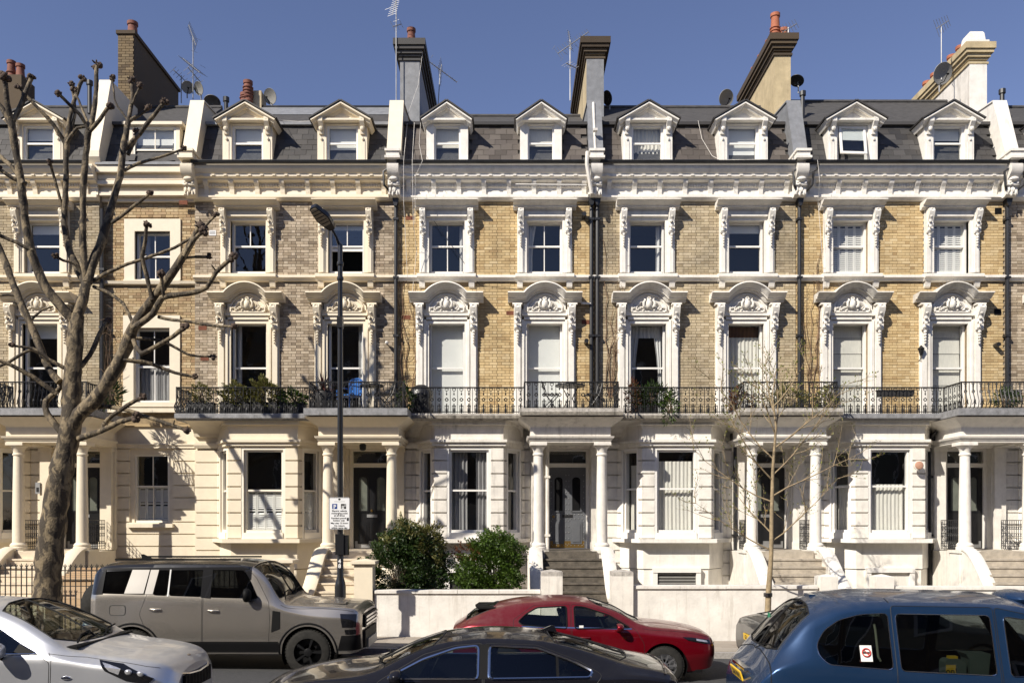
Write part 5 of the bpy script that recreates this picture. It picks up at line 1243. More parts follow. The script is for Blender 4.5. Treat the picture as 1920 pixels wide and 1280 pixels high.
# --- grey off-roader, far left
DEF = rowst((2.36, .40, .62, .6, .72, .85, .72, 1.02, .66, 1.06), (2.30, .38, .82, .6, .90, .9, .90, 1.10, .82, 1.14), (2.15, .36, .92, .6, .97, .95, .96, 1.14, .88, 1.185), (1.6, .36, .93, .6, 1.0, 1.0, .985, 1.17, .9, 1.225), (1.1, .36, .93, .6, 1.0, 1.1, .98, 1.20, .91, 1.255), (.96, .36, .93, .6, 1.0, 1.14, .98, 1.30, .89, 1.35),
             (.70, .36, .93, .6, 1.0, 1.2, .975, 1.68, .83, 1.73), (.46, .36, .93, .6, 1.0, 1.23, .97, 1.85, .81, 1.92), (.1, .36, .93, .6, 1.0, 1.26, .97, 1.88, .80, 1.965), (-1.0, .36, .93, .6, 1.0, 1.31, .97, 1.89, .80, 1.975), (-1.95, .36, .93, .6, 1.0, 1.34, .965, 1.87, .80, 1.95), (-2.20, .4, .92, .6, .98, 1.34, .94, 1.82, .79, 1.9), (-2.30, .46, .84, .62, .9, 1.3, .88, 1.7, .74, 1.78))
rt, sh, dr = vehicle('parked_car', 'warm grey boxy off-roader with a black roof and a spare wheel on its back door', 'car', (-4.98, 15.3, .01), 0, DEF, 'p_grey',
    doors=[[(.80, .42), (.82, 1.0), (.80, 1.24), (.56, 1.66), (.40, 1.81), (-.33, 1.83), (-.33, .42)], [(-.35, .42), (-.35, 1.83), (-1.27, 1.83), (-1.30, 1.38), (-1.42, 1.05), (-1.32, .8), (-1.1, .6), (-1.05, .42)]],
    windows=[[(.62, 1.31), (.47, 1.60), (.34, 1.79), (-.22, 1.80), (-.22, 1.33)], [(-.36, 1.34), (-.36, 1.80), (-.92, 1.80), (-.92, 1.36)], [(-.95, 1.36), (-.95, 1.80), (-1.2, 1.80), (-1.2, 1.37)], [(-1.3, 1.38), (-1.3, 1.80), (-2.08, 1.77), (-2.12, 1.40)]],
    screens=[('windscreen', [(.95, .03), (1.0, 1.0), (.49, 1.0), (.49, .03)])], roofm=([(.47, -.2), (.47, 1.0), (-2.29, 1.0), (-2.29, -.2)], 'roof_black'),
    wheels=(1.47, -1.55), wr=.39, rimm='rim_dark', rstyle='five', seats=((0, .4), (0, -.4), (-1.0, .4), (-1.0, -.4)), dash=.75, arch=1.16, belt_r=.06, rail_r=.09, crown=.2, glassm='car_glass_dark', wy=.86)
on(rt, sh, 'pillar_band', [(.42, 1.80), (.42, 1.85), (-2.15, 1.83), (-2.15, 1.79)], 'roof_black', .006)
on(rt, sh, 'pillar_band', [(-.205, 1.32), (-.205, 1.81), (-.375, 1.81), (-.375, 1.335)], 'roof_black', .011)
on(rt, sh, 'pillar_band', [(-2.07, 1.39), (-2.06, 1.8), (-2.27, 1.72), (-2.27, 1.38)], 'roof_black', .011)
on(rt, sh, 'blanking_panel', [(-1.36, 1.40), (-1.30, 1.80), (-1.60, 1.80), (-1.69, 1.40)], 'p_panel', .009); on(rt, sh, 'blanking_panel', [(-1.20, 1.39), (-1.14, 1.80), (-1.28, 1.80), (-1.335, 1.39)], 'p_panel', .009)
on(rt, sh, 'window_divider', [(-.925, 1.35), (-.925, 1.805), (-.95, 1.805), (-.95, 1.35)], 'steel', .008)
on(rt, sh, 'sill_cladding', [(.97, .40), (.97, .58), (-1.04, .58), (-1.04, .40)], 'plastic_black', .012)
on(rt, sh, 'wing_vent', [(1.0, .80), (1.0, 1.09), (.87, 1.11), (.85, .74)], 'plastic_black', .006)
on(rt, sh, 'fuel_flap', rounded([(-1.66, 1.03), (-1.66, 1.2), (-1.93, 1.2), (-1.93, 1.03)], .05), 'p_grey', .003)
ob('fuel_flap_gap', sh.line([(x, sh.t_of(x, z)) for x, z in rounded([(-1.66, 1.03), (-1.66, 1.2), (-1.93, 1.2), (-1.93, 1.03)], .05)], .005, .003, True, step=.3), 'gap', rt)
on(rt, sh, 'headlamp', [(2.29, .82), (2.29, 1.04), (2.02, 1.05), (2.06, .82)], 'lamp_dark', .006)
on(rt, sh, 'bumper_lamp', [(2.29, .70), (2.29, .78), (2.1, .78), (2.12, .70)], 'lamp_dark', .006)
on(rt, sh, 'bumper_cladding', [(2.34, .42), (2.34, .68), (2.05, .68), (1.98, .42)], 'plastic_black', .008)
ob('grille', MB().box(2.3, 2.40, -.62, .62, .78, 1.0), 'plastic_black', rt)
for i in range(3): ob('grille_bar', MB().box(2.39, 2.42, -.6, .6, .81 + i * .065, .845 + i * .065), 'p_grey', rt)
ob('bumper', MB().prism([(2.2, -.8), (2.4, -.6), (2.4, .6), (2.2, .8)], .42, .72, 'z'), 'plastic_black', rt)
ob('skid_plate', MB().box(2.3, 2.43, -.45, .45, .40, .56), 'steel', rt)
for sd in (1, -1):
    fl = [(1.47 + .5 * math.cos(a), .39 + .5 * math.sin(a)) for a in np.linspace(-.15, math.pi + .15, 20)]
    ob('wheel_arch_flare', sh.line([(x, sh.t_of(x, z)) for x, z in fl], .018, -.004, False, (sd,), 8), 'plastic_black', rt, smooth=60)
    fl = [(-1.55 + .5 * math.cos(a), .39 + .5 * math.sin(a)) for a in np.linspace(-.15, math.pi + .15, 20)]
    ob('wheel_arch_flare', sh.line([(x, sh.t_of(x, z)) for x, z in fl], .018, -.004, False, (sd,), 8), 'plastic_black', rt, smooth=60)
handles(rt, sh, dr, ((-1.14, 1.13), (-.15, 1.11)), 'p_grey')
mirror(rt, .45, .96, 1.38, 'plastic_black', 1, (.09, .11, .12))
sw_ = ob('spare_wheel', MB().lathe([(.1, 0), (.36, 0), (.39, .04), (.40, .12), (.39, .22), (.34, .27), (.24, .27), (.2, .2), (0, .2)], (0, 0, 0), 32, 'x').xf(Matrix.Scale(-1, 4, (1, 0, 0))), 'rubber', rt, (-2.36, -.25, 1.12), smooth=40)
mb = MB()
for i in range(40):
    a = 2 * math.pi * i / 40
    for q in (.05, .12, .19): mb.box(-q - .025, -q + .025, -.02, .02, .39, .408).v[-8:] = [tuple(Matrix.Rotation(a, 4, 'X') @ Vector(p)) for p in mb.v[-8:]]
ob('tread', mb, 'rubber', sw_, kind='stuff')
for y in (-.62, .62): ob('roof_rail', MB().box(-2.0, .2, y - .02, y + .02, 1.955, 1.985), 'plastic_black', rt)
ob('roof_aerial', MB().prism([(-1.8, 1.955), (-1.6, 1.955), (-1.78, 2.04), (-1.82, 2.04)], -.02, .02, 'y'), 'plastic_black', rt)
for y0, y1 in ((-.7, -.1), (.0, .7)): ob('wiper', MB().tube([(1.01, y0, 1.27), (.93, (y0 + y1) / 2, 1.38), (.91, y1, 1.40)], .012, 5), 'plastic_black', rt)
ob('bonnet_gap', sh.line([(x, sh.t_of(x, z)) for x, z in ((1.0, 1.20), (1.7, 1.14), (2.1, 1.11), (2.24, 1.08))], .005, 0), 'gap', rt)
ob('bonnet_plate', MB().box(1.5, 2.05, -.62, -.35, 1.19, 1.214), 'p_grey', rt)
# --- red hatchback, far middle
MAZ = rowst((2.22, .36, .5, .5, .58, .62, .56, .70, .44, .74), (2.14, .28, .66, .5, .74, .66, .72, .78, .6, .82), (1.9, .24, .76, .5, .83, .74, .80, .86, .68, .89), (1.5, .2, .8, .48, .885, .80, .85, .92, .72, .955), (1.1, .2, .8, .48, .9, .84, .86, .96, .74, .995), (.95, .2, .8, .48, .9, .86, .86, 1.0, .73, 1.035),
             (.5, .2, .8, .48, .9, .89, .865, 1.22, .64, 1.27), (.05, .2, .8, .48, .9, .90, .865, 1.34, .575, 1.395), (-.4, .2, .8, .48, .9, .91, .865, 1.375, .56, 1.435), (-1.0, .2, .8, .48, .9, .94, .86, 1.34, .55, 1.40), (-1.5, .22, .8, .5, .89, .99, .835, 1.24, .54, 1.31), (-1.85, .26, .76, .55, .86, 1.0, .78, 1.10, .54, 1.2), (-2.08, .32, .7, .6, .80, .95, .72, 1.0, .56, 1.02), (-2.22, .42, .58, .6, .68, .88, .64, .92, .5, .94))
rt, sh, dr = vehicle('parked_car', 'dark red hatchback parked by the white garden wall, partly behind the black car', 'car', (1.22, 14.75, -.08), 0, MAZ, 'p_red',
    doors=[[(.98, .3), (.98, .7), (.85, .92), (.4, 1.2), (-.02, 1.32), (-.22, 1.33), (-.22, .3)], [(-.24, .3), (-.24, 1.33), (-.85, 1.31), (-1.2, 1.08), (-1.18, .85), (-1.0, .55), (-1.0, .3)]],
    windows=[[(.76, .95), (.42, 1.15), (0, 1.28), (-.17, 1.295), (-.17, .94)], [(-.30, .94), (-.30, 1.295), (-.8, 1.27), (-.98, 1.17), (-1.12, 1.05), (-1.05, 1.0)]],
    screens=[('windscreen', [(.80, .05), (.96, .6), (.98, 1.0), (.10, 1.0), (.12, .5), (.22, .05)]), ('rear_window', [(-1.62, .08), (-1.5, .5), (-1.45, 1.0), (-2.0, 1.0), (-2.0, .1)])],
    wheels=(1.32, -1.36), wr=.325, seats=((.0, .36), (.0, -.36), (-.85, .36), (-.85, -.36)), dash=.72, trim=('plastic_black', .012), rstyle='ten', seatm='plastic_black', glassm='clear_car_glass')
on(rt, sh, 'headlamp', [(2.12, .68), (2.1, .735), (1.78, .79), (1.62, .80), (1.72, .745), (1.98, .69)], 'lamp_dark', .006)
on(rt, sh, 'headlamp_bar', [(2.06, .70), (2.04, .73), (1.86, .765), (1.86, .74)], 'lens', .01)
on(rt, sh, 'tail_lamp', [(-2.16, .80), (-2.1, .90), (-1.82, .94), (-1.84, .86)], 'red_lens', .006)
ob('grille', MB().box(2.16, 2.25, -.42, .42, .38, .66), 'plastic_black', rt); ob('grille_wing', MB().tube([(2.18, -.46, .64), (2.25, -.3, .46), (2.26, 0, .40), (2.25, .3, .46), (2.18, .46, .64)], .016, 6), 'chrome', rt)
ob('rear_spoiler', MB().prism([(-1.5, -.5), (-1.82, -.47), (-1.87, 0), (-1.82, .47), (-1.5, .5)], 1.235, 1.262, 'z'), 'plastic_black', rt)
ob('bonnet_gap', sh.line([(x, sh.t_of(x, z)) for x, z in ((.96, .94), (1.5, .89), (1.9, .83), (2.08, .78))], .004, 0), 'gap', rt)
handles(rt, sh, dr, ((-.95, .82), (-.02, .80)), 'p_red')
mirror(rt, .55, .88, .98, 'p_red', 1, (.09, .11, .07))
on(rt, sh, 'window_brightwork', [(.78, .925), (.78, .945), (-1.06, .985), (-1.06, .965)], 'chrome', .006)
for sd in (-1,): ob('window_sticker', MB().box(-.10, -.03, -.86, -.855, .96, 1.0), 'plate_w', rt)
# --- black fastback saloon, near middle, facing left
AUD = rowst((2.36, .36, .5, .48, .6, .62, .58, .70, .44, .74), (2.26, .28, .68, .46, .76, .68, .74, .78, .6, .81), (2.0, .22, .78, .46, .86, .78, .83, .86, .7, .89), (1.6, .2, .82, .46, .91, .85, .87, .92, .76, .955), (1.2, .2, .83, .46, .925, .88, .88, .96, .78, 1.0), (1.02, .2, .83, .46, .925, .895, .88, 1.0, .76, 1.04),
             (.6, .2, .83, .46, .925, .91, .88, 1.18, .67, 1.23), (.2, .2, .83, .46, .925, .92, .88, 1.30, .60, 1.355), (-.3, .2, .83, .46, .925, .925, .88, 1.335, .575, 1.40), (-.8, .2, .83, .46, .925, .93, .88, 1.31, .57, 1.375), (-1.3, .2, .83, .48, .925, .945, .87, 1.21, .575, 1.275), (-1.8, .24, .8, .5, .91, .97, .85, 1.07, .62, 1.115), (-2.15, .3, .76, .55, .87, .93, .80, 1.0, .66, 1.03), (-2.32, .4, .66, .6, .76, .88, .70, .95, .6, .975), (-2.37, .45, .58, .6, .66, .82, .62, .88, .52, .9))
rt, sh, dr = vehicle('parked_car', 'black fastback saloon with chrome window line, seen from above at the bottom middle', 'car', (-.52, 9.85, 0), math.pi, AUD, 'p_black',
    doors=[[(1.08, .28), (1.08, .75), (.92, .93), (.45, 1.19), (.1, 1.28), (-.2, 1.3), (-.2, .28)], [(-.22, .28), (-.22, 1.3), (-.8, 1.28), (-1.25, 1.12), (-1.5, .99), (-1.2, .6), (-1.1, .28)]],
    windows=[[(.84, .95), (.45, 1.14), (.1, 1.25), (-.15, 1.275), (-.15, .95)], [(-.27, .95), (-.27, 1.275), (-.8, 1.25), (-1.2, 1.11), (-1.4, 1.02), (-1.36, .965)]],
    screens=[('windscreen', [(.86, .05), (1.0, .6), (1.03, 1.0), (.26, 1.0), (.28, .5), (.36, .05)]), ('rear_window', [(-1.0, .12), (-.95, .5), (-.93, 1.0), (-1.85, 1.0), (-1.82, .5), (-1.72, .12)])],
    wheels=(1.42, -1.4), wr=.34, seats=((.05, .37), (.05, -.37), (-.85, .37), (-.85, -.37)), dash=.78, trim=('chrome', .016), rstyle='ten')
on(rt, sh, 'window_divider', [(-1.0, .95), (-1.0, 1.19), (-1.03, 1.18), (-1.03, .95)], 'plastic_black', .004)
on(rt, sh, 'door_pillar', [(-.15, .95), (-.15, 1.29), (-.275, 1.29), (-.275, .95)], 'plastic_black', .005)
handles(rt, sh, dr, ((-1.05, .82), (-.02, .81)), 'p_black')
ob('roof_aerial', MB().prism([(-.85, 1.37), (-1.05, 1.35), (-1.02, 1.42), (-.98, 1.425)], -.02, .02, 'y'), 'p_black', rt)
mirror(rt, .70, .9, 1.0, 'p_black', 1, (.1, .12, .08))
ob('boot_lip', sh.line([(-2.2, sh.t_of(-2.2, .97)), (-2.27, .92), (-2.27, 1.0)], .012, .004), 'p_black', rt, smooth=60)
ob('bonnet_gap', sh.line([(x, sh.t_of(x, z)) for x, z in ((1.05, .94), (1.6, .9), (2.1, .82), (2.25, .77))], .004, 0), 'gap', rt)
for y0, y1 in ((-.6, .0), (.05, .65)): ob('wiper', MB().tube([(1.04, y0, 1.055), (.95, (y0 + y1) / 2, 1.09), (.92, y1, 1.1)], .011, 5), 'plastic_black', rt)
# --- blue taxi, near right
TAX = rowst((2.45, .4, .5, .6, .6, .8, .58, .9, .45, .95), (2.35, .32, .7, .6, .78, .85, .76, .98, .62, 1.02), (1.9, .25, .8, .6, .87, .93, .86, 1.04, .74, 1.10), (1.45, .25, .82, .6, .88, .98, .87, 1.10, .76, 1.16), (1.1, .25, .82, .6, .88, 1.0, .87, 1.45, .70, 1.5), (.8, .25, .82, .6, .88, 1.01, .87, 1.68, .67, 1.77), (.4, .25, .82, .6, .88, 1.03, .87, 1.76, .67, 1.86),
             (-.8, .25, .82, .6, .88, 1.08, .87, 1.78, .66, 1.89), (-1.25, .26, .82, .6, .88, 1.12, .865, 1.74, .65, 1.86), (-1.55, .28, .81, .6, .88, 1.14, .86, 1.64, .63, 1.76), (-1.82, .3, .80, .6, .87, 1.14, .835, 1.40, .65, 1.50), (-2.0, .32, .79, .6, .86, 1.10, .81, 1.18, .68, 1.24), (-2.09, .34, .77, .6, .84, 1.02, .79, 1.07, .66, 1.11), (-2.17, .36, .72, .6, .79, .92, .75, .97, .62, 1.0), (-2.22, .42, .62, .6, .68, .82, .64, .86, .52, .89))
TX_, TY_ = 4.80, 9.42
M['taxi_glass'] = glass('taxi_glass', (.3, .33, .33), f0=.06)
rt, sh, dr = vehicle('taxi', 'dark blue taxi cab with a no smoking sticker in its rear side window', 'taxi', (TX_, TY_, 0), R(-3), TAX, 'p_blue',
    doors=[[(1.35, .32), (1.35, .95), (1.1, 1.14), (.7, 1.66), (.28, 1.75), (.28, .32)], [(.26, .32), (.26, 1.75), (-.78, 1.76), (-.78, .32)]],
    windows=[[(1.12, 1.08), (.76, 1.60), (.36, 1.66), (.36, 1.06)], [(.22, 1.07), (.22, 1.67), (-.74, 1.68), (-.74, 1.11)], [(-.82, 1.12), (-.82, 1.685), (-1.1, 1.67), (-1.32, 1.61), (-1.48, 1.50), (-1.57, 1.36), (-1.56, 1.25), (-1.47, 1.165)]],
    screens=[('windscreen', [(1.35, .05), (1.45, .6), (1.48, 1.0), (.82, 1.0), (.82, .5), (.88, .05)]), ('rear_window', [(-1.58, .16), (-1.54, .5), (-1.53, 1.0), (-1.99, 1.0), (-1.98, .5), (-1.93, .1)])],
    wheels=(1.5, -1.44), wr=.33, seats=((-1.15, .4), (-1.15, -.4), (.6, -.38)), dash=1.2, trim=('chrome', .006), rstyle='five', group=None, seatm='plastic_black', glassm='taxi_glass', belt_r=.1, rail_r=.16)
stc = on(rt, sh, 'no_smoking_sticker', [(-1.02, 1.2), (-1.02, 1.36), (-1.14, 1.36), (-1.14, 1.2)], 'plate_w', .003, sides=(-1,))[0]
M['sticker_red'] = mat('sticker_red', (.55, .04, .03), .5, var=0)
p_ = sh.P(np.array([-1.08]), np.array([sh.t_of(-1.08, 1.27)]))[0]; tl = math.atan2(*(lambda a, b: (a[1] - b[1], b[2] - a[2]))(sh.P(np.array([-1.08]), np.array([sh.t_of(-1.08, 1.2)]))[0], sh.P(np.array([-1.08]), np.array([sh.t_of(-1.08, 1.34)]))[0]))
def sticker_obj(nm, mb, m, dz, extra=0): return ob(nm, mb, m, stc, (-1.08, -p_[1] - .0075 - extra, p_[2] + dz), (-tl, 0, 0))
sticker_obj('prohibition_ring', MB().torus((0, 0, 0), .042, .006, 20, 4).tube([(-.03, 0, .03), (.03, 0, -.03)], .005, 4), 'sticker_red', .022)
sticker_obj('cigarette_mark', MB().box(-.035, .03, -.002, .001, -.006, .006).tube([(.03, 0, .004), (.036, 0, .018), (.03, 0, .026)], .003, 4), 'ink', .022, -.001)
sticker_obj('red_strip', MB().box(-.066, .066, -.001, .001, -.016, .016), 'sticker_red', -.064)
lm = text_mesh('NO SMOKING', .022); ob('lettering', lm, 'plate_w', stc, (-1.08, -p_[1] - .012, p_[2] - .072), (R(90) - tl, 0, 0))
handles(rt, sh, dr, ((-.6, .95), (.4, .93)), 'p_blue')
ob('roof_sign', MB().ball((0, 0, 0), (.2, .34, .09), 16, 8), 'p_blue', rt, (.85, 0, 1.80), smooth=60)
ob('boot_gap', sh.line([(-2.06, sh.t_of(-2.06, .62)), (-2.05, sh.t_of(-2.05, 1.0)), (-2.01, .93), (-2.02, 1.0)], .006, .001), 'gap', rt)
ob('roof_seam', sh.line([(-.78, sh.t_rail - .05), (-.78, sh.t_rail + .09)], .005, .001), 'gap', rt)
ob('grab_rail', MB().tube([(-.86, -.62, 1.17), (-.885, -.62, 1.22), (-.90, -.58, 1.5), (-.91, -.57, 1.56)], .013, 8), M.setdefault('rail_cream', mat('cream_rail', (.5, .5, .36), .5, var=.05)), rt, smooth=60)
rp = ob('rear_plate', MB().box(-.008, .008, -.26, .26, -.055, .055), 'plate_y', rt, (-2.235, 0, .93), (0, R(-18), 0))
tm = text_mesh('LS68 NVU', .105, bold=.002); ob('plate_lettering', tm, 'ink', rp, (-.0095, 0, -.037), (R(90), 0, R(-90)))
ob('plate_light_bar', MB().box(-2.22, -2.15, -.3, .3, 1.0, 1.03), 'chrome', rt)
ob('high_brake_light', MB().box(-1.45, -1.38, -.1, .1, 1.80, 1.83), 'p_blue', rt)
ob('rear_wiper', MB().tube([(-2.01, .0, 1.22), (-1.95, -.25, 1.29), (-1.94, -.45, 1.30)], .01, 5), 'plastic_black', rt)
ob('green_badge', MB().box(-1.76, -1.75, .42, .5, 1.50, 1.56), mat('green_sticker', (.02, .2, .1), .5, var=0), rt)
on(rt, sh, 'tail_lamp', [(-2.13, .62), (-2.13, .88), (-2.05, .88), (-2.03, .62)], 'red_lens', .006)
# things standing inside behind the passenger window
M['can_green'] = mat('grey_green_plastic', (.12, .15, .125), .5, var=.1)
jc = tag(ob('jerrycan', MB().prism(rounded([(-.11, 0), (.11, 0), (.11, .16), (.06, .2), (-.08, .2), (-.11, .17)], .03), -.07, .07, 'y'), 'can_green', None, (TX_ - .12, TY_ - .56, 1.0), (0, 0, R(-3)), smooth=40), 'small grey green canister with a yellow label inside the taxi window', 'canister')
lb = ob('label', MB().box(-.10, 0, -.074, -.0705, .02, .14), 'plate_y', jc); ob('cap', MB().box(-.05, .04, -.03, .03, .2, .225), 'plate_y', jc)
tm = text_mesh('on!', .09, bold=.002); ob('lettering', tm, 'ink', lb, (-.045, -.075, .045), (R(90), 0, 0))
tag(ob('plastic_tub', MB().prism([(-.09, 0), (.09, 0), (.115, .26), (-.14, .26), (-.1, .2)], -.1, .1, 'y'), 'can_green', None, (TX_ + .12, TY_ - .55, 1.0), (0, 0, R(-3))), 'tall grey green plastic tub inside the taxi, right of the canister', 'tub')
# --- dark car hidden behind the taxi
DK = AUD
rt, sh, dr = vehicle('parked_car', 'dark grey car almost hidden behind the blue taxi, its yellow rear plate showing', 'car', (6.5, 14.75, -.08), 0, DK, 'p_dark', doors=[[(.98, .3), (.98, .7), (.85, .92), (.4, 1.2), (-.02, 1.32), (-.22, 1.33), (-.22, .3)]],
    windows=[[(.76, .95), (.42, 1.15), (0, 1.28), (-.17, 1.295), (-.17, .94)], [(-.30, .94), (-.30, 1.295), (-.8, 1.27), (-.98, 1.17), (-1.12, 1.05), (-1.05, 1.0)]],
    screens=[('windscreen', [(.80, .05), (.98, 1.0), (.10, 1.0), (.22, .05)]), ('rear_window', [(-1.62, .08), (-1.45, 1.0), (-2.0, 1.0), (-2.0, .1)])], wheels=(1.32, -1.36), wr=.325, trim=('plastic_black', .01))
rp = ob('rear_plate', MB().box(-.008, .008, -.26, .26, -.055, .055), 'plate_y', rt, (-2.38, -.18, .70), (0, R(-4), 0)); tm = text_mesh('GU', .1, bold=.002); ob('plate_lettering', tm, 'ink', rp, (-.0095, .1, -.035), (R(90), 0, R(-90)))
# ------------------------------------------------------------------ street lamp and parking sign
YP = 17.0
M['lamp_black'] = mat('lamp_post_paint', (.012, .012, .013), .3, var=.2, coat=.4)
xl = X(638, YP); LP = thing('street_lamp', 'tall black street lamp post with an angled head, in front of the cream house', 'street lamp', (xl, YP, zg(xl) + .11))
zt = Z(457, YP) - zg(xl) - .11
ob('post', MB().lathe([(.115, 0), (.115, Z(1100, YP) - .15), (.10, Z(1092, YP) - .15), (.066, Z(1080, YP) - .15), (.062, 2.5), (.056, 5.0), (.05, zt - .7), (.05, zt - .02), (.03, zt)], (0, 0, 0), 16), 'lamp_black', LP, smooth=40)
ob('bracket_arm', MB().tube([(0, 0, zt - .3), (-.01, 0, zt - .05), (-.06, -.06, zt + .1), (-.17, -.2, zt + .32)], [.045, .04, .026, .024], 8), 'lamp_black', LP, smooth=60)
for z in (zt - .45, zt - .75): ob('collar', MB().lathe([(.06, 0), (.068, .02), (.068, .06), (.06, .08)], (0, 0, z), 14), 'lamp_black', LP)
M['lamp_glass'] = mat('lamp_diffuser', (.3, .25, .19), .35, var=.3, vscale=20)
_a = Vector((-.45, -.62, .42)).normalized(); _n = Vector((.12, .5, .86)); _n = (_n - _a * _n.dot(_a)).normalized(); _s = _a.cross(_n)
hd = ob('lamp_head', MB().prism(rounded([(-.10, .42), (.10, .42), (.19, .0), (.09, -.4), (-.09, -.4), (-.19, .0)], .06), -.04, .06, 'z'), 'lamp_black', LP, (-.17, -.2, zt + .30), smooth=40)
hd.rotation_euler = Matrix((_s, _a, _n)).transposed().to_euler(); hd.scale = (.82, .74, .9); hd.location = Vector(hd.location) + _a * .2
ob('diffuser', MB().prism(rounded([(-.085, .38), (.085, .38), (.155, .0), (.11, -.2), (-.11, -.2), (-.155, .0)], .04), -.052, -.046, 'z'), 'lamp_glass', hd)
for i in range(5): ob('diffuser_rib', MB().box(-.12, .12, -.12 + i * .1, -.1 + i * .1, -.062, -.052), 'lamp_black', hd)
for v, w_, h in ((605, .11, .22), (1020, .17, .42)):
    z = Z(v, YP) - zg(xl) - .11; ob('equipment_box', MB().box(-w_ / 2, w_ / 2, -.08, .07, z - h / 2, z + h / 2), 'lamp_black', LP)
z = Z(1021, YP) - zg(xl) - .11; ob('equipment_box', MB().box(.07, .17, -.05, .06, z - .21, z + .2), 'lamp_black', LP)
for v, tx in ((1051, '4'), (1060, '8')):
    ob('post_number', text_mesh(tx, .115, bold=.003), 'plate_w', LP, (0, -.068, Z(v, YP) - zg(xl) - .15), (R(90), 0, 0))
sx0, sx1, sz0, sz1 = X(617, YP - .1), X(656, YP - .1), Z(992, YP - .1), Z(932, YP - .1); sw2, shh = sx1 - sx0, sz1 - sz0
M['sign_white'] = mat('sign_white', (.72, .72, .72), .4, var=.02); M['sign_blue'] = mat('sign_blue', (.01, .04, .2), .4, var=0)
SG = thing('parking_sign', 'white electric vehicle parking sign plate fixed to the lamp post', 'sign', ((sx0 + sx1) / 2, YP - .1, sz0))
pl = ob('plate', MB().prism(rounded([(-sw2 / 2, 0), (sw2 / 2, 0), (sw2 / 2, shh), (-sw2 / 2, shh)], .03), -.004, .004, 'y'), 'sign_white', SG)
ob('border', MB().sweep([(-sw2 / 2 + .008, .008), (sw2 / 2 - .008, .008), (sw2 / 2 - .008, shh - .008), (-sw2 / 2 + .008, shh - .008), (-sw2 / 2 + .008, .008)], [(-.003, -.004), (-.003, -.006), (.003, -.006), (.003, -.004)]), 'ink', pl)
def k_(v): return (992 - v) / 60 * shh
ob('parking_symbol', MB().box(-.147, -.045, -.006, -.0045, k_(953.5), k_(944)), 'sign_blue', pl); ob('symbol_letter', text_mesh('P', .11, bold=.003), 'sign_white', pl, (-.094, -.0068, k_(952.8)), (R(90), 0, 0))
ob('charging_symbol', MB().box(.03, .135, -.006, -.0045, k_(953.5), k_(944)), 'ink', pl)
ob('charger_mark', MB().box(.045, .095, -.0072, -.006, k_(953), k_(951.4)).box(.045, .095, -.0072, -.006, k_(950.6), k_(949.7)).box(.045, .1, -.0072, -.006, k_(948.6), k_(947.6)).ball((.115, -.0066, k_(945.8)), (.012, .0008, .01)).ball((.115, -.0066, k_(948.6)), (.01, .0008, .008)), 'sign_white', pl)
ob('crest_mark', MB().ball((0, -.005, k_(935.6)), (.026, .001, .02)), 'ink', pl)
ob('small_caption', MB().box(-.11, .11, -.0055, -.0045, k_(940.2), k_(939.6)), 'dish', pl)
for v, tx, sc in ((958.8, 'Electric vehicle', .05), (963.2, 'recharging point', .05), (967.4, 'at all times', .05), (972.3, 'Resident permit', .047), (976.6, 'holders only', .047), (981.5, 'May stay 12 hours', .048), (986.4, 'No return', .05), (990.4, 'within same day', .05)):
    ob('sign_wording', text_mesh(tx, sc, bold=.0012), 'ink', pl, (-.012 if 'Res' in tx or 'hold' in tx else 0, -.0052, k_(v)), (R(90), 0, 0))
ob('permit_symbol', MB().box(.15, .19, -.0055, -.0045, k_(976), k_(970)), 'ink', pl)
for z in (.12, shh - .12): ob('clip', MB().box(-.08, .08, .004, .09, z - .015, z + .015), 'steel', SG)
# ------------------------------------------------------------------ foliage
def leafmat(name, cols, trans=.35):
    m = piece_mat(name, cols, rough=.42, dirt=0, bump=0); t = m.node_tree; b = t.nodes['Principled BSDF']; b.inputs['Specular IOR Level'].default_value = .5
    tr = N(t, 'ShaderNodeBsdfTranslucent'); mx = N(t, 'ShaderNodeMixShader'); mx.inputs[0].default_value = trans
    src = b.inputs['Base Color'].links[0].from_socket; t.links.new(src, tr.inputs[0])
    o = [n for n in t.nodes if n.type == 'OUTPUT_MATERIAL'][0]; t.links.new(b.outputs[0], mx.inputs[1]); t.links.new(tr.outputs[0], mx.inputs[2]); t.links.new(mx.outputs[0], o.inputs[0]); return m
def leaves(pts, size, rnd, up=.3, aspect=.5, dirs=None):
    """one folded leaf (two quads) per point"""
    n = len(pts); p = np.array(pts); rs = np.random.RandomState(rnd)
    a = rs.normal(size=(n, 3)); a[:, 2] += up
    if dirs is not None: a = a * .6 + np.array(dirs)
    a /= np.linalg.norm(a, axis=1)[:, None]; b = np.cross(a, rs.normal(size=(n, 3))); b /= np.linalg.norm(b, axis=1)[:, None]; c = np.cross(a, b)
    L_ = (size * rs.uniform(.45, 1.6, n))[:, None]; W_ = L_ * aspect * .5
    v = np.stack([p, p + a * L_ * .45 + b * W_ + c * L_ * .1, p + a * L_, p + a * L_ * .45 - b * W_ + c * L_ * .1, p + a * L_ * .5], 1).reshape(-1, 3)
    i = np.arange(n) * 5; f = np.concatenate([np.stack([i, i + 1, i + 2, i + 4], 1), np.stack([i, i + 4, i + 2, i + 3], 1)])
    mb = MB(); mb.v = v.tolist(); mb.f = [tuple(q) for q in f.tolist()]; return mb
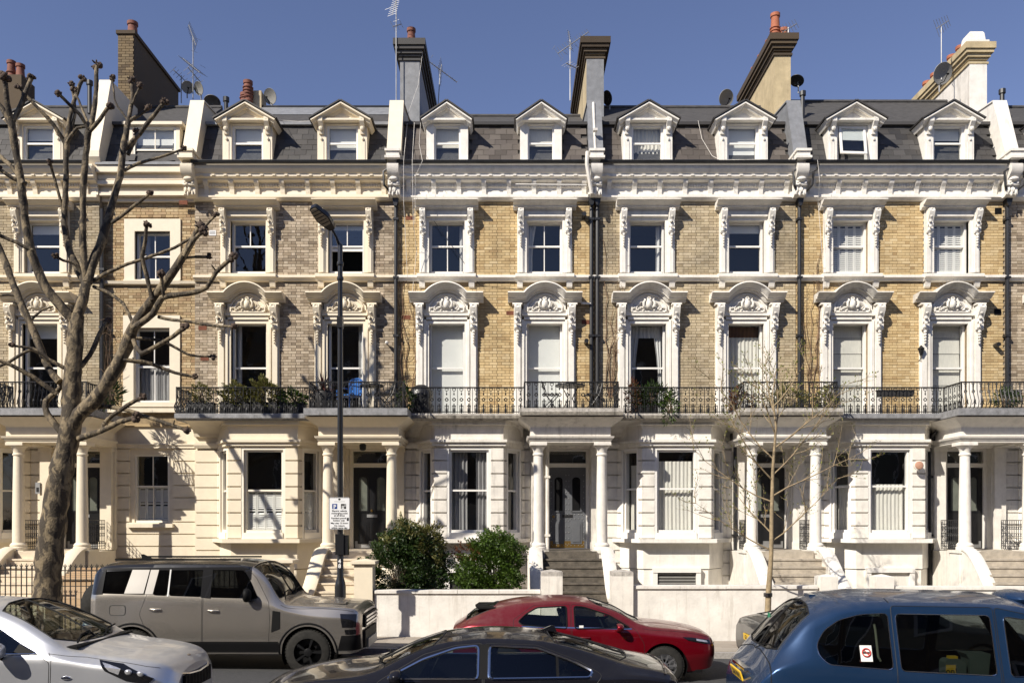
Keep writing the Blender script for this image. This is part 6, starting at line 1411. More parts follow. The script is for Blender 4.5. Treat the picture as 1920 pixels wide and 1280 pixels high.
def crown_pts(lobes, n, rnd, shell=.4):
    rs = np.random.RandomState(rnd); out = []; wts = np.array([l[3] * l[4] * l[5] for l in lobes]); wts /= wts.sum()
    for (x, y, z, rx, ry, rz), w_ in zip(lobes, wts):
        k = int(n * w_); d = rs.normal(size=(k, 3)); d /= np.linalg.norm(d, axis=1)[:, None]; r = rs.uniform(shell, 1.0, k)[:, None] ** .6 * (1 + .26 * np.sin(d[:, :1] * 7 + d[:, 2:] * 9 + x * 5))
        out.append(np.array([x, y, z]) + d * r * np.array([rx, ry, rz]))
    return np.concatenate(out)
M['leaf_dark'] = leafmat('dark_shrub_leaf', [(.012, .03, .006), (.025, .055, .01), (.04, .075, .014), (.018, .04, .008), (.06, .09, .02)])
M['leaf_bright'] = leafmat('bright_shrub_leaf', [(.02, .05, .006), (.06, .11, .012), (.085, .15, .018), (.035, .075, .008), (.12, .18, .03)])
M['leaf_olive'] = leafmat('olive_leaf', [(.06, .07, .018), (.13, .135, .035), (.19, .175, .055), (.09, .09, .025), (.22, .19, .07)])
M['leaf_rust'] = leafmat('rust_leaf', [(.06, .02, .01), (.13, .05, .02), (.1, .035, .015), (.16, .07, .03)])
M['leaf_bud'] = leafmat('spring_bud', [(.12, .15, .02), (.2, .22, .04), (.16, .18, .03), (.25, .24, .06)])
M['twig'] = mat('brown_twig', (.09, .06, .035), .85, var=.3)
M['twig_pale'] = mat('dry_creeper_stem', (.16, .1, .06), .85, var=.3)
M['shade_core'] = mat('shrub_shade_core', (.02, .022, .01), .9, var=.2)  # dark tone standing for shade inside a shrub; no object takes it
def shrub(name, label, base, lobes, n, size, m, rnd, cat='shrub', stems=6, core=True, aspect=.5, extra=None):
    t = thing(name, label, cat, base); lob = [(l[0] - base[0], l[1] - base[1], l[2] - base[2], *l[3:]) for l in lobes]
    ob('leaves', leaves(crown_pts(lob, n, rnd), size, rnd, aspect=aspect), m, t, kind='stuff', fix=False)
    rr = random.Random(rnd); mb = MB()
    for i in range(stems * 3 if n > 5000 else stems):
        l = rr.choice(lob); mb.tube([(rr.uniform(-.08, .08), rr.uniform(-.08, .08), 0), (l[0] * .5 + rr.uniform(-.1, .1), l[1] * .5, l[2] * .5), (l[0] + rr.uniform(-.5, .5) * l[3], l[1], l[2] + l[5] * rr.uniform(.5, 1.1))], [.025, .018, .006], 5)
    ob('stems', mb, 'twig', t)
    if extra:
        for (mm, lb2, n2, r2) in extra: ob('leaves', leaves(crown_pts([(l[0] - base[0], l[1] - base[1], l[2] - base[2], *l[3:]) for l in lb2], n2, r2), size, r2, aspect=aspect), mm, t, kind='stuff', fix=False)
    return t
Ys = 19.0
def P3(u, v, y=Ys): return (X(u, y), y, Z(v, y))
def lobe(u, v, ru, rv, y=Ys, ry=.45): k = y / 1564; p = P3(u, v, y); return (*p, ru * k, ry, rv * k)
shrub('garden_shrub', 'dark green shrub with pale shoots and a sunlit top coloured into its leaves, left of the two behind the white garden wall', (X(765, Ys), Ys, .05),
      [lobe(740, 1070, 58, 50), lobe(790, 1045, 52, 55), lobe(735, 1030, 38, 32), lobe(805, 1080, 45, 40), lobe(760, 1005, 34, 28)], 22000, .06, 'leaf_dark', 11,
      extra=[('leaf_olive', [lobe(805, 1012, 26, 30), lobe(775, 995, 28, 18), lobe(752, 985, 8, 22), lobe(820, 1040, 18, 26), lobe(735, 1012, 22, 14)], 4200, 12)])  # paler leaves: light shoots, and the sunlit top put into leaf colour
shrub('garden_shrub', 'bright green round shrub, right of the two behind the white garden wall', (X(925, Ys), Ys, .05),
      [lobe(920, 1060, 55, 55), lobe(940, 1030, 42, 38), lobe(885, 1075, 40, 38), lobe(955, 1080, 26, 35), lobe(915, 1020, 28, 24)], 22000, .055, 'leaf_bright', 13,
      extra=[('leaf_rust', [lobe(878, 1035, 30, 18)], 500, 14)])
# ------------------------------------------------------------------ plants and furniture on the balconies
yb = D - .55
M['pot_dark'] = mat('dark_planter', (.025, .024, .024), .6, var=.2)
def planter(u0, u1, v0, v1, y, label):
    t = thing('planter', label, 'planter', (X((u0 + u1) / 2, y), y, FZ)); L_ = (X(u1, y) - X(u0, y)) / 2; h = Z(v0, y) - FZ
    ob('trough', MB().box(-L_, L_, -.12, .12, 0, h), 'pot_dark', t); ob('rim', MB().box(-L_ - .015, L_ + .015, -.135, .135, h, h + .03), 'pot_dark', t); return t
for i, (u0, u1, lb) in enumerate(((352, 402, 'leftmost of the dark balcony troughs on the cream house'), (415, 475, 'dark balcony trough under the left bushy evergreen'), (470, 520, 'dark balcony trough under the larger bushy evergreen'), (526, 572, 'dark balcony trough holding the low bright green hedge plant'))):
    planter(u0, u1, 757, 775, D - .78, lb)
def bplant(u, v, ru, rv, m, n, label, y=D - .78, name='balcony_plant', size=.06, rnd=3, aspect=.5):
    x, z = X(u, y), Z(v + rv, y); return shrub(name, label, (x, y, max(FZ, z - .05)), [lobe(u, v, ru, rv, y, .2)], n, size, m, rnd, 'plant', 4, aspect=aspect)
bplant(378, 738, 20, 18, 'leaf_olive', 600, 'thin straggly plant in the leftmost trough of the cream house balcony', rnd=21)
bplant(443, 742, 30, 24, 'leaf_olive', 2600, 'bushy evergreen with brownish tips, left of the pair on the cream house balcony', rnd=22)
bplant(495, 738, 29, 29, 'leaf_olive', 3000, 'tallest bushy evergreen on the cream house balcony, below the bay brickwork', rnd=23)
bplant(549, 748, 26, 17, 'leaf_bright', 1600, 'low bright green hedge plant on the cream house balcony', rnd=24)
bplant(1225, 742, 40, 20, 'leaf_dark', 1500, 'dark green spreading conifer on the balcony above the net-curtained bay', rnd=25, aspect=.2, size=.1)
bplant(1188, 745, 13, 32, 'leaf_rust', 800, 'rusty brown upright conifer on the balcony above the net-curtained bay', rnd=26, aspect=.3)
bplant(1255, 765, 14, 26, 'leaf_bright', 500, 'green trailing plant hanging over the balcony edge of the pale brick house', rnd=27, y=D - 1.0, aspect=.2, size=.09)
bplant(1390, 752, 26, 22, 'leaf_rust', 700, 'dry reddish shrub at the left end of the porch balcony behind the young tree', rnd=28, y=D - 1.3)
bplant(1480, 750, 44, 24, 'leaf_olive', 1300, 'dry tangled shrub in the middle of the porch balcony behind the young tree', rnd=29, y=D - 1.3)
bplant(1550, 755, 22, 24, 'leaf_olive', 700, 'yellowish shrub at the right end of the porch balcony behind the young tree', rnd=30, y=D - 1.3)
bplant(1885, 750, 26, 22, 'leaf_dark', 600, 'dark plant at the right end of the far right balcony', rnd=31, y=D - 1.2)
bplant(760, 748, 14, 26, 'leaf_dark', 500, 'dark leafy plant at the corner of the cream porch balcony', rnd=32, y=D - 1.2)
bplant(208, 738, 16, 22, 'leaf_dark', 400, 'grassy dark plant at the right end of the far left balcony', rnd=33, y=D - .8, aspect=.15, size=.16)
# spiky cordyline in a tall pot
y = D - 1.25; xc = X(606, y); t = thing('cordyline', 'spiky purple cordyline in a tall dark pot on the cream porch balcony', 'plant', (xc, y, FZ + .02))
ob('pot', MB().lathe([(.12, 0), (.2, .15), (.22, .4), (.2, .5), (.22, .52), (.2, .52), (.19, .46)], (0, 0, 0), 14), 'pot_dark', t, smooth=40)
mb = MB(); rr = random.Random(4)
for i in range(70):
    a = rr.uniform(0, 6.28); e = rr.uniform(.05, 1.4); L_ = rr.uniform(.35, .6); dx, dy, dz = math.cos(a) * math.cos(e), math.sin(a) * math.cos(e), math.sin(e)
    p = [Vector((dx * L_ * q, dy * L_ * q, .55 + dz * L_ * q - .25 * q * q * math.cos(e))) for q in (0, .5, 1)]; sd = Vector((-math.sin(a), math.cos(a), 0)) * .018
    mb.add([p[0] - sd, p[0] + sd, p[1] + sd, p[1] - sd, p[2]], [(0, 1, 2, 3), (3, 2, 4)])
M['cordyline_leaf'] = leafmat('cordyline_leaf', [(.03, .015, .015), (.06, .02, .02), (.1, .035, .03), (.045, .03, .02)], .2); ob('blades', mb, 'cordyline_leaf', t, kind='stuff', fix=False)
# blue plastic chair
M['blue_plastic'] = mat('blue_plastic', (.02, .10, .32), .4, var=.05)
y = D - 1.2; t = thing('garden_chair', 'blue plastic garden chair on the cream porch balcony behind the lamp post', 'chair', (X(655, y), y, FZ + .02), R(-35))
ob('seat', MB().box(-.22, .22, -.22, .22, .38, .41), 'blue_plastic', t)
for i in range(5): ob('back_slat', MB().box(-.2 + i * .085, -.14 + i * .085, .2, .22, .41, .82), 'blue_plastic', t)
ob('back_rail', MB().tube([(-.22, .2, .4), (-.23, .22, .8), (-.1, .23, .86), (.1, .23, .86), (.23, .22, .8), (.22, .2, .4)], .02, 6), 'blue_plastic', t)
for sx in (-1, 1):
    ob('armrest', MB().tube([(sx * .24, .2, .62), (sx * .25, -.1, .62), (sx * .24, -.2, .55), (sx * .23, -.2, .4)], .018, 6), 'blue_plastic', t)
    for sy in (-1, 1): ob('leg', MB().tube([(sx * .2, sy * .2, .4), (sx * .24, sy * .24, 0)], .02, 6), 'blue_plastic', t)
def bistro(u, v, y, label, r=.33):
    h = Z(v, y) - FZ - .02; t = thing('bistro_table', label, 'table', (X(u, y), y, FZ + .02)); ob('table_top', MB().lathe([(0, 0), (r, 0), (r, .03), (0, .03)], (0, 0, h - .03), 20), 'iron', t)
    for k in range(3): a = 2.1 * k + .4; ob('leg', MB().tube([(math.cos(a) * r * .7, math.sin(a) * r * .7, 0), (math.cos(a) * .06, math.sin(a) * .06, h * .5), (math.cos(a) * r * .6, math.sin(a) * r * .6, h - .03)], .014, 5), 'iron', t)
bistro(1069, 722, D - 1.2, 'round black bistro table on the porch balcony of the yellow brick house', .38); bistro(697, 722, D - 1.25, 'round dark table beside the blue plastic chair on the cream porch balcony', .3)
def fchair(u, y, label, rz):
    t = thing('folding_chair', label, 'chair', (X(u, y), y, FZ + .02), rz)
    for sx in (-1, 1): ob('side_frame', MB().tube([(sx * .19, -.2, 0), (sx * .19, .12, .45), (sx * .19, .2, .75)], .012, 5).tube([(sx * .17, .22, 0), (sx * .17, -.2, .45)], .012, 5), 'iron', t)
    for i in range(4): ob('seat_slat', MB().box(-.19, .19, -.2 + i * .1, -.13 + i * .1, .43, .45), 'iron', t)
    for i in range(2): ob('back_slat', MB().box(-.19, .19, .18 + i * .01, .2 + i * .01, .6 + i * .1, .66 + i * .1), 'iron', t)
fchair(1032, D - 1.15, 'black folding chair left of the round bistro table', R(80)); fchair(1112, D - 1.1, 'black folding chair right of the round bistro table', R(-80)); fchair(725, D - 1.2, 'black folding chair at the right end of the cream porch balcony', R(-70))
# covered barbecue
M['tarp'] = mat('black_tarpaulin', (.012, .012, .013), .35, var=.3, vscale=6, bump=.5, bscale=9)
y = D - .55; mb = MB().lathe([(.30, 0), (.31, .1), (.28, .35), (.31, .5), (.3, .62), (.22, .74), (.1, .8), (0, .81)], (0, 0, 0), 18)
rr = random.Random(2); mb.v = [(p[0] * (1 + rr.uniform(-.08, .08)), p[1] * (1 + rr.uniform(-.08, .08)), p[2]) for p in mb.v]
tag(ob('covered_barbecue', mb, 'tarp', None, (X(790, y), y, FZ), smooth=70), 'barbecue under a black cover on the balcony of the yellow brick house', 'barbecue')
# flower boxes hung on the far right railing
for i, (u, lb) in enumerate(((1663, 'left one of two black boxes hung on the railing of the shuttered house'), (1697, 'right one of two black boxes hung on the railing of the shuttered house'), (1900, 'black box on the railing at the right edge'))):
    yq = D - .92; t = thing('railing_planter', lb, 'planter', (X(u, yq), yq, Z(743, yq))); ob('trough', MB().prism([(-.2, 0), (.2, 0), (.22, .15), (-.22, .15)], -.02, .14, 'y'), 'pot_dark', t); ob('rim', MB().box(-.235, .235, -.03, .15, .15, .17), 'pot_dark', t)
# wall lantern, alarm box, notice, camera
t = thing('wall_lantern', 'small black wall lantern beside the right french window of the shuttered house', 'lantern', (X(1722), D - .02, Z(668))); ob('bracket', MB().tube([(0, 0, -.12), (0, -.1, -.1), (0, -.12, .02)], .012, 5), 'iron', t)
ob('cage', MB().lathe([(.04, 0), (.085, .16), (.1, .17), (.03, .24), (.01, .27)], (0, -.13, 0), 6), 'iron', t); ob('flame_glass', MB().lathe([(.035, .02), (.075, .15)], (0, -.13, 0), 6), 'frost', t)
M['alarm'] = mat('faded_alarm_box', (.45, .25, .17), .5, var=.15)
xa_, ya_ = X(1722, D - .9), D - .92; t = thing('alarm_box', 'round faded orange alarm box on the white bay pier', 'alarm box', (xa_, ya_, Z(872, D - .9))); ob('cover', MB().lathe([(.105, 0), (.1, -.04), (.06, -.055), (0, -.058)], (0, 0, 0), 18, 'y'), 'alarm', t, smooth=50); ob('back_ring', MB().lathe([(.125, .03), (.125, -.01), (.1, -.012)], (0, 0, 0), 18, 'y'), 'white', t)
t = thing('wall_notice', 'small white notice plate on the grey brickwork between tree branch and window', 'notice', (X(399), D - .02, Z(437))); ob('plate', MB().box(-.09, .09, 0, .015, -.07, .07), 'sign_white', t)
for i in range(5): ob('printed_line', MB().box(-.07 + i * .03, -.055 + i * .03, -.003, -.001, -.04, .045), 'dish', t)
t = thing('security_camera', 'small white camera on the grey brickwork by the black downpipe', 'camera', (X(727), D - .02, Z(645))); ob('bracket', MB().tube([(.03, 0, -.05), (0, -.12, -.03)], .015, 5), 'plastic_black', t); ob('housing', MB().ball((0, -.14, .0), (.05, .09, .05)), 'white_gloss', t)
t = thing('entry_phone', 'grey entry phone on the cream porch pilaster behind the plane tree', 'entry phone', (X(76), D - .14, Z(915))); ob('face_plate', MB().box(-.06, .06, 0, .03, -.15, .15), 'steel', t); ob('button_panel', MB().box(-.03, .03, -.008, 0, -.1, .02), 'pipe', t)
# dead creeper stems and loose cables
def creeper(label, u0, v0, v1, n, rnd, name='dead_creeper', spread=28, y0=D - .03):
    rr = random.Random(rnd); t = thing(name, label, 'creeper', (X(u0), y0, Z(v0)))
    for i in range(n):
        u = u0 + rr.uniform(-spread * .4, spread * .4); v = v0; pts = []; r = rr.uniform(.008, .016)
        ve = v0 + (v1 - v0) * rr.uniform(.5, 1)
        while v > ve: pts.append((X(u) - X(u0), -abs(rr.gauss(0, .02)), Z(v) - Z(v0))); v -= rr.uniform(14, 30); u += rr.uniform(-6, 6)
        if len(pts) > 2: ob('stem', MB().tube(pts, [r * (1 - .6 * k / len(pts)) for k in range(len(pts))], 4), 'twig_pale', t)
        for q in pts[2::2]:
            if rr.random() < .8: s = rr.choice((-1, 1)); ob('side_shoot', MB().tube([q, (q[0] + s * rr.uniform(.05, .2), q[1] - .02, q[2] + rr.uniform(.03, .2)), (q[0] + s * rr.uniform(.1, .4), q[1] - .02, q[2] + rr.uniform(.0, .35))], [.006, .005, .003], 3), 'twig_pale', t)
creeper('bare brown creeper stems climbing the yellow brick left of the blinds', 770, 760, 380, 5, 1); creeper('bare brown creeper stems right of the double downpipe on the pale brick', 1148, 745, 390, 6, 2)
creeper('bare brown creeper stems climbing the left edge of the shuttered house', 1530, 745, 380, 9, 3, spread=40); creeper('thin bare creeper on the tan brick beside the left french window', 212, 745, 560, 4, 4)
def cable(label, pts, r=.006, m='white_worn', y=D - .5):
    p0 = (X(pts[0][0], y), y, Z(pts[0][1], y)); mb = MB().tube([(X(u, yy) - p0[0], yy - y, Z(v, yy) - p0[2]) for u, v, yy in [(q[0], q[1], q[2] if len(q) > 2 else y) for q in pts]], r, 4)
    return tag(ob('cable', mb, m, None, p0), label, 'cable', 'loose cables on the fronts')
cable('pale cable looping down over the slates from the left party wall chimney', [(793, 95, D + 1.6), (784, 160, D + 1.5), (765, 215, D + .6), (757, 300, D - .7), (757, 380, D - .75), (764, 520, D - .3)])
cable('pale cable hanging over the gutter left of the uncarved dormers', [(777, 230, D), (773, 300, D - .72), (775, 420, D - .72), (781, 470, D - .1), (772, 560, D - .05)])
cable('second pale cable over the gutter left of the uncarved dormers', [(789, 228, D), (786, 270, D - .2), (792, 302, D - .72), (779, 330, D - .7), (778, 420, D - .5)])
cable('white cable draped across the cream house roof between its dormers', [(515, 218, D - .2), (530, 226, D + .4), (560, 228, D + .45), (590, 227, D + .3)])
cable('pale cable trailing down the slates right of the second carved dormer pair', [(1309, 226, D + .3), (1316, 260, D + .1), (1335, 292, D - .2), (1350, 300, D - .72), (1434, 299, D - .74)])
cable('white wire hanging down the cornice left of the shuttered house', [(1533, 300, D - .75), (1537, 340, D - .7), (1534, 380, D - .3), (1545, 520, D - .2), (1540, 600, D - .1)])
cable('dark cable running along the yellow brick under the string course', [(770, 409, D - .03), (800, 395, D - .03), (900, 535, D - .03), (1000, 545, D - .03), (1100, 540, D - .03)], .006, 'iron')
# ------------------------------------------------------------------ roof: aerials, dishes, vents
def aerial(label, u, v0, v1, y, booms, lean=0):
    x0 = X(u, y); z0, z1 = Z(v0, y), Z(v1, y); t = thing('tv_aerial', label, 'aerial', (x0, y, z0)); h = z1 - z0
    ob('mast', MB().tube([(0, 0, -.3), (lean, 0, h)], .015, 6), 'steel', t)
    for (f, L_, ang, yaw, k, sp_) in booms:
        c = Vector((lean * f, 0, h * f)); d = Vector((math.cos(R(ang)) * math.cos(R(yaw)), math.cos(R(ang)) * math.sin(R(yaw)), math.sin(R(ang)))); s = Vector((-math.sin(R(yaw)), math.cos(R(yaw)), 0)); up = d.cross(s)
        mb = MB().tube([c - d * L_ * .4, c + d * L_ * .6], .014, 5)
        for i in range(k):
            p = c + d * L_ * (-.4 + i / (k - 1)); e = (up if sp_ > 0 else s) * abs(sp_) * (1 - .4 * i / k); mb.tube([p - e, p + e], .007, 3)
        if k > 8: p = c - d * L_ * .4; mb.tube([p - up * .2 - s * .1, p - up * .2 + s * .1], .006, 3); mb.tube([p + up * .2 - s * .1, p + up * .2 + s * .1], .006, 3)
        ob('antenna', mb, 'steel', t)
    return t
aerial('tall aerial with two tilted arrays beside the dark brick stack', 362, 168, 68, D + 3, [(.98, 1.1, 55, 130, 12, .17), (.42, 1.0, 40, 150, 10, -.28), (.3, .5, -40, 40, 5, .2)])
aerial('small leaning aerial in front of the dishes by the dark brick stack', 340, 175, 142, D + 3, [(.9, .8, -42, 10, 8, .13)])
aerial('very tall thin aerial left of the pale stack on the yellow house', 743, 185, -10, D + 1.4, [(.95, 1.4, 70, 60, 18, -.16), (.7, .3, 30, 30, 3, .15)])
aerial('broad toothed aerial right of the pale stack on the yellow house', 820, 200, 128, D + 3.5, [(.95, 1.0, -25, 25, 12, -.09), (.9, .4, 80, 0, 5, -.55)], .1)
aerial('aerial with several arrays left of the grey faced stack', 1069, 170, 75, D + 2.5, [(.9, 1.3, 40, 20, 14, .16), (.95, .6, 80, 140, 9, -.12), (.5, .4, 0, 40, 5, -.2)])
aerial('small white aerial fixed on the terracotta stack top', 1478, 75, 52, D + 1.7, [(.9, .6, 35, 20, 6, .2)])
aerial('aerial on a striped mast above the big grey dish, right', 1765, 130, 48, D + 1.6, [(1.0, .7, 35, 30, 6, .24)])
def dish(label, u, v, r, m, rz, y=D + 2, tilt=25):
    t = thing('satellite_dish', label, 'satellite dish', (X(u, y), y, Z(v, y)), R(rz), None); q = r * y / 1564
    pr = [(0, q * .22), (q * .4, q * .185), (q * .7, q * .11), (q, 0), (q * 1.02, .012), (q * .7, q * .13), (0, q * .245)]
    rot = Matrix.Rotation(R(tilt), 4, 'X')
    ob('reflector', MB().lathe([(a, b) for a, b in pr], (0, 0, 0), 24, 'y').xf(rot), m, t, smooth=50)
    ob('feed_arm', MB().tube([(0, q * .2, -q * .9), (0, -q * .5, -q * .75), (0, -q * .75, -q * .1)], .012, 5).box(-.03, .03, -q * .85, -q * .7, -q * .15, 0).xf(rot), 'plastic_black', t)
    ob('mount', MB().tube([(0, q * .3, 0), (0, q * .5, -q * .4), (0, q * .5, -q * 1.6)], .02, 6), 'steel', t); return t
dish('right grey dish of the pair beside the dark brick stack', 372, 166, 12, 'dish', -35, D + 3); dish('left grey dish of the pair beside the dark brick stack', 352, 164, 11, 'dish', 30, D + 3)
dish('grey dish behind the left dormer of the cream house', 506, 181, 14, 'dish', -25, D + 2.6); dish('flat grey dish behind the parapet left of the cream house', 398, 192, 15, 'dish', 10, D + 4, 60)
dish('dark dish on the right side of the grey faced stack', 1138, 184, 13, 'dish_dark', -60, D + 2); dish('grey dish on the ridge left of the terracotta stack', 1362, 184, 15, 'dish', 20, D + 2.8)
dish('dark dish on the right side of the terracotta stack', 1494, 152, 13, 'dish_dark', -45, D + 1.8, 60); dish('largest grey dish, on the flank of the white stack', 1768, 138, 19, 'dish', 12, D + 1.5)
def rvent(label, u, v0, v1, y=D + 1.2, r=.06): z0, z1 = Z(v0, y), Z(v1, y); return tag(ob('roof_vent', MB().lathe([(r, -.5), (r, z1 - z0 - .14), (r * 1.5, z1 - z0 - .12), (r * 1.5, z1 - z0), (0, z1 - z0)], (0, 0, 0), 10), 'pipe', None, (X(u, y), y, z0)), label, 'vent')
rvent('black vent pipe right of the terracotta stack', 1505, 195, 172); rvent('black vent pipe right of the white stack', 1879, 192, 168); rvent('black vent pipe left of the cream house dormers', 424, 205, 183); rvent('black vent pipe on the far left roof', 168, 180, 152)
# low stack with ringed pots behind the left dormer
rA, xA, wA = roots['A']
lo = ob('low_chimney', MB().box(X(472, D + 2.5) - xA, X(490, D + 2.5) - xA, 2.5, 3.0, 14, Z(170, D + 2.5)), 'brick_mid', rA); pot(lo, X(465, D + 2.4) - xA, 2.4, Z(192, D + 2.4), .62, .13, 4, 'terracotta_dark'); pot(lo, X(458, D + 2.3) - xA, 2.4, Z(195, D + 2.4), .3, .14, 1, 'terracotta_dark')
rZ, xZ, wZ = roots['Z']
lo = ob('low_chimney', MB().box(X(-30, D + 2.5) - xZ, X(40, D + 2.5) - xZ, 2.5, 3.2, 14, Z(140, D + 2.5)), 'brick_dark', rZ); pot(lo, X(10, D + 2.4) - xZ, 2.7, Z(140, D + 2.5), .5, .12, 1, 'terracotta_dark'); pot(lo, X(27, D + 2.4) - xZ, 2.7, Z(140, D + 2.5), .4, .12, 0, 'terracotta_dark')
# ------------------------------------------------------------------ pollarded plane tree
YT = 17.3
M['bark'] = mat('plane_bark', (.195, .15, .09), .85, var=.3, vscale=5, bump=.9, bscale=26)
def flaking(m, dark, scale, lo, hi):
    t = m.node_tree; b = t.nodes['Principled BSDF']; L = t.links.new; g = N(t, 'ShaderNodeNewGeometry'); n = N(t, 'ShaderNodeTexNoise'); n.inputs['Scale'].default_value = scale; n.inputs['Detail'].default_value = 7; n.inputs['Roughness'].default_value = .6; n.inputs['Distortion'].default_value = .6
    mp = N(t, 'ShaderNodeMapping'); mp.inputs['Scale'].default_value = (1, 1, .55); L(g.outputs['Position'], mp.inputs[0]); L(mp.outputs[0], n.inputs['Vector'])
    r = N(t, 'ShaderNodeValToRGB'); r.color_ramp.elements[0].position = lo; r.color_ramp.elements[1].position = hi; L(n.outputs['Fac'], r.inputs[0])
    src = b.inputs['Base Color'].links[0].from_socket; mx = N(t, 'ShaderNodeMix', data_type='RGBA'); L(r.outputs[0], mx.inputs[0]); L(src, mx.inputs[6]); mx.inputs[7].default_value = (*dark, 1); L(mx.outputs[2], b.inputs['Base Color'])
flaking(M['bark'], (.045, .034, .022), 6.5, .43, .53)
M['knuckle'] = mat('pollard_knuckle', (.075, .05, .035), .9, var=.5, vscale=20, bump=.8, bscale=50)
TR = thing('plane_tree', 'bare pollarded plane tree with knobbly branch ends at the left', 'tree', (X(90, YT), YT, zg(-9) + .1))
ox, oz = X(90, YT), zg(-9) + .1; rr = random.Random(9)
def limb(name, pts, r0, r1, depth=0, dz=0, knob=True, n=8):
    """pts in survey pixels; depth sways toward or away from the street along the limb"""
    k = len(pts); P_ = []; rs = []
    for i, (u, v) in enumerate(pts):
        t = i / (k - 1); y = YT + dz + depth * t; P_.append(Vector((X(u, y) - ox, y - YT, Z(v, y) - oz))); rs.append((r0 + (r1 - r0) * t) * (.86 if name == 'trunk' else .76) * YT / 1564)
    Q = [P_[0]]; rq = [rs[0]]
    for i in range(k - 1):                                      # round the bends
        p0, p1, p2, p3 = P_[max(i - 1, 0)], P_[i], P_[i + 1], P_[min(i + 2, k - 1)]
        m_ = max(2, int((p2 - p1).length / .16))
        for j in range(1, m_ + 1):
            t = j / m_; q = .5 * ((2 * p1) + (p2 - p0) * t + (2 * p0 - 5 * p1 + 4 * p2 - p3) * t * t + (3 * p1 - p0 - 3 * p2 + p3) * t ** 3)
            Q.append(q + Vector((rr.uniform(-.008, .008), rr.uniform(-.008, .008), rr.uniform(-.008, .008)))); rq.append((rs[i] + (rs[i + 1] - rs[i]) * t) * rr.uniform(.93, 1.08))
    o = ob(name, MB().tube(Q, rq, n, .05), 'bark', TR, smooth=60)
    if knob:
        e = Q[-1]; kb = MB(); R0 = max(rq[-1] * 2.0, .06)
        for i in range(7): kb.ball(e + Vector((rr.uniform(-1, 1), rr.uniform(-1, 1), rr.uniform(-.8, 1))) * R0 * .75, R0 * rr.uniform(.45, .75), 7, 5)
        for i in range(9):
            d = Vector((rr.uniform(-1, 1), rr.uniform(-1, 1), rr.uniform(-.2, 1))).normalized(); kb.tube([e + d * R0 * .6, e + d * R0 * rr.uniform(1.1, 1.45)], [.02, .012], 5)
        ob('knuckle', kb, 'knuckle', o, smooth=60)
    for i in range(max(0, int(len(Q) / 9))):                    # side stubs
        q = Q[rr.randrange(2, len(Q))]; d = Vector((rr.uniform(-1, 1), rr.uniform(-1, 1), rr.uniform(0, 1))).normalized(); ob('stub', MB().tube([q, q + d * rr.uniform(.08, .17)], [.018, .012], 5), 'bark', o)
    return o
limb('trunk', [(88, 1130), (93, 1040), (103, 960), (116, 880), (127, 830), (134, 790), (135, 740), (138, 681), (142, 625), (146, 590)], 29, 14, 0, 0, False, 14)
limb('branch', [(144, 610), (125, 587), (87, 540), (66, 494), (53, 447), (46, 400), (40, 344), (28, 270), (22, 225)], 12, 8, -.6, 0, False)
limb('branch', [(22, 225), (14, 194), (9, 147)], 7, 5.5, -.2, -.6); limb('branch', [(24, 228), (41, 194), (52, 165), (58, 146)], 6, 4.5, .2, -.6); limb('branch', [(22, 235), (4, 205), (-12, 185)], 6, 5, 0, -.6)
limb('branch', [(146, 590), (156, 560), (162, 530)], 13, 11, .1, 0, False)
limb('branch', [(161, 534), (147, 509), (128, 462), (121, 419), (123, 359), (125, 281), (131, 219), (144, 175), (155, 148)], 9, 4.5, .7, .1)
limb('branch', [(125, 275), (108, 245), (90, 222), (60, 190), (36, 164)], 6, 3.5, -.4, .6); limb('branch', [(128, 266), (140, 215), (138, 180), (133, 158)], 4, 3, .2, .6)
limb('branch', [(160, 525), (156, 462), (156, 416), (157, 340), (164, 262), (169, 240)], 8.5, 7, -.3, .1, False)
limb('branch', [(169, 242), (177, 205), (180, 160), (181, 122)], 6, 5, .2, -.2); limb('branch', [(169, 245), (187, 225), (200, 205), (206, 200)], 5, 4, -.1, -.2); limb('branch', [(168, 248), (150, 215), (128, 195), (109, 176)], 4.5, 3.5, -.4, -.2)
limb('branch', [(168, 240), (152, 200), (140, 170)], 3.2, 2.5, .3, -.2); limb('branch', [(125, 268), (145, 240), (165, 238)], 4, 3, 0, .4, False)
limb('branch', [(163, 530), (172, 500), (187, 462), (200, 419), (212, 375), (225, 328), (231, 281), (240, 228)], 12, 7, .5, .1, False)
limb('branch', [(240, 228), (248, 187), (247, 152)], 6, 4.5, .1, .6); limb('branch', [(232, 282), (262, 250), (281, 225), (309, 191)], 6, 4.5, -.2, .6); limb('branch', [(242, 228), (262, 216), (278, 203)], 5, 4, .1, .6)
limb('branch', [(240, 228), (228, 210), (215, 187), (211, 148)], 2.6, 2, .1, .6); limb('branch', [(248, 195), (256, 178), (264, 161)], 3, 2.6, 0, .6)
limb('branch', [(240, 290), (252, 265), (256, 248)], 5, 4, .2, .6); limb('branch', [(233, 320), (260, 306), (300, 295), (344, 279)], 4.5, 3, .3, .5)
limb('branch', [(209, 418), (240, 396), (262, 378), (281, 362)], 4.5, 3.2, -.3, .3)
limb('branch', [(175, 527), (200, 512), (240, 495), (272, 484), (328, 464), (375, 434), (404, 403)], 5, 2.8, -.5, .2)
limb('branch', [(175, 537), (200, 547), (231, 569), (248, 603)], 4.2, 4.2, -.2, .2, False)
limb('branch', [(122, 419), (112, 370), (98, 322), (94, 305)], 4, 3.5, -.3, .5); limb('branch', [(160, 520), (140, 495), (118, 488), (103, 478)], 4, 3.4, -.3, .1)
limb('branch', [(135, 800), (150, 775), (178, 750), (212, 700), (237, 650), (250, 615), (269, 587), (290, 556), (314, 525), (341, 484), (358, 455), (374, 425)], 19, 6.5, -.9, -.05)
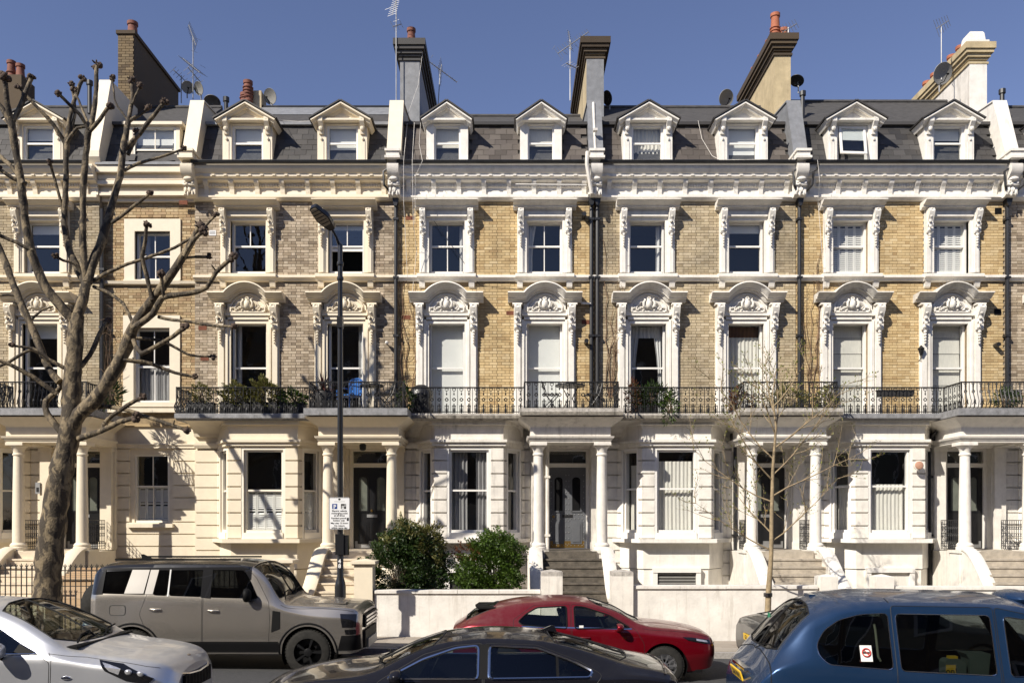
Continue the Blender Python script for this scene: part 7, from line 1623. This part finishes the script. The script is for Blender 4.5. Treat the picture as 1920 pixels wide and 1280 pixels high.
limb('branch', [(345, 480), (362, 452), (382, 432)], 5, 4.5, -.2, -.85); limb('branch', [(341, 484), (370, 482), (392, 482)], 3, 3, .2, -.8)
limb('branch', [(250, 615), (287, 587), (304, 559), (353, 550), (387, 540), (406, 509), (437, 483)], 8, 4.5, -.4, -.6)
limb('branch', [(286, 562), (275, 519), (267, 481), (272, 450), (275, 421)], 5.5, 4, -.3, -.7); limb('branch', [(308, 559), (305, 540), (301, 514)], 4.5, 4, -.2, -.75)
limb('branch', [(297, 594), (325, 600), (359, 603), (400, 610), (440, 612)], 4, 3, -.3, -.6); limb('branch', [(256, 634), (306, 640), (353, 664), (400, 669)], 4.2, 2.8, .4, -.5)
limb('branch', [(250, 637), (266, 662), (300, 644), (325, 630), (346, 615)], 5.5, 5, -.5, -.5); limb('branch', [(231, 675), (255, 677), (281, 681), (328, 698), (366, 706)], 6, 3.4, .3, -.4)
limb('branch', [(140, 770), (184, 762), (225, 766), (273, 780), (310, 792), (351, 807)], 6, 4, -.4, 0); limb('branch', [(148, 822), (170, 815), (191, 807), (225, 790), (256, 782)], 8, 6, -.5, -.1); limb('branch', [(192, 806), (202, 785), (225, 769), (266, 744)], 6, 4.5, -.2, -.3)
limb('branch', [(112, 716), (91, 690), (72, 641), (44, 578), (25, 534), (5, 480), (-25, 420)], 9, 8, .5, 0)
limb('branch', [(141, 697), (169, 666), (187, 625), (200, 602)], 6, 5, .4, 0); limb('branch', [(137, 697), (94, 675), (62, 653), (22, 648)], 5, 3, -.4, 0); limb('branch', [(106, 738), (60, 706), (20, 684), (-20, 670)], 6, 4, -.5, 0)
limb('branch', [(125, 825), (108, 800), (88, 775), (86, 752), (106, 735), (137, 697)], 9, 5, .2, -.1, False); limb('branch', [(55, 605), (80, 580), (100, 575)], 3, 2.5, .2, .3, False); limb('branch', [(90, 676), (60, 655), (15, 680), (-10, 690)], 4, 4, -.2, 0)
limb('branch', [(35, 555), (15, 552), (-15, 555)], 3.5, 3, -.1, .3); limb('branch', [(62, 470), (30, 455), (-5, 440)], 4.5, 4.5, -.2, -.3); limb('branch', [(50, 345), (25, 335), (-5, 315)], 5, 4.5, -.2, -.4); limb('branch', [(44, 345), (20, 310), (-10, 285)], 5.5, 5, .2, -.5)
# ------------------------------------------------------------------ young street tree with opening buds
YY = 17.25
M['bark_young'] = mat('young_tree_bark', (.27, .205, .12), .8, var=.35, vscale=12, bump=.4)
YG = thing('young_tree', 'slender young street tree with thin bare twigs and opening buds, left of the taxi', 'tree', (X(1440, YY), YY, zg(5.3) + .1))
rr = random.Random(21); gx, gz = X(1440, YY), zg(5.3) + .1
def W3(u, v, dy=0): return Vector((X(u, YY) - gx, dy, Z(v, YY) - gz))
tr_pts = [W3(1438, 1185), W3(1441, 1110), W3(1446, 1040), W3(1447, 960), W3(1449, 880), W3(1455, 800), W3(1448, 740), W3(1456, 690)]
ob('trunk', MB().tube(tr_pts, [.07, .058, .045, .04, .032, .023, .014, .006], 10, .04), 'bark_young', YG, smooth=60)
ob('tree_tie', MB().lathe([(.085, 0), (.092, .01), (.092, .07), (.085, .08)], (*W3(1440, 1118)[:2], W3(1440, 1118).z), 10), 'lamp_black', YG)
buds = []; bdir = []
def twig(par, p, d, L_, r, lvl):
    pts = [p]; q = p; k = 6; dd = d.copy()
    for i in range(k):
        dd = (dd + Vector((rr.gauss(0, .1), rr.gauss(0, .1), rr.gauss(.045, .06)))).normalized(); q = q + dd * (L_ / k); pts.append(q)
    o = ob('branch' if lvl == 0 else 'twig', MB().tube(pts, [r * (1 - .8 * i / k) for i in range(k + 1)], 5 if lvl == 0 else 4), 'bark_young', par, smooth=60)
    for i in range(1, k + 1):
        if lvl >= 1 or i > 2:
            if rr.random() < .5: buds.append(tuple(pts[i] + Vector((rr.gauss(0, .02), rr.gauss(0, .02), rr.gauss(0, .02))))); bdir.append(tuple(dd))
        if lvl < 2:
            nb = (2 if rr.random() < .5 else 1) if lvl == 0 else (1 if rr.random() < .7 else 0)
            for _ in range(nb):
                s = dd.cross(Vector((rr.gauss(0, 1), rr.gauss(0, 1), rr.gauss(0, 1)))).normalized(); twig(o if lvl == 0 else par, pts[i], (dd * .75 + s * .7 + Vector((0, 0, .1))).normalized(), L_ * rr.uniform(.35, .6) * (1 - .05 * i), r * .5, lvl + 1)
for (u0, v0, u1, v1, dy) in ((1444, 1030, 1300, 950, -.4), (1446, 1015, 1590, 905, .3), (1447, 1000, 1385, 915, .5), (1447, 940, 1290, 860, .2), (1448, 930, 1600, 830, -.4), (1448, 900, 1345, 780, -.5), (1449, 890, 1560, 760, .5), (1450, 860, 1320, 720, .3), (1452, 840, 1580, 720, -.2), (1454, 815, 1395, 690, -.4), (1454, 805, 1530, 690, .4), (1450, 770, 1440, 660, .3), (1452, 760, 1500, 680, -.3)):
    a, b = W3(u0, v0), W3(u1, v1, dy); d = (b - a); twig(YG, a, (d.normalized() - Vector((0, 0, .12))).normalized(), d.length, .018, 0)
ob('buds', leaves(buds, .045, 5, dirs=bdir), 'leaf_bud', YG, kind='stuff', fix=False)
